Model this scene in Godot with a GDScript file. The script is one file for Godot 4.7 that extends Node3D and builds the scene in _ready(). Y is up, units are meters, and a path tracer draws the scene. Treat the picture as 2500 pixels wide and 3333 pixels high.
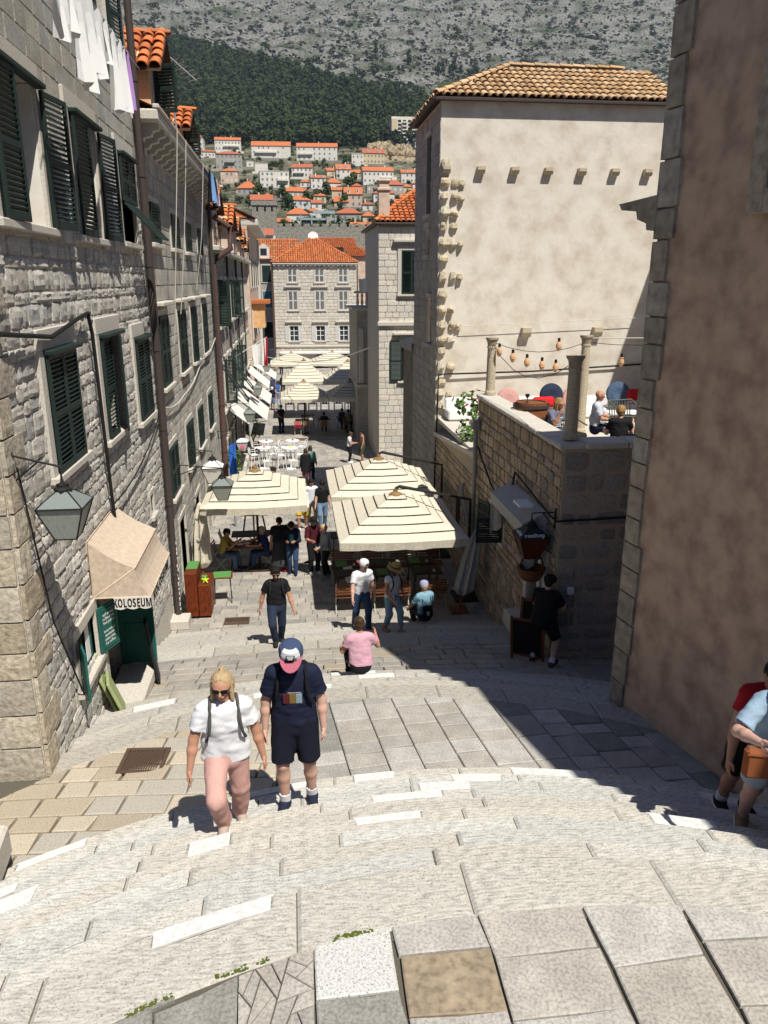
extends Node3D

var rng := RandomNumberGenerator.new()
var M := {}
var T := {}
var used := {}
var eye := Vector3(0, 8.5, 0)


# ---------- mesh builder: counter-clockwise faces seen from outside, turned for Godot when committed
class B:
	var p := PackedVector3Array()
	var n := PackedVector3Array()
	var i := PackedInt32Array()
	var t := Transform3D.IDENTITY

	func tri(a: Vector3, b: Vector3, c: Vector3) -> void:
		a = t * a; b = t * b; c = t * c
		var m := (b - a).cross(c - a).normalized()
		var k := p.size()
		p.append_array([a, b, c]); n.append_array([m, m, m]); i.append_array([k, k + 2, k + 1])

	func quad(a: Vector3, b: Vector3, c: Vector3, d: Vector3) -> void:
		a = t * a; b = t * b; c = t * c; d = t * d
		var m := (c - a).cross(d - b).normalized()
		var k := p.size()
		p.append_array([a, b, c, d]); n.append_array([m, m, m, m]); i.append_array([k, k + 2, k + 1, k, k + 3, k + 2])

	# the quad turned so that it faces away from a point inside
	func quad_o(a: Vector3, b: Vector3, c: Vector3, d: Vector3, inside: Vector3) -> void:
		if (c - a).cross(d - b).dot((a + b + c + d) * 0.25 - inside) < 0.0: quad(a, d, c, b)
		else: quad(a, b, c, d)

	func tri_o(a: Vector3, b: Vector3, c: Vector3, inside: Vector3) -> void:
		if (b - a).cross(c - a).dot((a + b + c) / 3.0 - inside) < 0.0: tri(a, c, b)
		else: tri(a, b, c)

	func box(c: Vector3, s: Vector3, bev := 0.0) -> void:
		var h := s * 0.5
		if bev <= 0.0:
			for ax in 3:
				for sg in [-1.0, 1.0]:
					var q := []
					for k in [[-1, -1], [1, -1], [1, 1], [-1, 1]]:
						var v := Vector3.ZERO
						v[ax] = sg * h[ax]; v[(ax + 1) % 3] = k[0] * h[(ax + 1) % 3]; v[(ax + 2) % 3] = k[1] * h[(ax + 2) % 3]
						q.append(c + v)
					quad_o(q[0], q[1], q[2], q[3], c)
			return
		bev = minf(bev, minf(h.x, minf(h.y, h.z)) * 0.9)
		var at := func(sg: Vector3, ax: int) -> Vector3:
			var v := h - Vector3(bev, bev, bev)
			v[ax] = h[ax]
			return c + v * sg
		for ax in 3:
			var e := (ax + 1) % 3
			var f := (ax + 2) % 3
			for sg in [-1.0, 1.0]:
				var q := []
				for k in [[-1, -1], [1, -1], [1, 1], [-1, 1]]:
					var s3 := Vector3.ZERO
					s3[ax] = sg; s3[e] = k[0]; s3[f] = k[1]
					q.append(at.call(s3, ax))
				quad_o(q[0], q[1], q[2], q[3], c)
				for sg2 in [-1.0, 1.0]:
					var s0 := Vector3.ZERO
					s0[ax] = sg; s0[e] = sg2; s0[f] = -1.0
					var s1 := s0
					s1[f] = 1.0
					quad_o(at.call(s0, ax), at.call(s0, e), at.call(s1, e), at.call(s1, ax), c)
		for x in [-1.0, 1.0]:
			for y in [-1.0, 1.0]:
				for z in [-1.0, 1.0]:
					var s3 := Vector3(x, y, z)
					tri_o(at.call(s3, 0), at.call(s3, 1), at.call(s3, 2), c)

	# round bar through points; r a number or one per point
	func tube(pts: Array, r, sides := 6, caps := true) -> void:
		var rings := []
		for k in pts.size():
			var d: Vector3 = (pts[mini(k + 1, pts.size() - 1)] - pts[maxi(k - 1, 0)]).normalized()
			var u := d.cross(Vector3.UP if absf(d.y) < 0.9 else Vector3.RIGHT).normalized()
			var w := u.cross(d)
			var ring := []
			var rr: float = r[k] if r is Array else r
			for j in sides:
				var a := TAU * j / sides
				ring.append([pts[k] + (u * cos(a) + w * sin(a)) * rr, u * cos(a) + w * sin(a)])
			rings.append(ring)
		for k in pts.size() - 1:
			for j in sides:
				var j2 := (j + 1) % sides
				smooth_quad(rings[k][j], rings[k][j2], rings[k + 1][j2], rings[k + 1][j])
		if caps:
			for e in [0, pts.size() - 1]:
				for j in range(1, sides - 1):
					tri_o(rings[e][0][0], rings[e][j][0], rings[e][j + 1][0], pts[1] if e == 0 else pts[pts.size() - 2])

	func smooth_quad(a: Array, b: Array, c: Array, d: Array) -> void:
		var k := p.size()
		var f: Vector3 = (c[0] - a[0]).cross(d[0] - b[0])
		var turned: bool = f.dot(a[1] + b[1] + c[1] + d[1]) < 0.0
		for q in [a, b, c, d]:
			p.append(t * q[0]); n.append((t.basis * q[1]).normalized())
		if turned: i.append_array([k, k + 1, k + 2, k, k + 2, k + 3])
		else: i.append_array([k, k + 2, k + 1, k, k + 3, k + 2])

	# profile of (radius, height) turned about y
	func lathe(prof: Array, sides := 16, at := Vector3.ZERO, arc := TAU) -> void:
		for k in prof.size() - 1:
			var a: Vector2 = prof[k]
			var b: Vector2 = prof[k + 1]
			if a.distance_to(b) < 1e-6: continue
			var d := (b - a).normalized()
			var nn := Vector2(d.y, -d.x)
			for j in sides:
				var q := []
				for e in [[a, j], [b, j], [b, j + 1], [a, j + 1]]:
					var g: float = arc * e[1] / sides
					q.append([at + Vector3(e[0].x * cos(g), e[0].y, e[0].x * sin(g)), Vector3(nn.x * cos(g), nn.y, nn.x * sin(g))])
				smooth_quad(q[0], q[1], q[2], q[3])

	# flat polygon (x, y) given thickness along z from z0 to z1
	func prism(poly: PackedVector2Array, z0: float, z1: float) -> void:
		var tr := Geometry2D.triangulate_polygon(poly)
		var m := Vector3.ZERO
		for k in range(0, tr.size(), 3):
			var a := poly[tr[k]]; var b := poly[tr[k + 1]]; var c := poly[tr[k + 2]]
			if (b - a).cross(c - a) < 0.0:
				var x := b
				b = c; c = x
			tri(Vector3(a.x, a.y, z1), Vector3(b.x, b.y, z1), Vector3(c.x, c.y, z1))
			tri(Vector3(a.x, a.y, z0), Vector3(c.x, c.y, z0), Vector3(b.x, b.y, z0))
		var cw := Geometry2D.is_polygon_clockwise(poly)
		for k in poly.size():
			var a := poly[k]; var b := poly[(k + 1) % poly.size()]
			if cw: quad(Vector3(b.x, b.y, z0), Vector3(b.x, b.y, z1), Vector3(a.x, a.y, z1), Vector3(a.x, a.y, z0)) 
			else: quad(Vector3(a.x, a.y, z0), Vector3(b.x, b.y, z0), Vector3(b.x, b.y, z1), Vector3(a.x, a.y, z1))

	func add(o: B, x: Transform3D) -> void:
		var k := p.size()
		var turn := x.basis.inverse().transposed()
		for v in o.p: p.append(x * v)
		for v in o.n: n.append((turn * v).normalized())
		for v in o.i: i.append(v + k)

	func into(am: ArrayMesh, mat: Material) -> ArrayMesh:
		var arr := []
		arr.resize(Mesh.ARRAY_MAX)
		arr[Mesh.ARRAY_VERTEX] = p; arr[Mesh.ARRAY_NORMAL] = n; arr[Mesh.ARRAY_INDEX] = i
		am.add_surface_from_arrays(Mesh.PRIMITIVE_TRIANGLES, arr)
		if mat: am.surface_set_material(am.get_surface_count() - 1, mat)
		return am


func v3(x: float, y: float, z: float) -> Vector3:
	return Vector3(x, y, z)

func rf(a: float, b: float) -> float:
	return rng.randf_range(a, b)

func add_named(o: Node3D, called: String, parent: Node) -> Node3D:
	if parent == self:
		var k: int = used.get(called, 0)
		used[called] = k + 1
		o.name = called if k == 0 else "%s_%03d" % [called, k]
		add_child(o, true)
	else:
		var ks: Dictionary = parent.get_meta("_n", {})
		var k: int = ks.get(called, 0)
		ks[called] = k + 1
		parent.set_meta("_n", ks)
		o.name = called if k == 0 else "%s_%03d" % [called, k]
		parent.add_child(o, true)
	return o

func obj(called: String, b, mat, parent: Node = self) -> MeshInstance3D:
	var o := MeshInstance3D.new()
	if b is B:
		if b.p.is_empty(): b.box(Vector3.ZERO, Vector3.ONE * 0.001)
		o.mesh = b.into(ArrayMesh.new(), mat)
	else:
		o.mesh = b
		if mat: o.material_override = mat
	add_named(o, called, parent)
	return o

func boxy(called: String, c: Vector3, s: Vector3, mat, parent: Node = self, bev := 0.0) -> MeshInstance3D:
	var b := B.new()
	b.box(c, s, bev)
	return obj(called, b, mat, parent)

func thing(called: String, label: String, category: String, at := Vector3.ZERO, turn := 0.0, group := "") -> Node3D:
	var o := Node3D.new()
	o.position = at
	o.rotation.y = turn
	add_named(o, called, self)
	return tag(o, label, category, group)

func tag(o: Node3D, label: String, category: String, group := "") -> Node3D:
	o.set_meta("label", label)
	o.set_meta("category", category)
	if group: o.set_meta("group", group)
	return o

func structure(o: Node3D) -> Node3D:
	o.set_meta("kind", "structure")
	return o

func again(o: Node3D, called: String, label: String, at: Vector3, turn := 0.0) -> Node3D:
	var r: Node3D = o.duplicate()
	add_named(r, called, self)
	r.position = at
	r.rotation.y = turn
	r.set_meta("label", label)
	return r

# ---------- many alike pieces: the largest in view become nodes, the rest one mesh
class Pieces:
	var list := []   # [variant, tone, transform, size in view]
	var pool := []   # B
	var tones := []  # Material

func piece(ps: Pieces, world: Transform3D, x: Transform3D, tone: int, variant := -1) -> void:
	var k := variant if variant >= 0 else rng.randi() % ps.pool.size()
	var c := world * (x * Vector3(0.5, 0.5, 0.5))
	var s := pow(absf(x.basis.determinant()), 0.333) / maxf(0.5, c.distance_to(eye))
	ps.list.append([k, tone, x, s])

func emit(ps: Pieces, called: String, parent: Node, most := 300, least := 0.0) -> void:
	ps.list.sort_custom(func(a, b): return a[3] > b[3])
	var meshes := {}
	var rest := {}
	for k in ps.list.size():
		var e: Array = ps.list[k]
		if k < most and e[3] > least:
			var key := Vector2i(e[0], e[1])
			if not meshes.has(key): meshes[key] = ps.pool[e[0]].into(ArrayMesh.new(), ps.tones[e[1]])
			var o := MeshInstance3D.new()
			o.mesh = meshes[key]
			o.transform = e[2]
			add_named(o, called, parent)
		else:
			if not rest.has(e[1]): rest[e[1]] = B.new()
			rest[e[1]].add(ps.pool[e[0]], e[2])
	if rest:
		var am := ArrayMesh.new()
		for tone in rest: rest[tone].into(am, ps.tones[tone])
		var o := MeshInstance3D.new()
		o.mesh = am
		add_named(o, "small_" + called + "s", parent)
		o.set_meta("kind", "stuff")

# unit stone blocks: x, y from 0 to 1, z from 0 (in the wall) to 1 (its rough face)
func stone_pool(count: int, bump: float, round_: float, nseg := 3) -> Array:
	var out := []
	for c in count:
		var b := B.new()
		var g := []
		for iy in nseg + 1:
			for ix in nseg + 1:
				var x := float(ix) / nseg
				var y := float(iy) / nseg
				var edge := ix == 0 or iy == 0 or ix == nseg or iy == nseg
				var corner := (ix == 0 or ix == nseg) and (iy == 0 or iy == nseg)
				var jx := rf(-1, 1) * round_ * 0.5
				var jy := rf(-1, 1) * round_ * 0.5
				var v := Vector3(x, y, 1.0 - bump * rf(0.0, 1.0))
				if edge: v.z = 1.0 - bump * rf(0.6, 1.0) - round_ * 0.5
				if ix == 0: v.x += absf(jx)
				elif ix == nseg: v.x -= absf(jx)
				else: v.x += jx * 0.6
				if iy == 0: v.y += absf(jy)
				elif iy == nseg: v.y -= absf(jy)
				else: v.y += jy * 0.6
				if corner: v.x = lerpf(v.x, 0.5, round_ * 0.5); v.y = lerpf(v.y, 0.5, round_ * 0.5)
				g.append(v)
		var w := nseg + 1
		for iy in nseg:
			for ix in nseg:
				b.quad(g[iy * w + ix], g[iy * w + ix + 1], g[(iy + 1) * w + ix + 1], g[(iy + 1) * w + ix])
		var ring := []
		for k in nseg: ring.append(g[k])
		for k in nseg: ring.append(g[k * w + nseg])
		for k in nseg: ring.append(g[nseg * w + nseg - k])
		for k in nseg: ring.append(g[(nseg - k) * w])
		for k in ring.size():
			var a: Vector3 = ring[k]
			var d: Vector3 = ring[(k + 1) % ring.size()]
			b.quad_o(a, d, Vector3(d.x, d.y, 0), Vector3(a.x, a.y, 0), Vector3(0.5, 0.5, 0.3))
		out.append(b)
	return out

# courses of stones over a rectangle of a wall (x along, y up, z out), leaving holes free
func masonry(ps: Pieces, world: Transform3D, u0: float, u1: float, y0: float, y1: float, holes: Array, hh: Array, ww: Array, dep: Array, gap := 0.02, z0 := 0.0, tone_n := -1, loose := false) -> void:
	var y := y0
	while y < y1 - 0.03:
		var h := minf(rf(hh[0], hh[1]), y1 - y)
		if y1 - y - h < hh[0] * 0.5: h = y1 - y
		var spans := [[u0, u1]]
		for r in holes:
			var o: float = minf(y + h, r[3]) - maxf(y, r[1])
			if o < h * 0.3: continue
			var nxt := []
			for s in spans:
				if r[2] <= s[0] or r[0] >= s[1]: nxt.append(s)
				else:
					if r[0] - s[0] > 0.06: nxt.append([s[0], r[0]])
					if s[1] - r[2] > 0.06: nxt.append([r[2], s[1]])
			spans = nxt
		for s in spans:
			var u: float = s[0]
			while u < s[1] - 0.02:
				var w := rf(ww[0], ww[1])
				if s[1] - u - w < ww[0] * 0.6: w = s[1] - u
				var d := rf(dep[0], dep[1])
				var x := Transform3D(Basis(Vector3(w - gap, 0, 0), Vector3(0, h - gap * rf(0.7, 1.5), 0), Vector3(0, 0, d)), Vector3(u + gap * 0.5, y + gap * 0.5, z0))
				piece(ps, world, x, rng.randi() % ps.tones.size() if tone_n < 0 else rng.randi() % tone_n)
				u += w
		y += h

# wall sheet with rectangular holes at z, and the sides of the holes going back by deep
func panel(b: B, u0: float, u1: float, y0: float, y1: float, holes: Array, z: float, deep: float) -> void:
	var ys := [y0, y1]
	for r in holes: 
		if r[1] > y0 and r[1] < y1: ys.append(r[1])
		if r[3] > y0 and r[3] < y1: ys.append(r[3])
	ys.sort()
	for k in ys.size() - 1:
		if ys[k + 1] - ys[k] < 1e-4: continue
		var m: float = (ys[k] + ys[k + 1]) * 0.5
		var cut := []
		for r in holes:
			if r[1] < m and r[3] > m: cut.append(r)
		cut.sort_custom(func(a, c): return a[0] < c[0])
		var u := u0
		for r in cut:
			if r[0] > u: b.quad(v3(u, ys[k], z), v3(r[0], ys[k], z), v3(r[0], ys[k + 1], z), v3(u, ys[k + 1], z))
			u = maxf(u, r[2])
		if u < u1: b.quad(v3(u, ys[k], z), v3(u1, ys[k], z), v3(u1, ys[k + 1], z), v3(u, ys[k + 1], z))
	for r in holes:
		b.quad(v3(r[0], r[1], z), v3(r[0], r[3], z), v3(r[0], r[3], z - deep), v3(r[0], r[1], z - deep))
		b.quad(v3(r[2], r[1], z), v3(r[2], r[1], z - deep), v3(r[2], r[3], z - deep), v3(r[2], r[3], z))
		b.quad(v3(r[0], r[1], z), v3(r[0], r[1], z - deep), v3(r[2], r[1], z - deep), v3(r[2], r[1], z))
		b.quad(v3(r[0], r[3], z), v3(r[2], r[3], z), v3(r[2], r[3], z - deep), v3(r[0], r[3], z - deep))

# the other five faces of a building whose front lies in z = 0
func hull(b: B, u0: float, u1: float, y0: float, y1: float, back: float, z := 0.0) -> void:
	b.quad(v3(u0, y0, z), v3(u0, y1, z), v3(u0, y1, -back), v3(u0, y0, -back))
	b.quad(v3(u1, y0, z), v3(u1, y0, -back), v3(u1, y1, -back), v3(u1, y1, z))
	b.quad(v3(u0, y1, z), v3(u1, y1, z), v3(u1, y1, -back), v3(u0, y1, -back))
	b.quad(v3(u0, y0, -back), v3(u0, y1, -back), v3(u1, y1, -back), v3(u1, y0, -back))

# ---------- materials
func noise_tex(key: String, freq: float, oct: int, ramp: Array, size := 512, kind := FastNoiseLite.TYPE_SIMPLEX_SMOOTH, normal := 0.0, seed_ := 1) -> Texture2D:
	var f := FastNoiseLite.new()
	f.noise_type = kind; f.frequency = freq; f.fractal_octaves = oct; f.seed = seed_
	f.fractal_gain = 0.55
	var t := NoiseTexture2D.new()
	t.width = size; t.height = size; t.seamless = true; t.noise = f
	if normal > 0.0:
		t.as_normal_map = true; t.bump_strength = normal
	else:
		var g := Gradient.new()
		g.offsets = PackedFloat32Array(ramp.map(func(e): return e[0]))
		g.colors = PackedColorArray(ramp.map(func(e): return e[1] if e[1] is Color else Color(e[1], e[1], e[1])))
		t.color_ramp = g
	T[key] = t
	return t

# r, g, b are real-world (linear) base colours
func mat(key: String, r: float, g: float, bl: float, rough := 0.85, tex := "", scale := 1.0, nrm := "", nscale := 1.0, stretch := Vector3.ONE) -> StandardMaterial3D:
	var m := StandardMaterial3D.new()
	m.resource_name = key
	m.albedo_color = Color(r, g, bl).linear_to_srgb()
	m.roughness = rough
	m.metallic_specular = 0.3
	if tex:
		m.albedo_texture = T[tex]
		m.uv1_triplanar = true; m.uv1_world_triplanar = true
		m.uv1_scale = stretch * scale
	if nrm:
		m.normal_enabled = true; m.normal_texture = T[nrm]; m.normal_scale = nscale
		m.uv1_triplanar = true; m.uv1_world_triplanar = true
		m.uv1_scale = stretch * scale
	M[key] = m
	return m

# a second, coarser pattern laid over the first
func over(m: StandardMaterial3D, tex: String, scale: float, stretch := Vector3.ONE) -> StandardMaterial3D:
	m.detail_enabled = true
	m.detail_blend_mode = BaseMaterial3D.BLEND_MODE_MUL
	m.detail_albedo = T[tex]
	m.detail_uv_layer = BaseMaterial3D.DETAIL_UV_2
	m.uv2_triplanar = true; m.uv2_world_triplanar = true
	m.uv2_scale = stretch * scale
	return m

func tones(key: String, base: Array, n: int, vary: float, warm: float, rough := 0.85, tex := "", scale := 1.0, nrm := "", nscale := 1.0, stretch := Vector3.ONE) -> Array:
	var out := []
	for k in n:
		var f := 1.0 + vary * (2.0 * k / maxf(1.0, n - 1.0) - 1.0)
		var w := rf(-warm, warm)
		out.append(mat("%s_%d" % [key, k], base[0] * f * (1.0 + w), base[1] * f, base[2] * f * (1.0 - 1.4 * w), rough, tex, scale, nrm, nscale, stretch))
	M[key] = out
	return out


# ---------- the lie of the ground: top landing, three flights, two landings, the street
func f1(k: int) -> Array:   # nosing k of the first flight: centre z, radius, height of its tread
	var zm := -4.48 - 0.3556 * k
	var cz := 1.6 - 0.13 * k
	return [1.15, cz, cz - zm, 4.5 - 0.1667 * k]

func f2(k: int) -> Array:
	var zm := -10.3 - 0.42 * k
	var cz := -3.5 + 0.7 * k
	return [0.85, cz, cz - zm, 2.65 - 0.166 * k]

func f3(k: int) -> Array:
	var zm := -14.9 - 0.5 * k
	return [0.6, zm + 26.0, 26.0, 1.2 - 0.15 * k]

func inside(c: Array, x: float, z: float) -> bool:
	return (x - c[0]) * (x - c[0]) + (z - c[1]) * (z - c[1]) < c[2] * c[2] or z > c[1]

func arc_z(c: Array, x: float) -> float:
	var dx := clampf(x - c[0], -c[2] * 0.95, c[2] * 0.95)
	return c[1] - sqrt(c[2] * c[2] - dx * dx)

func l2y(x: float, z: float) -> float:
	return lerpf(2.85, 2.65, clampf((z - arc_z(f1(9), x)) / (arc_z(f2(0), x) + 0.36 - arc_z(f1(9), x)), 0.0, 1.0))

func l3y(x: float, z: float) -> float:
	return lerpf(1.82, 1.2, clampf((z - arc_z(f2(4), x)) / (arc_z(f3(0), x) + 0.4 - arc_z(f2(4), x)), 0.0, 1.0))

func sty(z: float) -> float:
	if z > -41.0: return remap(maxf(z, -41.0), -17.9, -41.0, 0.3, -0.9)
	return remap(maxf(z, -130.0), -41.0, -90.0, -0.9, -1.25)

func G(x: float, z: float) -> float:
	for k in 10:
		if inside(f1(k), x, z): return f1(k)[3]
	if inside(f2(0), x, z): return l2y(x, z)
	for k in range(1, 5):
		if inside(f2(k), x, z): return f2(k)[3]
	if inside(f3(0), x, z): return l3y(x, z)
	for k in range(1, 6):
		if inside(f3(k), x, z): return f3(k)[3]
	return sty(z)

func arc_pts(c: Array, xa: float, xb: float, n: int) -> PackedVector2Array:
	var out := PackedVector2Array()
	for k in n + 1:
		var x := lerpf(xa, xb, float(k) / n)
		var dx: float = clampf(x - c[0], -c[2] * 0.999, c[2] * 0.999)
		out.append(Vector2(x, c[1] - sqrt(c[2] * c[2] - dx * dx)))
	return out

# a stone lying on the ground: outline in plan, height of its top a function, thickness, bevel
func slab(poly: PackedVector2Array, top: Callable, thick: float, bev: float, rough := 0.0) -> B:
	var b := B.new()
	if poly.size() < 3: return b
	if Geometry2D.is_polygon_clockwise(poly): poly.reverse()
	var c := Vector2.ZERO
	for q in poly: c += q
	c /= poly.size()
	var inner := PackedVector2Array()
	for q in poly: inner.append(q + (c - q).normalized() * bev * 1.6)
	var lift := []
	for q in inner: lift.append(rf(-1, 1) * rough)
	var at := func(q: Vector2, dy: float) -> Vector3: return Vector3(q.x, top.call(q.x, q.y) + dy, q.y)
	var tr := Geometry2D.triangulate_polygon(inner)
	for k in range(0, tr.size(), 3):
		b.tri_o(at.call(inner[tr[k]], lift[tr[k]]), at.call(inner[tr[k + 1]], lift[tr[k + 1]]), at.call(inner[tr[k + 2]], lift[tr[k + 2]]), at.call(c, -5.0))
	var mid: Vector3 = at.call(c, -thick * 0.5)
	for k in poly.size():
		var j := (k + 1) % poly.size()
		b.quad_o(at.call(inner[k], lift[k]), at.call(inner[j], lift[j]), at.call(poly[j], -bev), at.call(poly[k], -bev), mid)
		b.quad_o(at.call(poly[k], -bev), at.call(poly[j], -bev), at.call(poly[j], -thick), at.call(poly[k], -thick), mid)
	return b

func slab_obj(called: String, poly: PackedVector2Array, top: Callable, mat_, parent: Node, thick := 0.1, bev := 0.012, rough := 0.0) -> void:
	var c := Vector2.ZERO
	for q in poly: c += q
	c /= maxf(1, poly.size())
	var b := slab(poly, top, thick, bev, rough)
	if b.p.is_empty(): return
	var o := Vector3(c.x, top.call(c.x, c.y) - thick, c.y)
	for k in b.p.size(): b.p[k] -= o
	obj(called, b, mat_, parent).position = o

# paving of a region: strips along a direction, cut crosswise, clipped to the region
func pave(called: String, region: PackedVector2Array, turn: float, wid: Array, lng: Array, gap: float, top: Callable, mats: Array, parent: Node, thick := 0.1, bev := 0.012, rough := 0.003, most := 300, odd := 0.0) -> void:
	var lo := Vector2.INF
	var hi := -Vector2.INF
	var back := Transform2D(turn, Vector2.ZERO)
	var fwd := back.affine_inverse()
	for q in region:
		var r := fwd * q
		lo = lo.min(r); hi = hi.max(r)
	var items := []
	var u := lo.x - rf(0, wid[0])
	while u < hi.x:
		var w := rf(wid[0], wid[1])
		var y := lo.y - rf(0, lng[1])
		while y < hi.y:
			var l := rf(lng[0], lng[1])
			var a := rf(-odd, odd)
			var c := rf(-odd, odd)
			var poly := PackedVector2Array([Vector2(u, y + a), Vector2(u + w, y + c), Vector2(u + w, y + l), Vector2(u, y + l)])
			for k in 4: poly[k] = back * poly[k]
			for got in Geometry2D.intersect_polygons(poly, region):
				for s in Geometry2D.offset_polygon(got, -gap):
					var cc := Vector2.ZERO
					for q in s: cc += q
					cc /= s.size()
					var ar := 0.0
					for k in s.size(): ar += s[k].cross(s[(k + 1) % s.size()])
					if absf(ar) * 0.5 < 0.006: continue
					items.append([s, sqrt(absf(ar)) / Vector3(cc.x, top.call(cc.x, cc.y), cc.y).distance_to(eye)])
			y += l
		u += w
	items.sort_custom(func(p, q): return p[1] > q[1])
	var rest := {}
	for k in items.size():
		var m := rng.randi() % mats.size()
		if k < most: slab_obj(called, items[k][0], top, mats[m], parent, thick, bev, rough)
		else:
			if not rest.has(m): rest[m] = B.new()
			rest[m].add(slab(items[k][0], top, thick, bev * 0.5, 0.0), Transform3D.IDENTITY)
	if rest:
		var am := ArrayMesh.new()
		for m in rest: rest[m].into(am, mats[m])
		var o := MeshInstance3D.new()
		o.mesh = am
		add_named(o, "small_" + called + "s", parent)
		o.set_meta("kind", "stuff")

# one sheet under a paving, following its height
func bed(called: String, region: PackedVector2Array, top: Callable, m: Material, nz := 1) -> MeshInstance3D:
	var b := B.new()
	var lo := region[0].y
	var hi := region[0].y
	for q in region: lo = minf(lo, q.y); hi = maxf(hi, q.y)
	for k in nz:
		var za := lerpf(lo, hi, float(k) / nz); var zb := lerpf(lo, hi, (k + 1.0) / nz)
		var band := PackedVector2Array([Vector2(-99, za), Vector2(99, za), Vector2(99, zb), Vector2(-99, zb)])
		for s in Geometry2D.intersect_polygons(region, band):
			var tr := Geometry2D.triangulate_polygon(s)
			for j in range(0, tr.size(), 3):
				var q := []
				for e in 3: q.append(v3(s[tr[j + e]].x, top.call(s[tr[j + e]].x, s[tr[j + e]].y), s[tr[j + e]].y))
				b.tri_o(q[0], q[1], q[2], (q[0] + q[1] + q[2]) / 3.0 - Vector3.UP)
	return structure(obj(called, b, m)) as MeshInstance3D

func flight(parent: Node, fun: Callable, k0: int, k1: int, inner: Array, xa: float, xb: float, lens: Array, mats: Array, patch: Material, chance: float) -> void:
	for k in range(k0, k1 + 1):
		var c: Array = fun.call(k)
		var p: Array = inner if k == k0 else fun.call(k - 1)
		var y: float = c[3]
		var x := xa
		var own := (k * 3 + k0) % mats.size()   # each course of its own quarry block
		while x < xb:
			var w := minf(rf(lens[0], lens[1]), xb - x)
			if xb - x - w < lens[0] * 0.5: w = xb - x
			var n := maxi(2, int(w / 0.3))
			var cp := arc_pts(c, x + 0.004, x + w - 0.004, n)
			var ip := arc_pts(p, x + 0.004, x + w - 0.004, n)
			for j in ip.size(): ip[j].y += 0.02
			var tilt := rf(-0.008, 0.008)
			var top := func(px: float, pz: float) -> float: return y + tilt * (px - x) * 0.6
			if rng.randf() < chance and w > 0.6:
				var xs := x + rf(0.05, w * 0.45)
				var xe := minf(x + w - 0.02, xs + rf(0.35, 0.9))
				var dz := rf(0.09, 0.2)
				var co := arc_pts(c, xs, xe, 2)
				var poly := co.duplicate()
				for j in range(2, -1, -1): poly.append(co[j] + Vector2(0, dz))
				slab_obj("repair_stone", poly, top, patch, parent, 0.15, 0.004)
				var whole := cp.duplicate()
				for j in range(ip.size() - 1, -1, -1): whole.append(ip[j])
				var cut := PackedVector2Array([Vector2(xs - 0.005, -60), Vector2(xe + 0.005, -60), Vector2(xe + 0.005, co[0].y + dz), Vector2(xs - 0.005, co[0].y + dz)])
				if co[0].y + dz < ip[0].y - 0.05:
					for j in 3: cut[2] = Vector2(xe + 0.005, co[2].y + dz + 0.004); cut[3] = Vector2(xs - 0.005, co[0].y + dz + 0.004)
				for got in Geometry2D.clip_polygons(whole, cut):
					slab_obj("step_stone", got, top, mats[own], parent, 0.17, 0.018)
			else:
				var poly := cp.duplicate()
				for j in range(ip.size() - 1, -1, -1): poly.append(ip[j])
				slab_obj("step_stone", poly, top, mats[own if rng.randf() < 0.7 else rng.randi() % mats.size()], parent, 0.17, 0.018)
			x += w
		# the core under the tread
	var b := B.new()
	for k in range(k0, k1 + 1):
		var c: Array = fun.call(k)
		var p: Array = inner if k == k0 else fun.call(k - 1)
		var cp := arc_pts(c, xa, xb, 24)
		var ip := arc_pts(p, xa, xb, 24)
		var y: float = c[3] - 0.02
		for j in 24:
			var z0 := Vector2(0, 0.02)
			b.quad(v3(ip[j].x, y, ip[j].y + 0.1), v3(ip[j + 1].x, y, ip[j + 1].y + 0.1), v3(cp[j + 1].x, y, cp[j + 1].y + 0.02), v3(cp[j].x, y, cp[j].y + 0.02))
			b.quad(v3(cp[j].x, y, cp[j].y + 0.02), v3(cp[j + 1].x, y, cp[j + 1].y + 0.02), v3(cp[j + 1].x, y - 0.3, cp[j + 1].y + 0.02), v3(cp[j].x, y - 0.3, cp[j].y + 0.02))
	obj("stair_core", b, M.joint, parent)

func region_between(a: Array, c: Array, xa: float, xb: float) -> PackedVector2Array:
	var p := arc_pts(a, xa, xb, 24)
	var q := arc_pts(c, xa, xb, 24)
	q.reverse()
	p.append_array(q)
	return p

func flat_poly(a: Array) -> PackedVector2Array:
	var out := PackedVector2Array()
	for k in a.size() / 2: out.append(Vector2(a[k * 2], a[k * 2 + 1]))
	return out

# worn outline: extra corners pushed a little inwards
func rugged(poly: PackedVector2Array, amp: float) -> PackedVector2Array:
	var out := PackedVector2Array()
	var c := Vector2.ZERO
	for q in poly: c += q
	c /= poly.size()
	for k in poly.size():
		var a := poly[k]; var b := poly[(k + 1) % poly.size()]
		var n := maxi(1, int(a.distance_to(b) / 0.09))
		for j in n:
			var q := a.lerp(b, float(j) / n)
			out.append(q + (c - q).normalized() * amp * rng.randf())
	return out

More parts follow.
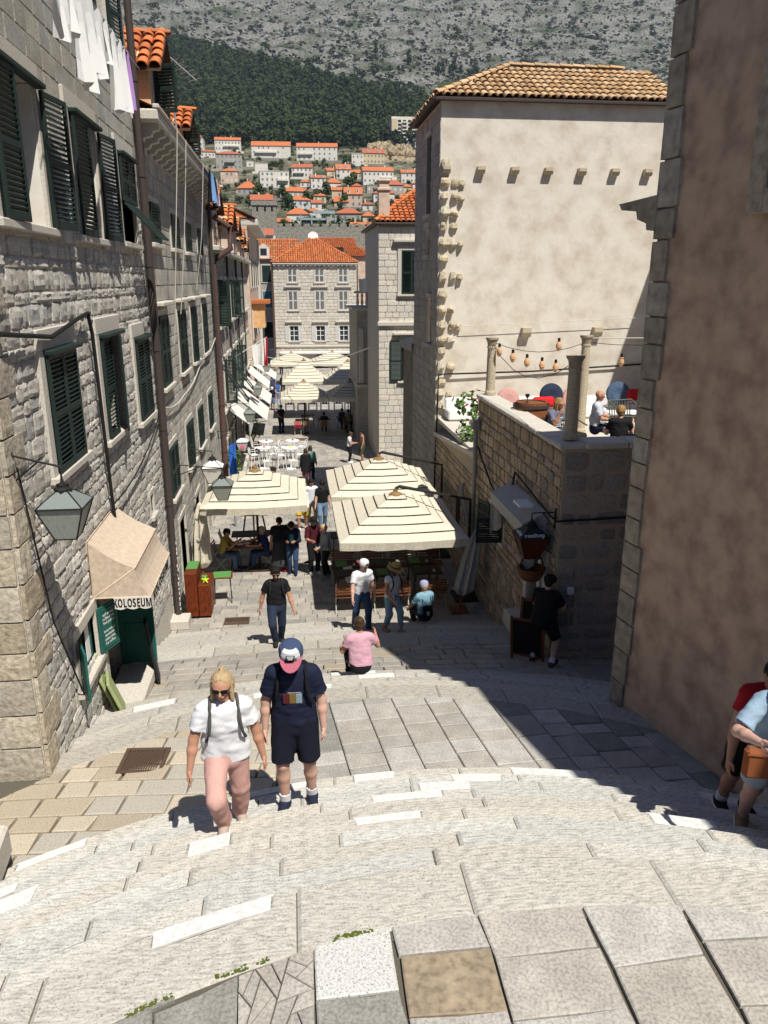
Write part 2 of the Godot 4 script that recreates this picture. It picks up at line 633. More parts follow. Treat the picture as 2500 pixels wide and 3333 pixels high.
func shatter(poly: PackedVector2Array, n: int) -> Array:
	var parts := [poly]
	while parts.size() < n:
		var big := 0
		var best := 0.0
		for k in parts.size():
			var ar := 0.0
			for j in parts[k].size(): ar += parts[k][j].cross(parts[k][(j + 1) % parts[k].size()])
			if absf(ar) > best: best = absf(ar); big = k
		var p: PackedVector2Array = parts.pop_at(big)
		var c := Vector2.ZERO
		for q in p: c += q
		c = c / p.size() + Vector2(rf(-0.03, 0.03), rf(-0.03, 0.03))
		var d := Vector2.from_angle(rf(0, TAU))
		var m := Vector2(-d.y, d.x)
		for s in [1.0, -1.0]:
			var half := PackedVector2Array([c - d * 3.0, c + d * 3.0, c + d * 3.0 + m * 3.0 * s, c - d * 3.0 + m * 3.0 * s])
			for g in Geometry2D.intersect_polygons(p, half): parts.append(g)
	return parts

func build_ground() -> void:
	var joint_c := [1.3, 1.76, 5.77, 4.5]
	var xl := -3.6
	# top landing
	var flat := func(_x: float, _z: float) -> float: return 4.5
	var reg := arc_pts(joint_c, -3.6, 5.6, 30)
	reg.append_array([Vector2(5.6, 3.5), Vector2(-3.6, 3.5)])
	var under := func(_x: float, _z: float) -> float: return 4.465
	var top := bed("stair_landing", reg, under, M.joint)
	var known := flat_poly([-0.92, -3.52, -0.68, -3.62, -0.45, -3.72, -0.21, -3.81, 0.01, -3.89, 0.26, -3.95, 0.52, -3.98, 0.81, -4.01, 1.09, -4.03, 1.46, -4.03, 1.82, -4.02, 2.14, -3.99, 2.47, -3.94, 2.74, -3.89, 3.17, -3.78, 2.94, -2.87, -0.88, -3.32])
	for g in Geometry2D.clip_polygons(reg, known):
		pave("paving_slab", g, deg_to_rad(-7.0), [0.52, 0.72], [0.42, 0.78], 0.005, flat, M.slab + [M.slab_white, M.slab_grey], top, 0.1, 0.007, 0.002, 300, 0.02)
	for e in [
["grey", -0.91, -3.50, -0.68, -3.59, -0.45, -3.70, -0.43, -3.31, -0.89, -3.36],
		["crack", -0.45, -3.70, -0.21, -3.78, 0.01, -3.86, 0.00, -3.26, -0.43, -3.31],
		["white", 0.01, -3.86, 0.25, -3.92, 0.50, -3.94, 0.50, -3.49, 0.01, -3.48],
		["grey", 0.01, -3.47, 0.50, -3.48, 0.53, -3.17, 0.01, -3.23],
		["beige", 0.51, -3.95, 0.80, -3.98, 1.08, -3.99, 1.11, -3.73, 0.53, -3.73],
		["tan", 0.54, -3.72, 1.11, -3.72, 1.10, -3.28, 0.53, -3.31],
		["beige", 0.53, -3.30, 1.10, -3.28, 1.10, -3.09, 0.54, -3.15],
		["pink", 1.09, -3.99, 1.45, -3.99, 1.79, -3.98, 1.78, -3.65, 1.12, -3.64],
		["pink", 1.12, -3.64, 1.79, -3.64, 1.79, -3.22, 1.11, -3.22],
		["beige", 1.11, -3.21, 1.79, -3.22, 1.80, -3.00, 1.11, -3.08],
		["white2", 1.80, -3.98, 2.12, -3.96, 2.45, -3.91, 2.41, -3.52, 1.82, -3.49],
		["pinkgrey", 1.82, -3.49, 2.41, -3.51, 2.40, -2.93, 1.81, -3.00],
		["white2", 2.46, -3.91, 2.73, -3.86, 3.12, -3.76, 3.07, -3.59, 2.46, -3.62],
		["pink", 2.46, -3.61, 3.08, -3.58, 2.99, -3.12, 2.44, -3.16],
		["pinkgrey", 2.44, -3.15, 2.98, -3.11, 2.94, -2.87, 2.41, -2.93],
	]:
		var poly := flat_poly(e.slice(1))
		if e[0] == "crack":
			for q in shatter(poly, 15):
				for w in Geometry2D.offset_polygon(q, -0.0035): slab_obj("cracked_piece", w, flat, M.slab[rng.randi() % 3], top, 0.1, 0.006, 0.003)
			continue
		var m: Material = {"grey": M.slab_grey, "white": M.slab_white, "white2": M.slab[4], "tan": M.slab_tan, "beige": M.slab[3], "pink": M.slab[2], "pinkgrey": M.slab[1]}[e[0]]
		for w in Geometry2D.offset_polygon(poly, -0.001): slab_obj("paving_slab", rugged(w, 0.003), flat, m, top, 0.1, 0.007, 0.002)
	# first flight
	var st := Node3D.new()
	add_named(st, "stairs", self)
	structure(st)
	flight(st, f1, 0, 9, joint_c, -3.4, 5.3, [1.1, 2.0], M.trav, M.patch, 0.27)
	# middle landing
	var r2 := region_between([f1(9)[0], f1(9)[1] - 0.02, f1(9)[2] - 0.04], [f2(0)[0], f2(0)[1], f2(0)[2] - 0.36], -5.2, 4.9)
	var t2 := func(x: float, z: float) -> float: return l2y(x, z)
	var u2 := func(x: float, z: float) -> float: return l2y(x, z) - 0.025
	var mid := bed("middle_landing", region_between([1.1, 1.2, 8.6], f2(0), -5.4, 7.2), u2, M.joint, 6)
	# left of x = -0.4 yellowish cobbled slabs set across, right of it large slabs in columns
	var left := PackedVector2Array([Vector2(-9, 0), Vector2(-0.35, 0), Vector2(-0.35, -20), Vector2(-9, -20)])
	var house := PackedVector2Array([Vector2(-9, -8.5), Vector2(-3.15, -8.5), Vector2(-3.15, -20), Vector2(-9, -20)])
	for g in Geometry2D.intersect_polygons(r2, left):
		for h in Geometry2D.clip_polygons(g, house):
			pave("paving_slab", h, deg_to_rad(98.0), [0.26, 0.4], [0.36, 0.62], 0.012, t2, M.slab_warm, mid, 0.1, 0.014, 0.004, 300, 0.03)
	var right := PackedVector2Array([Vector2(-0.35, 0), Vector2(9, 0), Vector2(9, -20), Vector2(-0.35, -20)])
	for g in Geometry2D.intersect_polygons(r2, right):
		pave("paving_slab", g, deg_to_rad(-5.0), [0.38, 0.5], [0.26, 0.62], 0.007, t2, M.slab + [M.slab_grey], mid, 0.1, 0.01, 0.004, 300, 0.02)
	# second flight, its first stones level with the landing
	var s2 := Node3D.new()
	add_named(s2, "middle_stairs", self)
	structure(s2)
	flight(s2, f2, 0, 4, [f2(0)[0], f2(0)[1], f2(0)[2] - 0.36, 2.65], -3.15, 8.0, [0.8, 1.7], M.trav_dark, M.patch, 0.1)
	# lower landing
	var t3 := func(x: float, z: float) -> float: return l3y(x, z)
	var u3 := func(x: float, z: float) -> float: return l3y(x, z) - 0.025
	var r3 := region_between([f2(4)[0], f2(4)[1] - 0.02, f2(4)[2] - 0.05], [f3(0)[0], f3(0)[1], f3(0)[2] - 0.4], -3.15, 4.8)
	var low := bed("lower_landing", region_between([0.9, 0.0, 11.0], f3(0), -6.0, 14.0), u3, M.joint, 6)
	pave("paving_slab", r3, deg_to_rad(91.0), [0.28, 0.44], [0.35, 0.62], 0.008, t3, M.slab_street + [M.slab_warm[0]], low, 0.1, 0.012, 0.006, 300, 0.02)
	var ra := PackedVector2Array([Vector2(4.8, -9.8), Vector2(10.0, -9.8), Vector2(10.0, -13.3), Vector2(4.8, -13.3)])
	for g in Geometry2D.clip_polygons(ra, arc_pts([f2(4)[0], f2(4)[1], f2(4)[2] + 0.02], -3, 12, 30) + PackedVector2Array([Vector2(12, 9), Vector2(-3, 9)])):
		pave("paving_slab", g, 0.1, [0.5, 0.8], [0.5, 0.8], 0.006, t3, M.slab_street, low)
	# third flight
	var s3 := Node3D.new()
	add_named(s3, "lower_stairs", self)
	structure(s3)
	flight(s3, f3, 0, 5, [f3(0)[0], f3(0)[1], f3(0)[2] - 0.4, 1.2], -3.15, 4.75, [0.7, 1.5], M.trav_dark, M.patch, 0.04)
	# street and square
	var ts := func(_x: float, z: float) -> float: return sty(z)
	var us := func(_x: float, z: float) -> float: return sty(z) - 0.05
	var pts := arc_pts([f3(5)[0], f3(5)[1], f3(5)[2] + 0.01], -3.15, 4.75, 12)
	pts.append_array([Vector2(4.75, -47), Vector2(24, -47), Vector2(24, -92), Vector2(-3.15, -92)])
	var street := bed("street", PackedVector2Array([Vector2(-14, -17.3), Vector2(26, -17.3), Vector2(26, -135), Vector2(-14, -135)]), us, M.joint_light, 59)
	var near := PackedVector2Array([Vector2(-9, -10), Vector2(9, -10), Vector2(9, -46), Vector2(-9, -46)])
	for g in Geometry2D.intersect_polygons(pts, near):
		pave("paving_stone", g, deg_to_rad(90.0), [0.26, 0.36], [0.35, 0.6], 0.006, ts, M.slab_street, street, 0.08, 0.008, 0.003, 300, 0.01)
	var far := PackedVector2Array([Vector2(-9, -46), Vector2(24, -46), Vector2(24, -92), Vector2(-9, -92)])
	for g in Geometry2D.intersect_polygons(pts, far):
		pave("paving_stone", g, deg_to_rad(90.0), [0.5, 0.7], [0.7, 1.3], 0.008, ts, M.slab_street, street, 0.08, 0.008, 0.0, 0, 0.0)

func drain(called: String, label: String, at: Vector3, w: float, d: float, turn: float, nx: int, nz: int) -> void:
	var t := thing(called, label, "drain grate", at, turn)
	boxy("pit", v3(0, -0.06, 0), v3(w - 0.04, 0.1, d - 0.04), M.soot, t)
	var f := B.new()
	for s in [-1.0, 1.0]:
		f.box(v3(s * (w - 0.05) * 0.5, 0.005, 0), v3(0.05, 0.03, d), 0.004)
		f.box(v3(0, 0.006, s * (d - 0.05) * 0.5), v3(w - 0.1, 0.03, 0.05), 0.004)
	obj("frame", f, M.rust, t)
	var bar := B.new()
	bar.box(Vector3.ZERO, v3(0.016, 0.02, d - 0.1))
	var bm := bar.into(ArrayMesh.new(), M.rust)
	for k in nx: obj("bar", bm, null, t).position = v3(lerpf(-w * 0.5 + 0.07, w * 0.5 - 0.07, (k + 0.5) / nx), 0.008, 0)
	var cross := B.new()
	cross.box(Vector3.ZERO, v3(w - 0.1, 0.016, 0.014))
	var cm := cross.into(ArrayMesh.new(), M.rust)
	for k in nz: obj("bar", cm, null, t).position = v3(0, 0.004, lerpf(-d * 0.5 + 0.07, d * 0.5 - 0.07, (k + 0.5) / nz))


func make_materials() -> void:
	noise_tex("grain", 0.012, 7, [[0.0, 0.68], [0.35, 0.85], [0.6, 0.93], [1.0, 1.0]], 1024)
	noise_tex("fine", 0.03, 5, [[0.0, 0.86], [0.5, 0.94], [1.0, 1.0]], 512, FastNoiseLite.TYPE_SIMPLEX, 0.0, 7)
	noise_tex("pits", 0.02, 7, [[0.0, 0.66], [0.2, 0.8], [0.34, 0.91], [0.6, 0.96], [1.0, 1.0]], 1024, FastNoiseLite.TYPE_SIMPLEX, 0.0, 3)
	noise_tex("blotch", 0.008, 6, [[0.0, Color(0.86, 0.83, 0.79)], [0.35, Color(0.93, 0.91, 0.88)], [0.6, Color(0.97, 0.96, 0.94)], [1.0, Color(1.0, 1.0, 0.98)]], 1024, FastNoiseLite.TYPE_SIMPLEX_SMOOTH, 0.0, 5)
	noise_tex("stain", 0.006, 6, [[0.0, Color(0.72, 0.69, 0.67)], [0.4, Color(0.86, 0.85, 0.84)], [0.65, Color(0.94, 0.93, 0.91)], [1.0, Color(1, 1, 1)]], 1024, FastNoiseLite.TYPE_SIMPLEX_SMOOTH, 0.0, 9)
	noise_tex("rough_n", 0.02, 6, [], 512, FastNoiseLite.TYPE_SIMPLEX_SMOOTH, 5.0, 11)
	noise_tex("fine_n", 0.09, 4, [], 512, FastNoiseLite.TYPE_SIMPLEX_SMOOTH, 3.0, 12)
	noise_tex("wood", 0.012, 5, [[0.0, 0.5], [0.5, 0.8], [1.0, 1.0]], 512, FastNoiseLite.TYPE_SIMPLEX, 0.0, 13)
	noise_tex("spots", 0.03, 5, [[0.0, 0.5], [0.16, 0.62], [0.26, 0.95], [0.6, 1.0], [1.0, 1.0]], 1024, FastNoiseLite.TYPE_SIMPLEX, 0.0, 31)
	noise_tex("cloudy", 0.006, 4, [[0.0, 0.86], [0.5, 0.92], [1.0, 1.0]], 512, FastNoiseLite.TYPE_SIMPLEX_SMOOTH, 0.0, 33)
	noise_tex("chisel_n", 0.035, 5, [], 1024, FastNoiseLite.TYPE_SIMPLEX, 9.0, 34)
	tones("slab", [0.57, 0.54, 0.49], 5, 0.12, 0.03, 0.7, "grain", 2.6, "fine_n", 0.3)
	mat("slab_white", 0.64, 0.635, 0.61, 0.6, "pits", 2.4, "fine_n", 0.3)
	mat("slab_grey", 0.37, 0.36, 0.33, 0.75, "grain", 2.4, "fine_n", 0.3)
	tones("slab_warm", [0.52, 0.46, 0.365], 5, 0.15, 0.06, 0.75, "pits", 2.2, "fine_n", 0.4)
	tones("slab_street", [0.5, 0.47, 0.42], 6, 0.17, 0.04, 0.7, "grain", 2.2, "fine_n", 0.3)
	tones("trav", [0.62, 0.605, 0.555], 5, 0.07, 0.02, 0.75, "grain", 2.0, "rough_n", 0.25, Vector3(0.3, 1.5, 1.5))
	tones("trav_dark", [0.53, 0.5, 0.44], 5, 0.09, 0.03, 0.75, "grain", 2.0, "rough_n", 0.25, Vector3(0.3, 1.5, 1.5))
	mat("slab_tan", 0.42, 0.34, 0.24, 0.8, "grain", 1.0)
	for k in ["trav", "trav_dark", "slab_warm"]:
		for m in M[k]: over(m, "spots", 1.1)
	for m in M.slab + M.slab_street: over(m, "cloudy", 0.9)
	over(M.slab_white, "spots", 1.0); over(M.slab_grey, "cloudy", 1.3); over(M.slab_tan, "cloudy", 1.3)
	mat("patch", 0.7, 0.7, 0.68, 0.55, "fine", 0.8)
	mat("joint", 0.12, 0.11, 0.085, 0.95, "fine", 2.0)
	mat("joint_light", 0.27, 0.25, 0.21, 0.95, "fine", 2.0)
	tones("rubble", [0.76, 0.705, 0.615], 7, 0.15, 0.06, 0.9, "grain", 2.0, "chisel_n", 1.0)
	for m in M.rubble: over(m, "cloudy", 0.5)
	tones("ashlar", [0.6, 0.57, 0.51], 6, 0.1, 0.03, 0.85, "grain", 1.6, "chisel_n", 0.6)
	for m in M.ashlar: over(m, "cloudy", 0.5)
	tones("ashlar_pale", [0.74, 0.69, 0.6], 6, 0.09, 0.03, 0.85, "grain", 1.0)
	tones("quoin", [0.55, 0.48, 0.37], 5, 0.15, 0.05, 0.9, "grain", 0.9, "rough_n", 0.8)
	tones("church_stone", [0.47, 0.42, 0.34], 4, 0.15, 0.04, 0.9, "stain", 0.8, "rough_n", 0.6)
	tones("terrace_stone", [0.48, 0.39, 0.29], 6, 0.22, 0.06, 0.9, "grain", 1.3, "rough_n", 0.8)
	tones("terrace_grey", [0.36, 0.325, 0.275], 5, 0.2, 0.05, 0.9, "grain", 1.3, "rough_n", 0.8)
	tones("tooth", [0.62, 0.54, 0.4], 4, 0.12, 0.05, 0.9, "grain", 1.6, "rough_n", 0.9)
	mat("mortar_dark", 0.46, 0.385, 0.3, 0.95, "fine", 1.5, "fine_n", 0.6)
	mat("annex", 0.3, 0.27, 0.23, 0.95, "stain", 0.5, "rough_n", 0.6, Vector3(1, 0.25, 1))
	mat("flower", 0.6, 0.1, 0.2, 0.8)
	noise_tex("hill", 0.02, 7, [[0.0, 0.45], [0.4, 0.75], [0.6, 0.92], [1.0, 1.0]], 1024, FastNoiseLite.TYPE_SIMPLEX, 0.0, 17)
	mat("hill", 1.0, 1.0, 1.0, 0.95, "hill", 0.008, "rough_n", 1.0)
	M.hill.vertex_color_use_as_albedo = true
	mat("rock", 0.36, 0.355, 0.33, 0.95, "hill", 0.02)
	mat("quarry", 0.5, 0.4, 0.26, 0.95, "hill", 0.03, "rough_n", 1.0)
	mat("scrub", 0.045, 0.06, 0.025, 0.9)
	mat("garden", 0.05, 0.075, 0.025, 0.9)
	M.pine = [mat("pine_0", 0.022, 0.036, 0.013, 0.9), mat("pine_1", 0.032, 0.05, 0.017, 0.9), mat("pine_2", 0.045, 0.066, 0.022, 0.9)]
	mat("grey_plaster", 0.42, 0.41, 0.39, 0.9, "blotch", 0.1)
	mat("blue_plaster", 0.55, 0.6, 0.64, 0.9, "blotch", 0.1)
	mat("wall_far", 0.34, 0.32, 0.28, 0.95, "grain", 0.12, "rough_n", 0.7)
	mat("station", 0.3, 0.38, 0.4, 0.5)
	mat("leg_metal", 0.45, 0.47, 0.38, 0.5)
	mat("lamp_roof", 0.22, 0.25, 0.24, 0.4, "fine", 2.0)
	mat("lamp_white", 0.7, 0.7, 0.67, 0.4)
	mat("lamp_dark", 0.015, 0.03, 0.025, 0.4)
	mat("lamp_amber", 0.12, 0.03, 0.01, 0.4, "stain", 6.0)
	mat("wicker", 0.17, 0.07, 0.03, 0.7, "fine", 6.0)
	mat("glass_bottle", 0.05, 0.08, 0.05, 0.1)
	mat("bulb_glass", 0.6, 0.36, 0.2, 0.15)
	mat("cushion_pink", 0.5, 0.28, 0.26, 0.8)
	mat("cushion_blue", 0.02, 0.03, 0.06, 0.7)
	mat("cushion_blue2", 0.06, 0.1, 0.17, 0.7)
	mat("cushion_red", 0.5, 0.015, 0.02, 0.8)
	mat("weave", 0.12, 0.12, 0.1, 0.8)
	mat("deck_blue", 0.03, 0.12, 0.48, 0.8)
	mat("neon_yellow", 0.6, 0.75, 0.05, 0.7)
	mat("skin", 0.5, 0.29, 0.2, 0.55)
	mat("skin_warm", 0.42, 0.22, 0.145, 0.55)
	mat("skin_pale", 0.52, 0.32, 0.25, 0.55)
	mat("hair_dark", 0.012, 0.009, 0.008, 0.6)
	mat("hair_brown", 0.06, 0.035, 0.02, 0.6)
	mat("hair_blond", 0.68, 0.5, 0.28, 0.55, "wood", 6.0, "", 1.0, Vector3(3, 0.4, 3))
	mat("hair_blond2", 0.3, 0.18, 0.07, 0.6)
	mat("hair_grey", 0.35, 0.33, 0.3, 0.6)
	mat("straw", 0.48, 0.31, 0.1, 0.8, "fine", 6.0)
	mat("glass_black", 0.008, 0.008, 0.01, 0.15)
	mat("mortar", 0.7, 0.655, 0.58, 0.95, "grain", 1.5, "chisel_n", 0.9)
	mat("dressed", 0.6, 0.565, 0.5, 0.8, "fine", 1.0, "fine_n", 0.4)
	mat("plaster", 0.68, 0.65, 0.6, 0.92, "blotch", 0.13, "fine_n", 0.08)
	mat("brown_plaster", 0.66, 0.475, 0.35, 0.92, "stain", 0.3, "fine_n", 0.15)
	mat("pink_plaster", 0.62, 0.5, 0.42, 0.92, "blotch", 0.2)
	mat("cream_plaster", 0.66, 0.56, 0.4, 0.92, "blotch", 0.2)
	mat("orange_plaster", 0.7, 0.43, 0.22, 0.92, "blotch", 0.2)
	mat("white_plaster", 0.75, 0.74, 0.71, 0.9, "blotch", 0.1)
	mat("shutter", 0.018, 0.034, 0.03, 0.55, "fine", 1.0)
	mat("shutter_slat", 0.022, 0.042, 0.036, 0.5, "fine", 1.0)
	mat("shutter_blue", 0.05, 0.15, 0.2, 0.6)
	mat("shutter_white", 0.62, 0.62, 0.6, 0.6)
	mat("teal", 0.02, 0.12, 0.1, 0.5, "fine", 1.0)
	mat("dark", 0.012, 0.011, 0.01, 0.9)
	mat("soot", 0.02, 0.018, 0.016, 0.95)
	mat("rust", 0.1, 0.065, 0.045, 0.75, "fine", 3.0)
	mat("pipe", 0.07, 0.055, 0.05, 0.5, "fine", 1.0)
	mat("pipe_brown", 0.12, 0.07, 0.06, 0.5, "fine", 1.0)
	mat("pipe_grey", 0.3, 0.3, 0.3, 0.5, "fine", 1.0)
	mat("cable", 0.015, 0.015, 0.015, 0.6)
	mat("cable_white", 0.55, 0.53, 0.48, 0.6)
	mat("iron", 0.02, 0.02, 0.02, 0.55)
	mat("iron_green", 0.12, 0.15, 0.13, 0.5, "fine", 2.0)
	mat("canvas", 0.68, 0.63, 0.51, 0.9, "fine", 0.5)
	mat("canvas_white", 0.76, 0.74, 0.69, 0.9, "fine", 0.5)
	mat("canvas_tan", 0.6, 0.49, 0.38, 0.9, "fine", 0.5)
	mat("canvas_grey", 0.5, 0.49, 0.46, 0.9, "fine", 0.5)
	M.canvas.backlight_enabled = true
	M.canvas.backlight = Color(0.1, 0.09, 0.07)
	mat("canvas_edge", 0.03, 0.028, 0.025, 0.8)
	tones("tile", [0.62, 0.2, 0.075], 6, 0.2, 0.07, 0.8, "grain", 1.5)
	tones("tile_old", [0.6, 0.42, 0.25], 7, 0.25, 0.14, 0.85, "grain", 2.0)
	mat("tile_far", 0.62, 0.2, 0.085, 0.85, "grain", 0.15)
	mat("tile_far_dark", 0.5, 0.16, 0.09, 0.85, "grain", 0.15)
	mat("roof_under", 0.09, 0.05, 0.035, 0.9)
	mat("wood_dark", 0.06, 0.025, 0.012, 0.5, "wood", 1.5, "", 1.0, Vector3(4, 0.6, 4))
	mat("wood_red", 0.22, 0.045, 0.014, 0.4, "wood", 1.0, "", 1.0, Vector3(4, 0.6, 4))
	mat("wood_slat", 0.3, 0.11, 0.045, 0.45, "wood", 1.5, "", 1.0, Vector3(0.6, 4, 4))
	mat("wood_light", 0.42, 0.26, 0.12, 0.5, "wood", 1.5)
	mat("green_top", 0.09, 0.25, 0.07, 0.6)
	mat("white_plastic", 0.78, 0.78, 0.78, 0.4)
	mat("steel", 0.4, 0.4, 0.4, 0.35)
	mat("print_black", 0.012, 0.012, 0.012, 0.7)
	mat("print_white", 0.75, 0.75, 0.73, 0.7)
	mat("flag_red", 0.5, 0.03, 0.05, 0.8)
	mat("sign_white", 0.75, 0.75, 0.74, 0.5)
	var g := mat("lamp_glass", 0.42, 0.45, 0.4, 0.35, "fine", 1.0)
	g = mat("glass_dark", 0.03, 0.04, 0.045, 0.12)
	g = mat("glass_pane", 0.16, 0.2, 0.23, 0.15)
	mat("leaf", 0.06, 0.12, 0.025, 0.7)
	mat("leaf_light", 0.12, 0.2, 0.05, 0.7)
	for k in ["leaf", "leaf_light"]:
		M[k].backlight_enabled = true
		M[k].backlight = Color(0.12, 0.2, 0.04)
	mat("moss", 0.1, 0.13, 0.02, 0.95, "fine", 4.0)


# ---------- parts of buildings; a facade lies in z = 0 of its building, x along it, y up
func ridge_tile_pool() -> Array:
	var out := []
	for v in 3:
		var b := B.new()
		var n := 5
		var jit := rf(-0.04, 0.04)
		var at := func(k: int, y: float, r: float) -> Array:
			var a := PI * k / n
			var rr := r * lerpf(1.0, 0.84, y)
			return [Vector3(-cos(a) * rr + jit * y, y * 1.08, sin(a) * rr * 0.95 + 0.1 * (1.0 - y)), Vector3(-cos(a), 0, sin(a))]
		for k in n:
			b.smooth_quad(at.call(k, 0.0, 0.5), at.call(k + 1, 0.0, 0.5), at.call(k + 1, 1.0, 0.5), at.call(k, 1.0, 0.5))
			b.quad(at.call(k, 0.0, 0.5)[0], at.call(k, 0.0, 0.4)[0], at.call(k + 1, 0.0, 0.4)[0], at.call(k + 1, 0.0, 0.5)[0])
			b.smooth_quad(at.call(k + 1, 0.0, 0.4), at.call(k, 0.0, 0.4), at.call(k, 0.6, 0.4), at.call(k + 1, 0.6, 0.4))
		out.append(b)
	return out

# tiles over a slope: xf has x across, y up the slope, z out of it; keep decides by (x, y)
func tile_slope(ps: Pieces, world: Transform3D, xf: Transform3D, w: float, l: float, dx: float, dy: float, keep = null) -> void:
	var nx := int(w / dx)
	for j in int(l / dy) + 1:
		for k in nx:
			var x := (k + 0.5) * w / nx
			var y := j * dy
			if y + dy * 0.5 > l: continue
			if keep != null and not keep.call(x, y + dy * 0.4): continue
			var tt := Transform3D(Basis(Vector3(w / nx * 0.98, 0, 0), Vector3(rf(-0.01, 0.01), dy * 1.15, -0.03), Vector3(0, 0, w / nx * 0.8)), Vector3(x + rf(-0.012, 0.012), y + rf(-0.02, 0.01), 0.02))
			piece(ps, world, xf * tt, rng.randi() % ps.tones.size())

func ridge_row(ps: Pieces, world: Transform3D, a: Vector3, c: Vector3, wide: float, each := 0.4) -> void:
	var d := c - a
	var n := maxi(1, int(d.length() / each))
	var y := d / n
	var x := y.cross(Vector3.UP).normalized()
	var z := x.cross(y.normalized())
	for k in n:
		piece(ps, world, Transform3D(Basis(x * wide, y * 1.12, z * wide * 0.8), a + y * k), rng.randi() % ps.tones.size())

func slope_xf(eave_l: Vector3, eave_r: Vector3, top_l: Vector3) -> Transform3D:
	var x := (eave_r - eave_l).normalized()
	var y := top_l - eave_l
	y = (y - x * y.dot(x)).normalized()
	return Transform3D(Basis(x, y, x.cross(y)), eave_l)

func window_frame(parent: Node, u0: float, u1: float, y0: float, y1: float, m: Material, jamb := 0.16, lintel := 0.22, proud := 0.05, sill := 0.12, z := 0.0) -> void:
	var b := B.new()
	for s in [[u0 - jamb, u0], [u1, u1 + jamb]]:
		b.box(v3((s[0] + s[1]) * 0.5, (y0 + y1) * 0.5, z + proud * 0.5 - 0.1), v3(jamb, y1 - y0, proud + 0.2), 0.008)
	b.box(v3((u0 + u1) * 0.5, y1 + lintel * 0.5, z + proud * 0.5 - 0.1), v3(u1 - u0 + jamb * 2.0, lintel, proud + 0.206), 0.01)
	obj("window_frame", b, m, parent)
	if sill > 0.0: boxy("window_sill", v3((u0 + u1) * 0.5, y0 - 0.05, z + sill * 0.5 - 0.1), v3(u1 - u0 + jamb * 2.2, 0.1, sill + 0.2), m, parent, 0.012)

# one louvred leaf hinged at its edge x = 0, hanging to x = w (or -w); slats as pieces when near
func shutter(parent: Node, w: float, h: float, xf: Transform3D, near: bool, called := "shutter", m: Material = null, ms: Material = null, pitch := 0.06, rail := 0.5) -> MeshInstance3D:
	if m == null: m = M.shutter
	if ms == null: ms = M.shutter_slat
	var s := signf(w)
	var aw := absf(w)
	var b := B.new()
	var st := 0.065
	for x in [st * 0.5, aw - st * 0.5]: b.box(v3(s * x, h * 0.5, 0), v3(st, h, 0.04), 0.005)
	for y in [[0.0, 0.1], [h * rail - 0.04, 0.08], [h - 0.07, 0.07]]: b.box(v3(s * aw * 0.5, y[0] + y[1] * 0.5, 0), v3(aw - st * 2, y[1], 0.036), 0.005)
	var slat := B.new()
	slat.t = Transform3D(Basis(Vector3.RIGHT, 0.65), Vector3.ZERO)
	slat.box(Vector3.ZERO, v3(aw - st * 2.0, 0.05, 0.01))
	slat.t = Transform3D.IDENTITY
	var spots := []
	for r in [[0.1, h * rail - 0.04], [h * rail + 0.04, h - 0.07]]:
		var n := int((r[1] - r[0]) / pitch)
		for k in n: spots.append(v3(s * aw * 0.5, lerpf(r[0], r[1], (k + 0.5) / n), 0))
	if not near:
		var sb := B.new()
		for q in spots: sb.add(slat, Transform3D(Basis.IDENTITY, q))
		var am := b.into(ArrayMesh.new(), m)
		sb.into(am, ms)
		var o := obj(called, am, null, parent)
		o.transform = xf
		return o
	var leaf := obj(called, b, m, parent)
	leaf.transform = xf
	var sm := slat.into(ArrayMesh.new(), ms)
	for q in spots: obj("slat", sm, null, leaf).position = q
	return leaf

func turned(x: float, y: float, z: float, yaw: float) -> Transform3D:
	return Transform3D(Basis(Vector3.UP, yaw), v3(x, y, z))

# a pair of leaves; open angles (0 shut in the frame, PI flat on the wall)
func shutters(parent: Node, u0: float, u1: float, y0: float, y1: float, z: float, ol: float, or_: float, near: bool, m: Material = null, ms: Material = null, pitch := 0.06) -> void:
	var w := (u1 - u0) * 0.5 - 0.01
	shutter(parent, w, y1 - y0, turned(u0 + 0.005, y0, z, -ol), near, "shutter", m, ms, pitch)
	shutter(parent, -w, y1 - y0, turned(u1 - 0.005, y0, z, or_), near, "shutter", m, ms, pitch)

func drain_pipe(label: String, pts: Array, r: float, m: Material, collars: Array, called := "drain_pipe") -> void:
	var t := thing(called, label, "drain pipe", pts[0])
	var b := B.new()
	var rel := []
	for q in pts: rel.append(q - pts[0])
	b.tube(rel, r, 10)
	obj("pipe", b, m, t)
	for q in collars:
		var c := B.new()
		for k in rel.size() - 1:
			var a: Vector3 = rel[k]; var d: Vector3 = rel[k + 1]
			if (a.y - (q - pts[0].y)) * (d.y - (q - pts[0].y)) < 0.0:
				var at := a.lerp(d, (q - pts[0].y - a.y) / (d.y - a.y))
				c.tube([at - Vector3(0, 0.03, 0), at + Vector3(0, 0.03, 0)], r * 1.18, 10)
		obj("collar", c, m, t)

func cable(called: String, label: String, pts: Array, r: float, m: Material, sag := 0.0) -> void:
	var out := []
	for k in pts.size() - 1:
		var n := 6
		for j in n:
			var f := float(j) / n
			out.append(pts[k].lerp(pts[k + 1], f) - Vector3(0, sag * 4.0 * f * (1.0 - f), 0))
	out.append(pts[-1])
	var b := B.new()
	b.tube(out, r, 5)
	tag(obj(called, b, m), label, "cable")

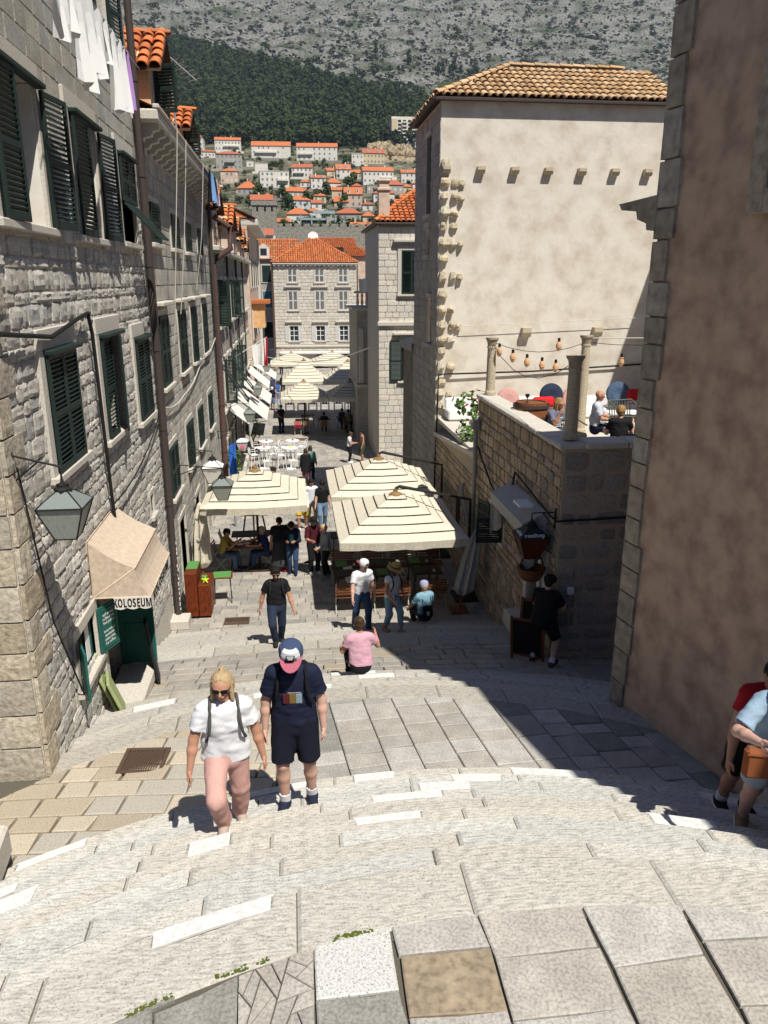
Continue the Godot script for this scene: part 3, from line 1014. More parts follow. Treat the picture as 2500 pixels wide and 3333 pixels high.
# four-sided street lantern hanging from its top at y = 0; s its height
func lantern(label: String, at: Vector3, s: float, wall: Vector3, top: Material, glass: Material, frame: Material, words := [], bracket_y := 0.1, word_mat: Material = null) -> Node3D:
	var t := thing("street_lantern", label, "lantern", at)
	var w := s * 0.36
	var b := B.new()
	b.lathe([Vector2(0.0, 0.0), Vector2(s * 0.02, -s * 0.005), Vector2(s * 0.035, -s * 0.06), Vector2(s * 0.1, -s * 0.09), Vector2(s * 0.1, -s * 0.13), Vector2(s * 0.15, -s * 0.17), Vector2(s * 0.15, -s * 0.2), Vector2(0.0, -s * 0.2)].map(func(q): return Vector2(q.x, q.y)), 4)
	b.box(v3(0, -s * 0.975, 0), v3(s * 0.34, s * 0.03, s * 0.34), 0.004)
	for k in 4:
		var a := PI * 0.25 + PI * 0.5 * k
		var d := v3(cos(a), 0, sin(a)) * sqrt(2.0)
		b.tube([d * s * 0.1 + v3(0, -s * 0.2, 0), d * w + v3(0, -s * 0.42, 0), d * s * 0.17 + v3(0, -s * 0.98, 0)], s * 0.014, 5)
		var d2 := v3(cos(a + PI * 0.5), 0, sin(a + PI * 0.5)) * sqrt(2.0)
		b.tube([d * w + v3(0, -s * 0.42, 0), d2 * w + v3(0, -s * 0.42, 0)], s * 0.016, 5)
	obj("frame", b, frame, t)
	var g := B.new(); var r := B.new()
	for k in 4:
		var a := PI * 0.25 + PI * 0.5 * k
		var d := v3(cos(a), 0, sin(a)) * sqrt(2.0); var d2 := v3(cos(a + PI * 0.5), 0, sin(a + PI * 0.5)) * sqrt(2.0)
		r.quad_o(d * s * 0.1 + v3(0, -s * 0.2, 0), d2 * s * 0.1 + v3(0, -s * 0.2, 0), d2 * w * 0.99 + v3(0, -s * 0.415, 0), d * w * 0.99 + v3(0, -s * 0.415, 0), v3(0, -s * 0.5, 0))
		g.quad_o(d * w * 0.98 + v3(0, -s * 0.425, 0), d2 * w * 0.98 + v3(0, -s * 0.425, 0), d2 * s * 0.168 + v3(0, -s * 0.97, 0), d * s * 0.168 + v3(0, -s * 0.97, 0), v3(0, -s * 0.6, 0))
	obj("roof", r, top, t)
	obj("glass", g, glass, t)
	if wall != Vector3.ZERO:
		var i := B.new()
		var wl := wall - at
		i.tube([wl + v3(0, bracket_y, 0), v3(0, bracket_y, 0), v3(0, 0, 0)], 0.014, 5)
		i.tube([wl + v3(0, bracket_y - 0.3, 0), wl * 0.45 + v3(0, bracket_y, 0)], 0.012, 5)
		i.box(wl + v3(0, bracket_y - 0.12, 0), v3(0.03, 0.4, 0.05), 0.004)
		obj("bracket", i, M.rust if frame != M.iron else M.iron, t)
	for k in words.size():
		var o := letters(words[k], s * 0.085 if s < 1.0 else s * 0.075, word_mat if word_mat else M.print_black, t)
		o.position = v3(0, -s * (0.55 + 0.11 * k), w - (0.09 + 0.11 * k) * (w - s * 0.17) / 0.55 - 0.035 * s + 0.012)
		o.rotation.x = -atan2(w - s * 0.17, s * 0.55) * -1.0
	return t

func letters(text: String, h: float, m: Material, parent: Node, called := "lettering", font := "Droid Sans", deep := 0.004, bold := 700) -> MeshInstance3D:
	var f := SystemFont.new()
	f.font_names = PackedStringArray([font])
	f.font_weight = bold
	var t := TextMesh.new()
	t.text = text
	t.font = f
	t.font_size = 32
	t.pixel_size = h / 32.0 * 1.35
	t.depth = deep
	t.curve_step = 2.0
	var o := MeshInstance3D.new()
	o.mesh = t
	o.material_override = m
	add_named(o, called, parent)
	return o

# cloth hanging from a line: a rippled sheet with thickness, top edge from a to c
func cloth(a: Vector3, c: Vector3, drop0: float, drop1: float, ripple: float, seed_: int) -> B:
	var b := B.new()
	var nx := 6; var ny := 5
	var side := (c - a).cross(Vector3.UP).normalized()
	var g := []
	for j in ny + 1:
		for k in nx + 1:
			var f := float(k) / nx; var h := float(j) / ny
			var sw := sin(f * 9.0 + seed_ * 1.7 + h * 1.2) * ripple * (0.3 + h) + sin(seed_ * 3.1) * ripple * h
			g.append(a.lerp(c, 0.5 + (f - 0.5) * (1.0 - 0.18 * h * absf(sin(seed_ * 2.0)))) - Vector3(0, lerpf(drop0, drop1, f) * h + 0.02 * sin(f * 12.0), 0) + side * sw)
	for j in ny:
		for k in nx:
			var q := [g[j * (nx + 1) + k], g[j * (nx + 1) + k + 1], g[(j + 1) * (nx + 1) + k + 1], g[(j + 1) * (nx + 1) + k]]
			b.quad(q[0], q[1], q[2], q[3])
			b.quad(q[3] - side * 0.006, q[2] - side * 0.006, q[1] - side * 0.006, q[0] - side * 0.006)
	return b


# ---------- the row of stone houses on the left; their facades stand in the plane x = -3.15
func gable_dormer(parent: Node, world: Transform3D, u0: float, u1: float, y0: float, ye: float, yr: float, back: float, front: float, wall: Material, ps: Pieces, shut := true) -> void:
	# ridge across the street wall; slopes face along the street
	var um := (u0 + u1) * 0.5
	var w := B.new()
	var poly := PackedVector2Array([Vector2(u0, y0), Vector2(u1, y0), Vector2(u1, ye + 0.06), Vector2(um, yr - 0.06), Vector2(u0, ye + 0.06)])
	w.prism(poly, -back, front)
	obj("dormer_wall", w, wall, parent)
	var r := B.new()
	var ov := 0.28
	var k := (yr - ye) / (um - u0)
	for s in [[u0 - ov, um], [u1 + ov, um]]:
		var ya: float = yr - absf(s[0] - um) * k
		r.quad_o(v3(s[0], ya, -back), v3(s[0], ya, front + 0.3), v3(um, yr, front + 0.3), v3(um, yr, -back), v3(um, y0, 0))
		r.quad_o(v3(s[0], ya - 0.07, -back), v3(s[0], ya - 0.07, front + 0.3), v3(um, yr - 0.07, front + 0.3), v3(um, yr - 0.07, -back), v3(um, yr + 5.0, 0))
		r.quad_o(v3(s[0], ya, front + 0.3), v3(um, yr, front + 0.3), v3(um, yr - 0.07, front + 0.3), v3(s[0], ya - 0.07, front + 0.3), v3(um, y0, -5))
		r.quad_o(v3(s[0], ya, -back), v3(s[0], ya, front + 0.3), v3(s[0], ya - 0.07, front + 0.3), v3(s[0], ya - 0.07, -back), v3(um, ya, 0))
	obj("dormer_roof", r, M.roof_under, parent)
	var near := slope_xf(v3(u0 - ov, yr - (um - u0 + ov) * k, -back), v3(u0 - ov, yr - (um - u0 + ov) * k, front + 0.3), v3(um, yr, -back))
	tile_slope(ps, world, near, back + front + 0.3, (v3(u0 - ov, yr - (um - u0 + ov) * k, 0) - v3(um, yr, 0)).length(), 0.25, 0.34)
	ridge_row(ps, world, v3(um, yr + 0.03, -back), v3(um, yr + 0.03, front + 0.32), 0.22)
	if shut:
		window_frame(parent, um - 0.5, um + 0.5, y0 + 0.15, ye + 0.02, M.dressed, 0.1, 0.1, 0.02, 0.05, front)
		shutters(parent, um - 0.5, um + 0.5, y0 + 0.15, ye + 0.02, front + 0.05, 1.9, 0.4, false)
		boxy("window_glass", v3(um, (y0 + 0.15 + ye) * 0.5, front + 0.004), v3(1.0, ye - y0 - 0.15, 0.01), M.dark, parent)

func build_left() -> void:
	var turn := PI / 2
	var o := v3(-3.15, 0, 0)
	# ---- first house: rubble below, dressed blocks above
	var h := thing("stone_house", "nearest rubble stone house on the left, with green shutters and white laundry", "house", o, turn)
	var X := h.transform
	var holes := [[9.45, 9.15, 11.2, 10.85], [12.75, 9.15, 14.3, 10.88], [16.05, 9.2, 17.4, 10.8], [10.25, 6.05, 11.6, 7.65], [13.2, 5.92, 14.6, 7.65], [16.05, 5.72, 17.4, 7.4], [15.1, 12.4, 16.2, 13.9], [16.35, 3.62, 16.7, 4.05], [10.2, 2.93, 11.2, 3.68], [11.65, 0.9, 13.05, 3.75]]
	var wall := B.new()
	panel(wall, 8.55, 18.1, -0.5, 16.0, holes, -0.012, 0.45)
	hull(wall, 8.55, 18.1, -0.5, 16.0, 9.0, -0.02)
	var wm := obj("wall", wall, M.mortar, h)
	var stones := Pieces.new()
	stones.pool = stone_pool(16, 0.34, 0.12, 4)
	stones.tones = M.rubble
	masonry(stones, X, 8.95, 18.1, 1.2, 9.75, holes, [0.12, 0.3], [0.15, 0.5], [0.055, 0.085], 0.014, -0.04, -1, true)
	emit(stones, "stone", wm, 300)
	var blocks := Pieces.new()
	blocks.pool = stone_pool(8, 0.16, 0.04, 2)
	blocks.tones = M.ashlar
	masonry(blocks, X, 8.55, 18.1, 9.76, 16.0, holes, [0.26, 0.33], [0.35, 0.75], [0.04, 0.055], 0.014, -0.03)
	# big corner stones, both sides of the corner
	var q := Pieces.new()
	q.pool = stone_pool(8, 0.22, 0.025, 4)
	q.tones = M.quoin
	var y := 2.2
	var n := 0
	while y < 16.0:
		var hh := rf(0.34, 0.5)
		var l := 0.62 if n % 2 == 0 else 0.36
		piece(q, X, Transform3D(Basis(v3(l, 0, 0), v3(0, hh - 0.02, 0), v3(0, 0, 0.09)), v3(8.56, y + 0.01, -0.04)), rng.randi() % 5)
		var u := 0.0
		var first := 0.5 if n % 2 == 0 else 0.85
		while u < 5.0:
			var w := first if u == 0.0 else rf(0.6, 1.1)
			piece(q, X, Transform3D(Basis(v3(0, 0, w - 0.02), v3(0, hh - 0.02, 0), v3(-0.09, 0, 0)), v3(8.59, y + 0.01, -u - w)), rng.randi() % 5)
			u += w
		y += hh
		n += 1
	emit(q, "corner_stone", wm, 120)
	emit(blocks, "stone_block", wm, 250)
	for e in holes.slice(0, 7): window_frame(h, e[0], e[2], e[1], e[3], M.dressed, 0.2, 0.26, 0.055, 0.12)
	window_frame(h, 16.35, 16.7, 3.62, 4.05, M.dressed, 0.1, 0.12, 0.04, 0.1)
	for e in holes.slice(0, 8): boxy("window_glass", v3((e[0] + e[2]) * 0.5, (e[1] + e[3]) * 0.5, -0.43), v3(e[2] - e[0], e[3] - e[1], 0.04), M.glass_dark, h)
	for e in holes.slice(0, 2):
		boxy("window_reveal", v3(e[2] - 0.012, (e[1] + e[3]) * 0.5, -0.2), v3(0.02, e[3] - e[1] - 0.02, 0.42), M.white_plaster, h)
		boxy("casement", v3(e[0] + 0.3, (e[1] + e[3]) * 0.5, -0.35), v3(0.05, e[3] - e[1] - 0.02, 0.05), M.white_plaster, h)
	# shutters of the upper row: near leaf pushed out, far leaf folded on the wall
	var lid := func(e: Array) -> void:
		boxy("shutter_head", v3((e[0] + e[2]) * 0.5, e[3] - 0.03, 0.12), v3(e[2] - e[0] + 0.06, 0.06, 0.14), M.shutter, h, 0.01)
	for e in holes.slice(0, 2):
		var hw: float = 0.72
		shutter(h, 0.66 if e[0] < 10.0 else 0.72, e[3] - e[1] - 0.06, turned(e[0], e[1], 0.1, -0.06), true)
		shutter(h, -hw, e[3] - e[1] - 0.06, turned(e[2] + 0.04, e[1], 0.1, 2.98), true)
		lid.call(e)
	# third window: leaves shut above, lower half propped out
	var e3: Array = holes[2]
	shutter(h, 0.66, 0.85, turned(e3[0], e3[3] - 0.87, 0.09, 0), true, "shutter", null, null, 0.06, 0.45)
	shutter(h, -0.66, 0.85, turned(e3[2], e3[3] - 0.87, 0.09, 0), true, "shutter", null, null, 0.06, 0.45)
	var prop := Transform3D(Basis(Vector3.RIGHT, -0.75), v3(e3[0] + 0.02, e3[3] - 0.9, 0.1)) * Transform3D(Basis.IDENTITY, v3(0, -0.85, 0))
	shutter(h, 1.3, 0.85, prop, true, "propped_shutter", null, null, 0.06, 0.5)
	lid.call(e3)
	for k in range(3, 6):
		var e: Array = holes[k]
		shutters(h, e[0], e[2], e[1], e[3] - 0.06, 0.08, 0.0, 0.22 if k == 4 else 0.0, true)
		lid.call(e)
	shutters(h, 15.1, 16.2, 12.4, 13.9, 0.08, 2.9, 2.9, false)
	# shop window and doorway with green joinery
	window_frame(h, 10.2, 11.2, 2.93, 3.68, M.dressed, 0.16, 0.18, 0.04, 0.1)
	var sw := B.new()
	for s in [10.24, 11.16]: sw.box(v3(s, 3.305, -0.1), v3(0.07, 0.75, 0.1), 0.005)
	for s in [2.97, 3.64]: sw.box(v3(10.7, s, -0.1), v3(0.86, 0.07, 0.1), 0.005)
	obj("shop_window", sw, M.teal, h)
	var shelf := B.new()
	shelf.box(v3(10.7, 3.3, -0.42), v3(1.0, 0.75, 0.05))
	for k in 4: shelf.box(v3(10.5, 3.05 + 0.16 * k, -0.32), v3(0.5, 0.03, 0.15))
	obj("window_back", shelf, M.dark, h)
	var ban := boxy("name_banner", v3(10.98, 3.29, -0.06), v3(0.2, 0.6, 0.01), M.sign_white, h)
	var word := "KOLOSEUM"
	for k in 8:
		var lt := letters(word[k], 0.066, M.print_black, ban, "lettering", "Droid Serif")
		lt.position = v3(0, 0.258 - 0.074 * k, 0.008)
		lt.scale = v3(1.5, 0.9, 1)
	var sl := B.new()
	sl.box(v3(-0.22, 0.36, 0), v3(0.44, 0.74, 0.035), 0.006)
	sl.box(v3(-0.22, 0.36, 0.0), v3(0.3, 0.58, 0.045), 0.006)
	obj("shop_shutter", sl, M.teal, h).transform = turned(10.2, 2.93, 0.06, 0.4)
	# menu board leaf, open across the doorway side, writing on it
	var mb := B.new()
	mb.box(v3(0.22, 0.37, 0), v3(0.46, 0.76, 0.03), 0.006)
	mb.box(v3(0.22, 0.68, 0.018), v3(0.34, 0.02, 0.012)); mb.box(v3(0.22, 0.06, 0.018), v3(0.34, 0.02, 0.012))
	mb.box(v3(0.05, 0.37, 0.018), v3(0.02, 0.64, 0.012)); mb.box(v3(0.39, 0.37, 0.018), v3(0.02, 0.64, 0.012))
	var board := obj("menu_board", mb, M.teal, h)
	board.transform = turned(11.22, 2.95, 0.07, -0.4)
	var lines := ["soft drinks", "coffee / tea", "fruit juices", "", "local wines", "sandwich", "pizza slice", "ice coffee"]
	for k in lines.size():
		if lines[k]: letters(lines[k], 0.042, M.print_white, board, "lettering", "Droid Sans", 0.002, 400).position = v3(0.21, 0.6 - 0.068 * k, 0.021)
	# door opening, leaf and threshold
	window_frame(h, 11.65, 13.05, 1.0, 3.75, M.dressed, 0.2, 0.25, 0.05, 0.0)
	boxy("door_back", v3(12.35, 2.3, -0.44), v3(1.4, 2.9, 0.02), M.dark, h)
	var dl := B.new()
	dl.box(v3(0, 0.95, 0), v3(0.05, 2.0, 0.62), 0.006)
	dl.box(v3(-0.03, 1.35, 0), v3(0.02, 0.75, 0.4), 0.006); dl.box(v3(-0.03, 0.45, 0), v3(0.02, 0.6, 0.4), 0.006)
	obj("door_leaf", dl, M.teal, h).position = v3(13.02, 1.9, 0.22)
	boxy("threshold", v3(12.3, 1.72, 0.2), v3(1.5, 0.22, 0.62), M.dressed, h, 0.02)
	# ---- awning of the shop: three hoops turning on one axle
	var aw := thing("shop_awning", "beige canvas hood awning with a lettered valance over the shop door", "awning", v3(-3.13, 3.86, -11.25), turn)
	var hoops := [[PI / 2, 0.9], [0.62, 0.8], [0.0, 0.84]]
	var L := 1.95
	var cv := B.new()
	var pts := []
	for e in hoops: pts.append(v3(0, sin(e[0]) * e[1], cos(e[0]) * e[1]))
	for k in 2:
		var a: Vector3 = pts[k]; var c: Vector3 = pts[k + 1]
		var m := 5
		for j in m:   # canvas sags between the hoops
			var fa := float(j) / m; var fb := (j + 1.0) / m
			var pa := a.lerp(c, fa) * (1.0 - 0.05 * sin(PI * fa)); var pb := a.lerp(c, fb) * (1.0 - 0.05 * sin(PI * fb))
			for i in 6:
				var x0 := L * i / 6.0; var x1 := L * (i + 1) / 6.0
				cv.quad(pa + v3(x0, 0, 0), pb + v3(x0, 0, 0), pb + v3(x1, 0, 0), pa + v3(x1, 0, 0))
			cv.tri(v3(0, 0, 0), pb, pa); cv.tri(v3(L, 0, 0), pa + v3(L, 0, 0), pb + v3(L, 0, 0))
	obj("canopy", cv, M.canvas_tan, aw)
	var rib := B.new()
	for e in pts: rib.tube([v3(0, 0, 0), e * 1.01, e * 1.01 + v3(L, 0, 0), v3(L, 0, 0)], 0.013, 5)
	obj("hoop", rib, M.canvas_tan, aw)
	var vl := B.new()
	var wave := PackedVector2Array()
	for k in 13: wave.append(Vector2(0.3 + 0.56 * k / 12.0, 0.0))
	for k in range(12, -1, -1): wave.append(Vector2(0.3 + 0.56 * k / 12.0, -0.17 - 0.03 * absf(sin(PI * k / 4.0))))
	vl.t = Transform3D(Basis(Vector3.UP, -PI / 2), v3(0, 0, 0))
	vl.prism(wave, 0.0, 0.012)
	var w2 := PackedVector2Array()
	for k in 25: w2.append(Vector2(L * k / 24.0, 0.0))
	for k in range(24, -1, -1): w2.append(Vector2(L * k / 24.0, -0.17 - 0.03 * absf(sin(PI * k / 4.0))))
	vl.t = Transform3D(Basis.IDENTITY, v3(0, 0, 0.84))
	vl.prism(w2, 0.0, 0.012)
	obj("valance", vl, M.canvas_white, aw)
	var kk := letters("KOLOSEUM", 0.13, M.print_black, aw, "lettering", "Droid Sans", 0.004, 700)
	kk.transform = Transform3D(Basis(Vector3.UP, -PI / 2).scaled(Vector3.ONE), v3(-0.017, -0.09, 0.58))
	kk.scale = v3(0.62, 1.1, 1)
	var k2 := letters("KOLOSEUM", 0.13, M.print_black, aw)
	k2.transform = Transform3D(Basis.IDENTITY, v3(0.95, -0.09, 0.858))
	k2.scale = v3(1.6, 1.1, 1)
	# leaning boards and the menu board stand
	for k in 2:
		var b := B.new()
		b.box(v3(0, 0.33, 0), v3(0.46, 0.66, 0.05), 0.012)
		var t := tag(obj("leaning_board", b, mat("pale_green", 0.36, 0.42, 0.2, 0.7, "fine", 1.0)), ["pale green board leaning in front against another by the shop wall", "pale green board leaning against the wall behind its twin"][k], "board")
		t.transform = Transform3D(Basis(Vector3.UP, PI / 2 + 0.25) * Basis(Vector3.RIGHT, -0.32), v3(-2.82 - 0.13 * k, G(-2.8, -11.2) - 0.02, -11.15 - 0.12 * k))
	var blk := B.new()
	blk.box(v3(0, 0.62, 0), v3(0.05, 1.3, 0.62), 0.01)
	var bo := tag(obj("menu_stand", blk, M.iron), "tall black panel standing beside the shop door", "panel")
	bo.transform = Transform3D(Basis(Vector3.FORWARD, -0.12) * Basis(Vector3.UP, 0.2), v3(-2.62, G(-2.6, -13.0) - 0.01, -13.0))
	# ---- second house
	var h2 := thing("stone_house", "grey stone house with a bracketed eaves cornice beyond the dark drain pipe", "house", o, turn)
	var X2 := h2.transform
	var cols := [[19.2, 20.5], [22.5, 23.95], [25.4, 26.7], [28.7, 30.0]]
	var rows := [[9.32, 10.2], [5.98, 7.66], [3.2, 4.45]]
	var ho := []
	for r in rows:
		for c in cols: ho.append([c[0], r[0], c[1], r[1]])
	ho.append([20.0, -0.2, 21.1, 2.3])
	ho.append([23.5, -0.5, 24.6, 2.0])
	ho.append([26.5, -0.7, 27.8, 1.9])
	var w2b := B.new()
	panel(w2b, 18.1, 32.5, -1.2, 11.6, ho, -0.02, 0.4)
	hull(w2b, 18.1, 32.5, -1.2, 11.6, 9.0, -0.02)
	var wm2 := obj("wall", w2b, M.mortar, h2)
	var s2 := Pieces.new()
	s2.pool = stone_pool(10, 0.25, 0.06, 2)
	s2.tones = M.ashlar + M.rubble.slice(2, 5)
	masonry(s2, X2, 18.1, 32.5, -0.6, 8.0, ho, [0.2, 0.3], [0.22, 0.5], [0.05, 0.07], 0.018, -0.03)
	masonry(s2, X2, 18.1, 32.5, 8.0, 11.2, ho, [0.3, 0.42], [0.4, 0.8], [0.045, 0.055], 0.014, -0.03, 6)
	emit(s2, "stone", wm2, 300)
	for e in ho: window_frame(h2, e[0], e[2], e[1], e[3], M.dressed, 0.14, 0.16, 0.04, 0.14 if e[1] > 3.0 else 0.0)
	for c in cols: boxy("window_hood", v3((c[0] + c[1]) * 0.5, 7.95, 0.1), v3(c[1] - c[0] + 0.5, 0.1, 0.26), M.dressed, h2, 0.02)
	for e in ho: boxy("window_glass", v3((e[0] + e[2]) * 0.5, (e[1] + e[3]) * 0.5, -0.39), v3(e[2] - e[0], e[3] - e[1], 0.02), M.dark, h2)
	for k in 12:
		var e: Array = ho[k]
		shutters(h2, e[0], e[2], e[1], e[3], 0.06, 0.12 if k % 3 == 0 else 0.0, 0.0, false)
	# cornice on corbels
	boxy("cornice", v3(25.3, 11.78, 0.2), v3(14.5, 0.22, 0.7), M.dressed, h2, 0.03)
	boxy("gutter", v3(25.3, 11.94, 0.52), v3(14.5, 0.09, 0.14), M.dressed, h2, 0.02)
	var cb := B.new()
	cb.prism(PackedVector2Array([Vector2(0, 0), Vector2(0.5, 0), Vector2(0.5, -0.12), Vector2(0.36, -0.16), Vector2(0.34, -0.24), Vector2(0.18, -0.28), Vector2(0.14, -0.36), Vector2(0, -0.4)]), -0.11, 0.11)
	var cbm := cb.into(ArrayMesh.new(), M.dressed)
	for k in 18: obj("corbel", cbm, null, h2).transform = Transform3D(Basis(Vector3.UP, -PI / 2), v3(18.5 + k * 0.81, 11.67, 0.0))
	# roof slab and dormers
	var rf2 := B.new()
	rf2.quad(v3(18.1, 11.9, 0.6), v3(32.5, 11.9, 0.6), v3(32.5, 14.2, -5.0), v3(18.1, 14.2, -5.0))
	obj("roof", rf2, M.tile[2], h2)
	var dt := Pieces.new()
	dt.pool = ridge_tile_pool()
	dt.tones = M.tile
	gable_dormer(h2, X2, 18.95, 20.9, 11.9, 13.0, 13.72, 2.2, 0.3, M.cream_plaster, dt)
	gable_dormer(h2, X2, 25.2, 26.9, 11.9, 12.85, 13.35, 1.6, 0.15, M.cream_plaster, dt)
	emit(dt, "roof_tile", h2, 300)
	# ---- third house with pink attic behind a terrace, tiled dormers
	var h3 := thing("stone_house", "long weathered stone house beyond the brown bent pipe, with a pink attic", "house", o, turn)
	var X3 := h3.transform
	var ho3 := []
	var u := 34.2
	while u < 58.0:
		ho3.append([u, 6.6, u + 1.0, 8.5])
		ho3.append([u, 3.0, u + 1.0, 5.0])
		ho3.append([u - 0.2, -1.2, u + 1.2, 1.4])
		u += 2.1
	var w3 := B.new()
	panel(w3, 32.5, 59.0, -2.0, 9.6, ho3, -0.02, 0.35)
	hull(w3, 32.5, 59.0, -2.0, 9.6, 9.0, -0.02)
	var wm3 := obj("wall", w3, M.mortar, h3)
	var s3 := Pieces.new()
	s3.pool = s2.pool
	s3.tones = M.ashlar
	masonry(s3, X3, 32.5, 59.0, -1.0, 9.6, ho3, [0.3, 0.42], [0.4, 0.8], [0.045, 0.06], 0.018, -0.03)
	emit(s3, "stone", wm3, 60)
	for e in ho3:
		var fr := B.new()
		for s in [e[0] - 0.08, e[2] + 0.08]: fr.box(v3(s, (e[1] + e[3]) * 0.5, -0.02), v3(0.16, e[3] - e[1], 0.16))
		fr.box(v3((e[0] + e[2]) * 0.5, e[3] + 0.08, 0.0), v3(e[2] - e[0] + 0.34, 0.16, 0.2))
		if e[1] > 0.0: fr.box(v3((e[0] + e[2]) * 0.5, e[1] - 0.07, 0.06), v3(e[2] - e[0] + 0.5, 0.12, 0.34))
		boxy("window_glass", v3((e[0] + e[2]) * 0.5, (e[1] + e[3]) * 0.5, -0.33), v3(e[2] - e[0], e[3] - e[1], 0.02), M.dark, h3)
		obj("window_frame", fr, M.dressed, h3)
	for k in ho3.size():
		var e: Array = ho3[k]
		if e[1] > 0.0 and k < 24:
			if k == 1 or k == 7: shutter(h3, 1.0, 1.9, Transform3D(Basis(Vector3.RIGHT, -0.6), v3(e[0], e[3] - 0.1, 0.1)) * Transform3D(Basis.IDENTITY, v3(0, -1.9, 0)), false, "propped_shutter")
			else: shutters(h3, e[0], e[2], e[1], e[3], 0.08, 0.0 if k % 4 else 1.4, 0.0 if k % 5 else 1.6, false)
	boxy("terrace_cornice", v3(45.75, 9.7, 0.14), v3(26.6, 0.2, 0.6), M.dressed, h3, 0.03)
	var rail := B.new()
	for k in 14: rail.tube([v3(33 + k * 2.0, 9.8, 0.3), v3(33 + k * 2.0, 10.5, 0.3)], 0.02, 5)
	rail.tube([v3(33, 10.5, 0.3), v3(59, 10.5, 0.3)], 0.02, 5)
	obj("terrace_railing", rail, M.iron, h3)
	var at := B.new()
	at.box(v3(38.5, 10.9, -1.9), v3(11.6, 2.2, 2.9))
	at.box(v3(50.5, 10.7, -1.9), v3(11.0, 1.8, 2.6))
	obj("attic_wall", at, M.pink_plaster, h3)
	for k in 5:
		var uu := 35.0 + k * 3.6
		boxy("attic_window", v3(uu + 1.0, 10.7, -0.48 if k < 3 else -0.62), v3(1.0, 1.5, 0.1), M.shutter, h3, 0.01)
		boxy("attic_pilaster", v3(uu - 0.5, 10.85, -0.4), v3(0.35, 2.0, 0.3), M.dressed, h3, 0.02)
	var at3 := Pieces.new()
	at3.pool = dt.pool
	at3.tones = M.tile + M.tile_old.slice(3, 6)
	for e in [[33.0, 35.2, 11.35, 12.05, 1.6, 0.2], [35.6, 38.0, 10.9, 11.6, 2.0, 0.55], [41.0, 43.5, 10.9, 11.5, 2.0, 0.45], [46.5, 48.5, 10.7, 11.2, 1.6, 0.4], [50.5, 52.5, 10.4, 10.9, 1.6, 0.35]]:
		gable_dormer(h3, X3, e[0], e[1], 9.8, e[2], e[3], e[4], e[5], M.pink_plaster, at3, false)
	emit(at3, "roof_tile", h3, 160)
	# ---- pipes
	drain_pipe("dark brown drain pipe full height between the two nearest stone houses, stickers on its foot", [v3(-3.02, 0.25, -18.05), v3(-3.02, 16, -18.05)], 0.075, M.pipe, [1.6, 3.4, 5.2, 7.0, 8.8, 10.6, 12.4])
	drain_pipe("thinner dark pipe beside the second house's corner under its eaves", [v3(-3.05, 2.9, -18.45), v3(-3.05, 11.6, -18.45)], 0.06, M.pipe, [5, 7, 9])
	drain_pipe("thick reddish brown drain pipe with an offset bend at the end of the grey house", [v3(-3.0, -0.55, -32.75), v3(-3.0, 9.0, -32.75), v3(-2.85, 9.35, -32.9), v3(-2.3, 9.7, -33.0), v3(-2.3, 10.5, -33.0), v3(-2.9, 10.9, -33.0)], 0.12, M.pipe_brown, [1.5, 3.5, 5.5, 7.5])
	drain_pipe("black pipe under the cornice end of the grey house", [v3(-3.0, 5.0, -32.3), v3(-3.0, 11.6, -32.3)], 0.07, M.pipe, [])
	for e in [[40.5, 9.6], [47.0, 9.6], [53.0, 9.6]]:
		drain_pipe(["narrow dark pipe on the long weathered house, first", "narrow dark pipe halfway along the long weathered house", "narrow dark pipe near the far end of the long weathered house"][int((e[0] - 40) / 6.2)], [v3(-3.05, -0.8, -e[0]), v3(-3.05, e[1], -e[0])], 0.06, M.pipe, [])
	var stk := B.new()
	for k in 14: stk.box(v3(-2.945 + rf(-0.01, 0.01), 0.7 + k * 0.13 + rf(-0.04, 0.04), -18.02 + rf(-0.04, 0.04)), v3(0.012, rf(0.04, 0.1), rf(0.04, 0.08)))
	tag(obj("stickers", stk, M.sign_white), "white stickers on the lower part of the dark drain pipe", "stickers")
	# ---- cables on the first house
	cable("wall_cable", "thick black cable along the first house turning down between its middle windows", [v3(-3.05, 7.95, -8.7), v3(-3.05, 7.8, -10.5), v3(-3.05, 7.98, -12.0), v3(-3.05, 8.02, -12.45), v3(-3.05, 7.7, -12.6), v3(-3.05, 5.0, -12.75), v3(-3.05, 3.9, -12.9)], 0.03, M.cable)
	cable("wall_cable", "thin cable sagging from the cable knot to the dark pipe on the first house", [v3(-3.05, 4.9, -12.8), v3(-3.05, 5.6, -18.0)], 0.015, M.cable, 0.25)
	cable("wall_cable", "pale cable looping across the grey house below its middle windows", [v3(-3.05, 5.7, -18.2), v3(-3.05, 5.4, -22.0), v3(-3.05, 5.9, -27.0), v3(-3.05, 6.3, -32.5)], 0.018, M.cable_white, 0.15)
	cable("wall_cable", "two thin cables hanging down the corner of the first house", [v3(-3.08, 6.5, -8.75), v3(-3.06, 4.4, -9.2), v3(-3.06, 2.8, -10.1)], 0.012, M.cable)
	for e in [[20.3, 6.9], [21.9, 7.6], [26.0, 8.2]]:
		cable("hanging_rope", ["pale rope hanging from the eaves cornice, nearest", "pale rope hanging from the eaves cornice in the middle", "pale rope hanging from the eaves cornice, far one"][[20.3, 21.9, 26.0].find(e[0])], [v3(-2.5, 11.9, -e[0]), v3(-2.7, 9.8, -e[0] - 0.1), v3(-3.0, e[1], -e[0] - 0.4)], 0.014, M.cable_white, 0.05)
	var jb := boxy("junction_box", v3(-3.02, 4.05, -13.3), v3(0.16, 0.3, 0.36), M.pipe_grey, self, 0.02)
	tag(jb, "grey junction box on the first house above the awning", "junction box")
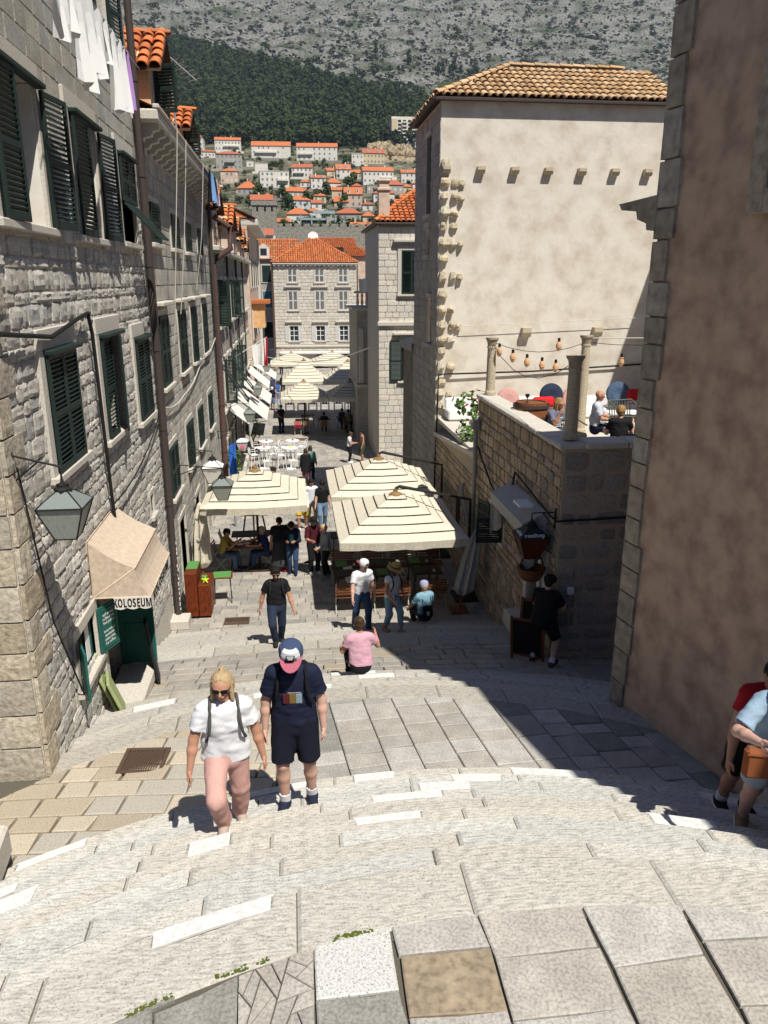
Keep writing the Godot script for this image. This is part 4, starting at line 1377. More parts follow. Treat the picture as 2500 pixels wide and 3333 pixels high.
	# ---- laundry
	cable("washing_line", "washing line stretched along the top of the first house", [v3(-2.5, 12.15, -9.9), v3(-2.5, 12.05, -15.6)], 0.008, M.cable_white, 0.05)
	var names := ["white shirt at the near end of the washing line", "white towel hung second on the washing line", "long white sheet hung on the washing line", "white shirt with hanging sleeves in the middle of the washing line", "short white cloth beside the sheet on the washing line", "white trousers hung far along the washing line", "last white shirt before the lilac garment"]
	var uu2 := 10.15
	for k in 7:
		var w := rf(0.48, 0.62)
		var dr := [0.95, 0.7, 1.1, 0.9, 0.6, 1.1, 0.95][k] as float
		var cl := tag(obj("white_laundry", cloth(v3(-2.5, 12.06, -uu2), v3(-2.5, 12.05, -uu2 - w), dr, dr * rf(0.8, 1.1), 0.07, k), M.print_white), names[k], "laundry")
		cl.set_meta("group", "white laundry on the line")
		uu2 += w + 0.05
	tag(obj("lilac_laundry", cloth(v3(-2.5, 12.06, -uu2 - 0.05), v3(-2.5, 12.06, -uu2 - 0.4), 0.9, 0.85, 0.05, 9), mat("lilac", 0.42, 0.24, 0.55, 0.9)), "lilac garment at the far end of the washing line", "laundry")
	for k in 4:
		var c: Array = [[0.012, 0.012, 0.02], [0.2, 0.36, 0.62], [0.015, 0.015, 0.03], [0.6, 0.5, 0.62]][k]
		tag(obj("small_laundry", cloth(v3(-2.42, 11.85, -26.9 - k * 0.75), v3(-2.42, 11.85, -27.5 - k * 0.75), 1.0 - 0.15 * (k % 2), 0.9, 0.05, k + 20), mat("wash_%d" % k, c[0], c[1], c[2], 0.9)), ["black garment drying under the grey house's cornice", "light blue garment drying under the grey house's cornice", "dark narrow garment drying beside the light blue one", "pale pink garment last under the grey house's cornice"][k], "laundry")
	var ae := thing("tv_antenna", "grey rod antenna on a pole beside the first dormer", "antenna", v3(-2.55, 12.0, -20.6))
	var ab := B.new()
	ab.tube([v3(0, -0.1, 0), v3(-0.1, 1.55, 0)], 0.025, 6)
	obj("mast", ab, M.pipe_grey, ae)
	var ar := B.new()
	ar.tube([v3(-0.1, 1.5, 0), v3(0.5, 1.05, -0.3)], 0.014, 5)
	for k in 6: ar.tube([v3(0.02 + k * 0.09, 1.4 - k * 0.068, -0.06 - k * 0.045) + v3(-0.18, 0.02, -0.3), v3(0.02 + k * 0.09, 1.4 - k * 0.068, -0.06 - k * 0.045) + v3(0.18, -0.02, 0.3)], 0.006, 4)
	obj("rods", ar, M.steel, ae)


# ---------- right of the street: church, terrace house, plastered house, houses beyond
func hip_roof(parent: Node, x0: float, x1: float, z0: float, z1: float, ye: float, yr: float, under: Material, ov := 0.25) -> Array:
	# returns corner points: eaves front-left, front-right, back-right, back-left, ridge ends
	var h := (absf(z1 - z0)) * 0.5 + ov
	var zm := (z0 + z1) * 0.5
	var k := minf(h, (x1 - x0) * 0.5)
	var e := [v3(x0 - ov, ye, z0 + ov), v3(x1 + ov, ye, z0 + ov), v3(x1 + ov, ye, z1 - ov), v3(x0 - ov, ye, z1 - ov), v3(x0 + k, yr, zm), v3(x1 - k, yr, zm)]
	var b := B.new()
	var c := v3((x0 + x1) * 0.5, ye - 1.0, zm)
	b.quad_o(e[0], e[1], e[5], e[4], c)
	b.quad_o(e[2], e[3], e[4], e[5], c)
	b.tri_o(e[1], e[2], e[5], c)
	b.tri_o(e[3], e[0], e[4], c)
	b.quad_o(e[0], e[1], e[2], e[3], c + v3(0, 3, 0))
	obj("roof", b, under, parent)
	return e

func build_right() -> void:
	# ---- church
	var ch := thing("church", "tall brown plastered church wall on the right with pale corner stones", "church", v3(4.57, 0, -9.7), -1.4102)
	var X := ch.transform
	var w := B.new()
	var wh := [[1.85, 9.4, 3.4, 12.4]]
	panel(w, 0.0, 17.0, 1.0, 13.0, wh, 0.0, 0.3)
	hull(w, 0.0, 17.0, 1.0, 13.0, 16.0, 0.0)
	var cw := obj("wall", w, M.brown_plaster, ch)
	var q := Pieces.new()
	q.pool = stone_pool(8, 0.15, 0.025, 3)
	q.tones = M.church_stone
	var y := 1.6
	var n := 0
	while y < 12.9:
		var hh := rf(0.3, 0.5) if y < 9.2 else 0.55
		var l := rf(0.3, 0.42)
		piece(q, X, Transform3D(Basis(v3(l, 0, 0), v3(0, hh - 0.02, 0), v3(0, 0, 0.06)), v3(-0.03, y, -0.01)), rng.randi() % q.tones.size())
		# return along the north face
		piece(q, X, Transform3D(Basis(v3(0, 0, -0.8), v3(0, hh - 0.02, 0), v3(-0.07, 0, 0)), v3(0.0, y, 0.03)), rng.randi() % q.tones.size())
		y += hh
		n += 1
	emit(q, "corner_stone", cw, 300)
	for e in [[1.6, 1.85], [3.4, 3.65]]: boxy("window_jamb", v3((e[0] + e[1]) * 0.5, 11.0, 0.0), v3(0.25, 3.7, 0.16), M.church_stone[2], ch, 0.01)
	boxy("window_sill", v3(2.625, 9.27, 0.0), v3(1.54, 0.25, 0.18), M.church_stone[2], ch, 0.01)
	boxy("window_glass", v3(2.625, 11.0, -0.28), v3(1.55, 3.2, 0.02), M.glass_dark, ch)
	# cornice of the far face, seen end on
	var co := B.new()
	var prof := PackedVector2Array([Vector2(0, 0), Vector2(0.18, 0.02), Vector2(0.2, 0.1), Vector2(0.4, 0.16), Vector2(0.44, 0.26), Vector2(0.78, 0.3), Vector2(0.85, 0.38), Vector2(0, 0.42)])
	co.t = Transform3D(Basis(v3(-1, 0, 0), Vector3.UP, v3(0, 0, -1)), v3(0, 9.08, 0))
	co.prism(prof, -0.05, 14.0)
	obj("cornice", co, M.church_stone[0], ch)
	var pl := B.new()
	pl.box(v3(3.35, 3.3, 0.12), v3(0.5, 1.5, 0.24), 0.03)
	pl.box(v3(3.35, 2.75, 0.17), v3(0.7, 0.5, 0.34), 0.05)
	pl.box(v3(4.3, 3.2, 0.1), v3(1.1, 1.0, 0.2), 0.03)
	tag(obj("stone_pedestal", pl, M.dressed), "pale stone pedestal against the brown wall behind the two people at right", "pedestal").transform = X
	# ---- terrace house
	var th := thing("terrace_house", "low rough stone house with a cafe terrace on its roof, right of the street", "house", v3(4.75, 0, 0), -PI / 2)
	var X2 := th.transform
	var ho := [[-17.75, 2.62, -16.55, 3.22], [-14.55, 1.0, -13.55, 3.3]]
	var w2 := B.new()
	panel(w2, -19.5, -13.0, -0.8, 5.6, ho, -0.03, 0.4)
	hull(w2, -19.5, -13.0, -0.8, 4.6, 9.0, -0.03)
	w2.box(v3(-16.25, 5.1, -0.2), v3(6.5, 1.0, 0.33)); w2.box(v3(-13.2, 5.1, -4.6), v3(0.38, 1.0, 8.6))
	var tw := obj("wall", w2, M.mortar_dark, th)
	var s := Pieces.new()
	s.pool = stone_pool(14, 0.3, 0.2, 3)
	s.tones = M.terrace_stone
	masonry(s, X2, -19.5, -13.02, -0.3, 5.55, ho, [0.14, 0.32], [0.16, 0.48], [0.05, 0.08], 0.022, -0.04, -1, true)
	var faceX := Transform3D(Basis(v3(0, 0, -1), Vector3.UP, v3(1, 0, 0)), v3(-12.99, 0, 0))   # its end wall towards the stairs
	var ends := Pieces.new()
	ends.pool = s.pool
	ends.tones = M.terrace_grey
	var before := ends.list.size()
	masonry(ends, X2 * faceX, 0.02, 6.0, 1.2, 5.6, [], [0.26, 0.4], [0.3, 0.7], [0.05, 0.08], 0.05, -0.04)
	for e in ends.list: e[2] = faceX * e[2]
	emit(s, "stone", tw, 220)
	emit(ends, "stone", tw, 80)
	var cop := B.new()
	for k in 9: cop.box(v3(-19.1 + k * 0.72, 5.64, -0.18), v3(0.7, 0.1, 0.5), 0.02)
	for k in 11: cop.box(v3(-13.2, 5.66 + 0.003, -0.8 - k * 0.8), v3(0.56, 0.12, 0.78), 0.02)
	obj("coping", cop, M.dressed, th)
	boxy("terrace_floor", v3(-16.6, 4.66, -4.5), v3(7.1, 0.12, 8.9), M.dressed, th)
	boxy("terrace_floor", v3(-22.75, 3.99, -4.5), v3(5.2, 0.12, 8.9), M.dressed, th)
	window_frame(th, ho[0][0], ho[0][2], ho[0][1], ho[0][3], M.dressed, 0.1, 0.12, 0.03, 0.08)
	boxy("window_glass", v3(-17.15, 2.92, -0.38), v3(1.2, 0.6, 0.02), M.dark, th)
	shutter(th, 0.6, 0.6, turned(-17.74, 2.62, 0.05, -2.9), false, "shutter", null, null, 0.05)
	shutter(th, -0.6, 0.6, turned(-16.56, 2.62, 0.05, 1.45), false, "shutter", null, null, 0.05)
	window_frame(th, -14.55, -13.55, 1.2, 3.3, M.dressed, 0.2, 0.22, 0.05, 0.0)
	boxy("door_back", v3(-14.05, 2.3, -0.38), v3(1.0, 2.2, 0.02), M.dark, th)
	boxy("door_post", v3(-14.4, 2.2, -0.2), v3(0.12, 2.2, 0.1), M.white_plastic, th, 0.01)
	boxy("doorstep", v3(-14.2, 1.5, 0.16), v3(1.6, 0.35, 0.42), M.dressed, th, 0.02)
	# folded awning above the door
	var ta := thing("door_awning", "folded white canvas awning with grey stripes above the terrace house door", "awning", v3(4.75, 4.25, -14.75), -PI / 2)
	var ab := B.new()
	ab.quad(v3(-1.2, 0.02, 0.03), v3(-1.2, -0.22, 0.5), v3(1.2, -0.22, 0.5), v3(1.2, 0.02, 0.03))
	ab.box(v3(0, -0.33, 0.5), v3(2.4, 0.24, 0.012))
	obj("canopy", ab, M.canvas_grey, ta)
	for sx in [-1.0, 1.0]: obj("side_cloth", cloth(v3(sx * 1.2, 0.0, 0.03), v3(sx * 1.2, -0.2, 0.5), 0.9, 1.0, 0.05, 3), M.canvas_grey, ta)
	var st := B.new()
	for k in 5: st.quad(v3(-1.2, -0.035 - k * 0.045, 0.125 + k * 0.085), v3(-1.2, -0.05 - k * 0.045, 0.155 + k * 0.085), v3(1.2, -0.05 - k * 0.045, 0.155 + k * 0.085), v3(1.2, -0.035 - k * 0.045, 0.125 + k * 0.085))
	st.t = Transform3D(Basis.IDENTITY, v3(0, 0.006, 0.003))
	obj("stripes", st, M.pipe_grey, ta)
	drain_pipe("light grey drain pipe with a hopper at the terrace house corner", [v3(4.62, 0.2, -19.1), v3(4.62, 4.85, -19.1)], 0.06, M.pipe_grey, [1.5, 3.0])
	boxy("rain_hopper", v3(4.6, 4.95, -19.1), v3(0.22, 0.24, 0.26), M.pipe_grey, self, 0.03)
	tag(get_node("rain_hopper"), "square grey rain hopper on top of the terrace house pipe", "rain hopper")
	drain_pipe("short grey slanting pipe low on the terrace house wall", [v3(4.66, 3.0, -20.6), v3(4.62, 2.75, -20.5), v3(4.62, 2.0, -19.3)], 0.05, M.pipe_grey, [])
	cable("wall_cable", "black cable along the terrace house turning onto its end wall", [v3(4.66, 4.4, -19.0), v3(4.66, 3.75, -17.5), v3(4.66, 3.6, -16.0), v3(4.66, 4.55, -15.6), v3(4.66, 4.3, -13.2), v3(4.7, 4.28, -12.92), v3(9.0, 4.4, -12.92)], 0.022, M.cable)
	drain_pipe("thin grey conduit on the shaded end wall of the terrace house", [v3(5.05, 1.7, -12.93), v3(5.05, 3.3, -12.93)], 0.02, M.pipe_grey, [])
	tag(boxy("switch_box", v3(5.05, 2.9, -12.92), v3(0.12, 0.14, 0.06), M.sign_white, self, 0.01), "small white box on the shaded end wall", "switch box")
	var fl := boxy("flood_light", v3(4.35, 4.35, -13.9), v3(0.3, 0.06, 0.42), M.sign_white, self, 0.02)
	tag(fl, "flat white flood light over the terrace house door", "flood light")
	# ---- low planter wall up to the plastered house
	var lw := thing("planter_wall", "low stone wall with sloping pale coping and flowers between the two right houses", "wall", v3(4.75, 0, 0), -PI / 2)
	var X3 := lw.transform
	var lb := B.new()
	lb.prism(PackedVector2Array([Vector2(-25.5, -1.2), Vector2(-19.5, -1.2), Vector2(-19.5, 4.0), Vector2(-25.5, 3.45)]), -0.5, -0.03)
	var lwm := obj("wall", lb, M.mortar_dark, lw)
	var s3 := Pieces.new()
	s3.pool = s.pool
	s3.tones = M.terrace_stone
	masonry(s3, X3, -25.5, -19.5, -0.6, 3.4, [[-21.9, 0.9, -21.3, 2.3]], [0.18, 0.28], [0.2, 0.42], [0.05, 0.07], 0.025, -0.04)
	emit(s3, "stone", lwm, 200)
	var lc := B.new()
	lc.prism(PackedVector2Array([Vector2(-25.5, 3.42), Vector2(-19.5, 3.97), Vector2(-19.5, 4.1), Vector2(-25.5, 3.55)]), -0.55, 0.06)
	obj("coping", lc, M.dressed, lw)
	boxy("doorway", v3(-21.6, 1.6, -0.02), v3(0.56, 1.4, 0.02), M.dark, lw)
	# flowering shrub on it
	shrub("flower_shrub", "flowering green shrub with pink blossoms on the low planter wall", v3(5.3, 3.7, -21.6), 1.5, 0.75, 260, 0.1, 14)
	# ---- plastered house
	var ph := thing("plastered_house", "big cream plastered house with ragged corner stones and weathered tile roof", "house", v3(0, 0, -25.5))
	var X4 := ph.transform
	var pb := B.new()
	pb.box(v3(9.375, 6.2, -2.45), v3(9.25, 15.0, 4.9))
	var pw := obj("wall", pb, M.plaster, ph)
	var side := Transform3D(Basis(v3(0, 0, 1), Vector3.UP, v3(-1, 0, 0)), v3(4.75, 0, 0))
	var s4 := Pieces.new()
	s4.pool = stone_pool(8, 0.2, 0.05, 2)
	s4.tones = M.ashlar
	var sh := [[-2.3, 10.6, -1.6, 13.0], [-1.7, 6.4, -1.1, 7.9], [-2.2, 9.3, -1.7, 10.2]]
	masonry(s4, X4 * side, -4.9, 0.0, -0.8, 13.6, sh, [0.26, 0.36], [0.3, 0.6], [0.03, 0.045], 0.016, -0.01)
	for e in s4.list: e[2] = side * e[2]
	emit(s4, "stone", pw, 300)
	for k in 3:
		var e: Array = sh[k]
		var b := B.new()
		b.t = side
		b.box(v3((e[0] + e[2]) * 0.5, (e[1] + e[3]) * 0.5, 0.0), v3(e[2] - e[0], e[3] - e[1], 0.06))
		obj("window", b, M.shutter if k == 0 else M.glass_dark, ph)
		boxy("window_sill", v3((e[0] + e[2]) * 0.5, e[1] - 0.06, 0.06), v3(e[2] - e[0] + 0.3, 0.12, 0.16), M.dressed, ph, 0.01).transform = side
		boxy("window_lintel", v3((e[0] + e[2]) * 0.5, e[3] + 0.08, 0.03), v3(e[2] - e[0] + 0.3, 0.16, 0.1), M.dressed, ph, 0.01).transform = side
	# toothing stones at the corner
	var tq := Pieces.new()
	tq.pool = stone_pool(10, 0.4, 0.2, 3)
	tq.tones = M.tooth
	var yy := 3.8
	n = 0
	while yy < 11.8:
		var hh := rf(0.22, 0.34)
		var d := rf(0.16, 0.26)
		piece(tq, X4, Transform3D(Basis(v3(rf(0.24, 0.34), 0, 0), v3(0, hh, 0), v3(0, 0, d)), v3(4.76, yy, -0.02)), rng.randi() % 4)
		if n % 2 == 0 or rng.randf() < 0.3:
			piece(tq, X4, Transform3D(Basis(v3(rf(0.2, 0.3), 0, 0), v3(0, hh * rf(0.7, 1.0), 0), v3(0, 0, d * rf(0.8, 1.2))), v3(5.06 + rf(0, 0.08), yy + rf(-0.04, 0.06), -0.02)), rng.randi() % 4)
			if rng.randf() < 0.5: piece(tq, X4, Transform3D(Basis(v3(0.2, 0, 0), v3(0, hh * 0.7, 0), v3(0, 0, d)), v3(5.34, yy + rf(-0.02, 0.08), -0.02)), rng.randi() % 4)
		yy += hh + rf(0.12, 0.26)
		n += 1
	emit(tq, "toothing_stone", pw, 300)
	var cb := B.new()
	cb.prism(PackedVector2Array([Vector2(0, 0), Vector2(0.21, 0), Vector2(0.21, -0.1), Vector2(0.15, -0.2), Vector2(0, -0.2)]), -0.12, 0.12)
	var cm := cb.into(ArrayMesh.new(), M.tooth[1])
	for k in 7: obj("corbel", cm, null, ph).transform = Transform3D(Basis(Vector3.UP, -PI / 2), v3(4.93 + k * 1.085, 11.86, 0.0))
	for k in 2: obj("corbel", cm, null, ph).transform = Transform3D(Basis(Vector3.UP, -PI / 2).scaled(v3(1.2, 1.5, 1.2)), v3(7.72 + k * 2.45, 6.98, 0.0))
	# roof of old barrel tiles
	var e := hip_roof(ph, 4.75, 14.0, 0.0, -4.9, 13.78, 15.2, M.roof_under, 0.22)
	boxy("gutter", v3(9.4, 13.71, 0.2), v3(9.8, 0.1, 0.12), M.pipe, ph, 0.02)
	boxy("gutter", v3(4.5, 13.71, -2.3), v3(0.12, 0.1, 5.0), M.pipe, ph, 0.02)
	var rt := Pieces.new()
	rt.pool = ridge_tile_pool()
	rt.tones = M.tile_old
	var front := slope_xf(e[0], e[1], e[0] + (e[4] - e[0]).slide(Vector3.RIGHT))
	var sl: float = (e[4] - e[0]).slide(Vector3.RIGHT).length()
	var k0: float = e[4].x - e[0].x
	tile_slope(rt, X4, front, e[1].x - e[0].x, sl, 0.235, 0.42, func(x, yv): return x > k0 * yv / sl - 0.05 and x < 7.9)
	var lef := slope_xf(e[3], e[0], e[3] + (e[4] - e[3]).slide(v3(0, 0, 1)))
	tile_slope(rt, X4, lef, e[0].z - e[3].z, (e[4] - e[3]).slide(v3(0, 0, 1)).length(), 0.25, 0.36, func(x, yv): return absf(x - 2.67) < 2.67 * (1.0 - yv / 3.0))
	ridge_row(rt, X4, e[0] + v3(0, 0.05, 0), e[4] + v3(0, 0.08, 0), 0.26)
	ridge_row(rt, X4, e[4] + v3(0, 0.08, 0), e[5] + v3(0, 0.08, 0), 0.26)
	emit(rt, "roof_tile", ph, 300)
	cable("wall_cable", "black cable along the foot of the plastered house above the terrace", [v3(4.7, 0.5, -25.3), v3(4.8, 5.5, -25.35), v3(8.0, 5.55, -25.4), v3(12.0, 5.75, -25.4)], 0.03, M.cable)
	# ---- house whose edge shades the right end of that wall, out of sight behind the church
	var nb := thing("neighbour_house", "plain house hidden behind the church to the right of the terrace", "house", v3(17.8, 0, -21.0))
	boxy("wall", v3(0.0, 7.0, 0), v3(9.0, 14.0, 8.0), M.plaster, nb)
	# ---- dark lean-to with a tarpaulin
	var dk := thing("stone_annex", "dark stained narrow annex with a grey tarpaulin on its sloping roof", "annex", v3(4.75, 0, 0), -PI / 2)
	var db := B.new()
	db.box(v3(-32.0, 2.5, -1.2), v3(3.2, 7.0, 2.3))
	obj("wall", db, M.annex, dk)
	var tp := B.new()
	tp.quad(v3(-33.7, 5.98, 0.1), v3(-30.3, 6.1, 0.1), v3(-30.3, 6.7, -2.0), v3(-33.7, 6.6, -2.0))
	tp.quad(v3(-33.7, 5.75, 0.12), v3(-30.3, 5.8, 0.12), v3(-30.3, 6.1, 0.1), v3(-33.7, 5.98, 0.1))
	obj("tarpaulin", tp, M.pipe_grey, dk)
	# ---- far stone house with big green shutters
	var sh2 := thing("stone_house", "pale stone corner house with a large green shutter and orange tiled hip roof", "house", v3(0, 0, -40.0))
	var X5 := sh2.transform
	var ho5 := [[5.58, 7.8, 6.62, 9.9], [5.62, 3.45, 6.5, 5.52]]
	var w5 := B.new()
	panel(w5, 4.42, 9.0, -1.5, 11.1, ho5, -0.02, 0.3)
	hull(w5, 4.42, 9.0, -1.5, 11.1, 7.0, -0.02)
	var wm5 := obj("wall", w5, M.mortar, sh2)
	var s5 := Pieces.new()
	s5.pool = s4.pool
	s5.tones = M.ashlar_pale
	masonry(s5, X5, 4.42, 7.4, -1.0, 11.0, ho5, [0.26, 0.36], [0.3, 0.6], [0.035, 0.045], 0.015, -0.02)
	emit(s5, "stone", wm5, 200)
	for e5 in ho5: window_frame(sh2, e5[0], e5[2], e5[1], e5[3], M.dressed, 0.2, 0.22, 0.06, 0.16)
	boxy("cornice", v3(6.2, 10.35, 0.1), v3(2.1, 0.16, 0.3), M.dressed, sh2, 0.03)
	boxy("string_course", v3(6.7, 6.35, 0.05), v3(4.7, 0.22, 0.22), M.dressed, sh2, 0.03)
	boxy("cornice", v3(6.0, 5.85, 0.1), v3(1.7, 0.14, 0.28), M.dressed, sh2, 0.03)
	boxy("eaves", v3(6.7, 11.13, -3.5), v3(5.0, 0.12, 7.5), M.pipe, sh2, 0.03)
	shutters(sh2, 5.58, 6.62, 7.8, 9.9, 0.06, 0.0, 0.0, false)
	shutter(sh2, 0.62, 2.07, turned(5.62, 3.45, 0.08, PI), false)
	boxy("window_glass", v3(6.06, 4.48, -0.28), v3(0.88, 2.1, 0.02), M.dark, sh2)
	var e6 := hip_roof(sh2, 4.42, 9.0, 0.0, -7.0, 11.2, 13.0, M.roof_under, 0.2)
	var t6 := Pieces.new()
	t6.pool = rt.pool
	t6.tones = M.tile
	var f6 := slope_xf(e6[0], e6[1], e6[0] + (e6[4] - e6[0]).slide(Vector3.RIGHT))
	var l6: float = (e6[4] - e6[0]).slide(Vector3.RIGHT).length()
	tile_slope(t6, X5, f6, e6[1].x - e6[0].x, l6, 0.25, 0.36, func(x, yv): return x > 2.49 * yv / l6 and x < 4.98 - 2.49 * yv / l6)
	ridge_row(t6, X5, e6[0] + v3(0, 0.05, 0), e6[4] + v3(0, 0.05, 0), 0.26)
	emit(t6, "roof_tile", sh2, 200)
	var cy := B.new()
	cy.box(v3(4.75, 12.0, -0.6), v3(0.55, 1.4, 0.5), 0.02); cy.box(v3(4.75, 12.75, -0.6), v3(0.7, 0.14, 0.64), 0.03); cy.box(v3(4.75, 12.95, -0.6), v3(0.5, 0.3, 0.45), 0.02); cy.box(v3(4.75, 13.15, -0.6), v3(0.68, 0.14, 0.62), 0.05)
	obj("chimney", cy, M.pink_plaster, sh2)
	# ---- loggia wing with balustrade
	var lg := thing("loggia", "narrow stone wing with a balustraded balcony beyond the corner house", "loggia", v3(0, 0, -46.0))
	boxy("wall", v3(4.6, 2.6, -3.0), v3(1.6, 8.4, 6.0), M.ashlar[2], lg)
	boxy("balcony_slab", v3(4.5, 6.9, -2.9), v3(1.95, 0.18, 6.4), M.dressed, lg, 0.03)
	boxy("string_course", v3(4.6, 2.45, -2.9), v3(1.75, 0.16, 6.3), M.dressed, lg, 0.03)
	var ba := B.new()
	ba.lathe([Vector2(0.05, 0), Vector2(0.06, 0.1), Vector2(0.09, 0.25), Vector2(0.05, 0.5), Vector2(0.08, 0.6), Vector2(0.06, 0.75)], 8)
	var bam := ba.into(ArrayMesh.new(), M.dressed)
	for k in 4: obj("baluster", bam, null, lg).position = v3(3.85 + k * 0.26, 6.99, 0.15)
	boxy("balcony_rail", v3(4.5, 7.82, 0.15), v3(1.7, 0.14, 0.22), M.dressed, lg, 0.03)
	boxy("corner_pillar", v3(4.05, 4.2, 0.06), v3(0.3, 3.2, 0.14), M.dressed, lg, 0.03)
	tag(obj("white_laundry", cloth(v3(3.9, 8.55, -45.7), v3(5.0, 8.6, -45.7), 0.8, 0.7, 0.06, 5), M.print_white), "white patterned sheet over the balcony balustrade", "laundry")
	# ---- cable across the street end
	cable("street_cable", "pale cable strung across the street from the corner house", [v3(4.4, 5.3, -40.2), v3(-3.1, 4.2, -52.0)], 0.025, M.cable_white, 0.9)

# a shrub: leaves on short stems inside a rounded volume
func leaf_cloud(count: int, ext: Vector3, size: float, seed_: int, fill := 0.55) -> B:
	var r := RandomNumberGenerator.new()
	r.seed = seed_
	var b := B.new()
	var lumps := []
	for k in 7: lumps.append([Vector3(r.randf_range(-0.6, 0.6), r.randf_range(-0.5, 0.7), r.randf_range(-0.6, 0.6)), r.randf_range(0.3, 0.55)])
	for k in count:
		var l: Array = lumps[r.randi() % 7]
		var d := Vector3(r.randfn(), r.randfn(), r.randfn()).normalized()
		var q: Vector3 = (l[0] + d * l[1] * pow(r.randf(), fill * 0.5)) * ext
		var nn := (d + Vector3(r.randf_range(-0.7, 0.7), r.randf_range(0, 0.9), r.randf_range(-0.7, 0.7))).normalized()
		var u := nn.cross(Vector3(r.randf() - 0.5, r.randf() - 0.5, r.randf() - 0.5)).normalized()
		var w := nn.cross(u)
		var s := size * r.randf_range(0.6, 1.3)
		b.quad(q - u * s, q - w * s * 0.55 - u * s * 0.1, q + u * s, q + w * s * 0.55 - u * s * 0.1)
	return b

func shrub(called: String, label: String, at: Vector3, h: float, r: float, count: int, size: float, flowers: int, category := "shrub") -> Node3D:
	var t := thing(called, label, category, at)
	var stems := B.new()
	for k in 6:
		var a := rf(0, TAU)
		stems.tube([v3(0, 0, 0), v3(cos(a) * r * 0.3, h * 0.4, sin(a) * r * 0.3), v3(cos(a) * r * 0.6, h * 0.85, sin(a) * r * 0.6)], [0.02, 0.014, 0.006], 4)
	obj("stem", stems, M.wood_light, t)
	var a := leaf_cloud(count, v3(r, h * 0.55, r), size, int(at.x * 100 + at.z * 7) + 3)
	var o := obj("foliage", a, M.leaf, t)
	o.position = v3(0, h * 0.55, 0)
	o.set_meta("kind", "stuff")
	var o2 := obj("foliage", leaf_cloud(count / 2, v3(r, h * 0.55, r), size * 0.9, int(at.x * 100 + at.z * 7) + 4), M.leaf_light, t)
	o2.position = v3(0, h * 0.58, 0)
	o2.set_meta("kind", "stuff")
	var f := B.new()
	f.box(Vector3.ZERO, v3(0.07, 0.06, 0.07), 0.03)
	var fm := f.into(ArrayMesh.new(), M.flower)
	for k in flowers:
		var d := v3(rf(-1, 1), rf(0.2, 1.0), rf(-1, 1)).normalized()
		obj("flower", fm, null, t).position = v3(d.x * r * 0.8, h * 0.62 + d.y * h * 0.45, d.z * r * 0.8)
	return t


# ---------- the square, the roofs behind it, the city wall, the hillside town and the mountain
const HILL_D := [100.0, 130.0, 210.0, 310.0, 395.0, 480.0, 580.0, 695.0, 750.0, 860.0, 1050.0, 1350.0, 1540.0, 1650.0, 1830.0, 2070.0, 2500.0]
const HILL_Y := [4.0, 8.0, 18.0, 29.0, 44.0, 61.0, 86.0, 113.0, 128.0, 163.0, 227.0, 354.0, 442.0, 507.0, 610.0, 735.0, 800.0]

func hill_y(x: float, z: float) -> float:
	var d := -z
	var k := 0
	while k < HILL_D.size() - 2 and d > HILL_D[k + 1]: k += 1
	return lerpf(HILL_Y[k], HILL_Y[k + 1], clampf((d - HILL_D[k]) / (HILL_D[k + 1] - HILL_D[k]), 0.0, 1.0))

# how wooded the hill is there: 1 forest, 0 bare rock
func wooded(x: float, z: float) -> float:
	var d := -z
	if d < 700.0: return 0.0
	var edge := lerpf(1370.0, 1010.0, clampf((x + 160.0) / 380.0, 0.0, 1.0)) - clampf((x - 130.0) * 1.2, 0.0, 250.0)
	return clampf((edge - d) / 60.0, 0.0, 1.0)

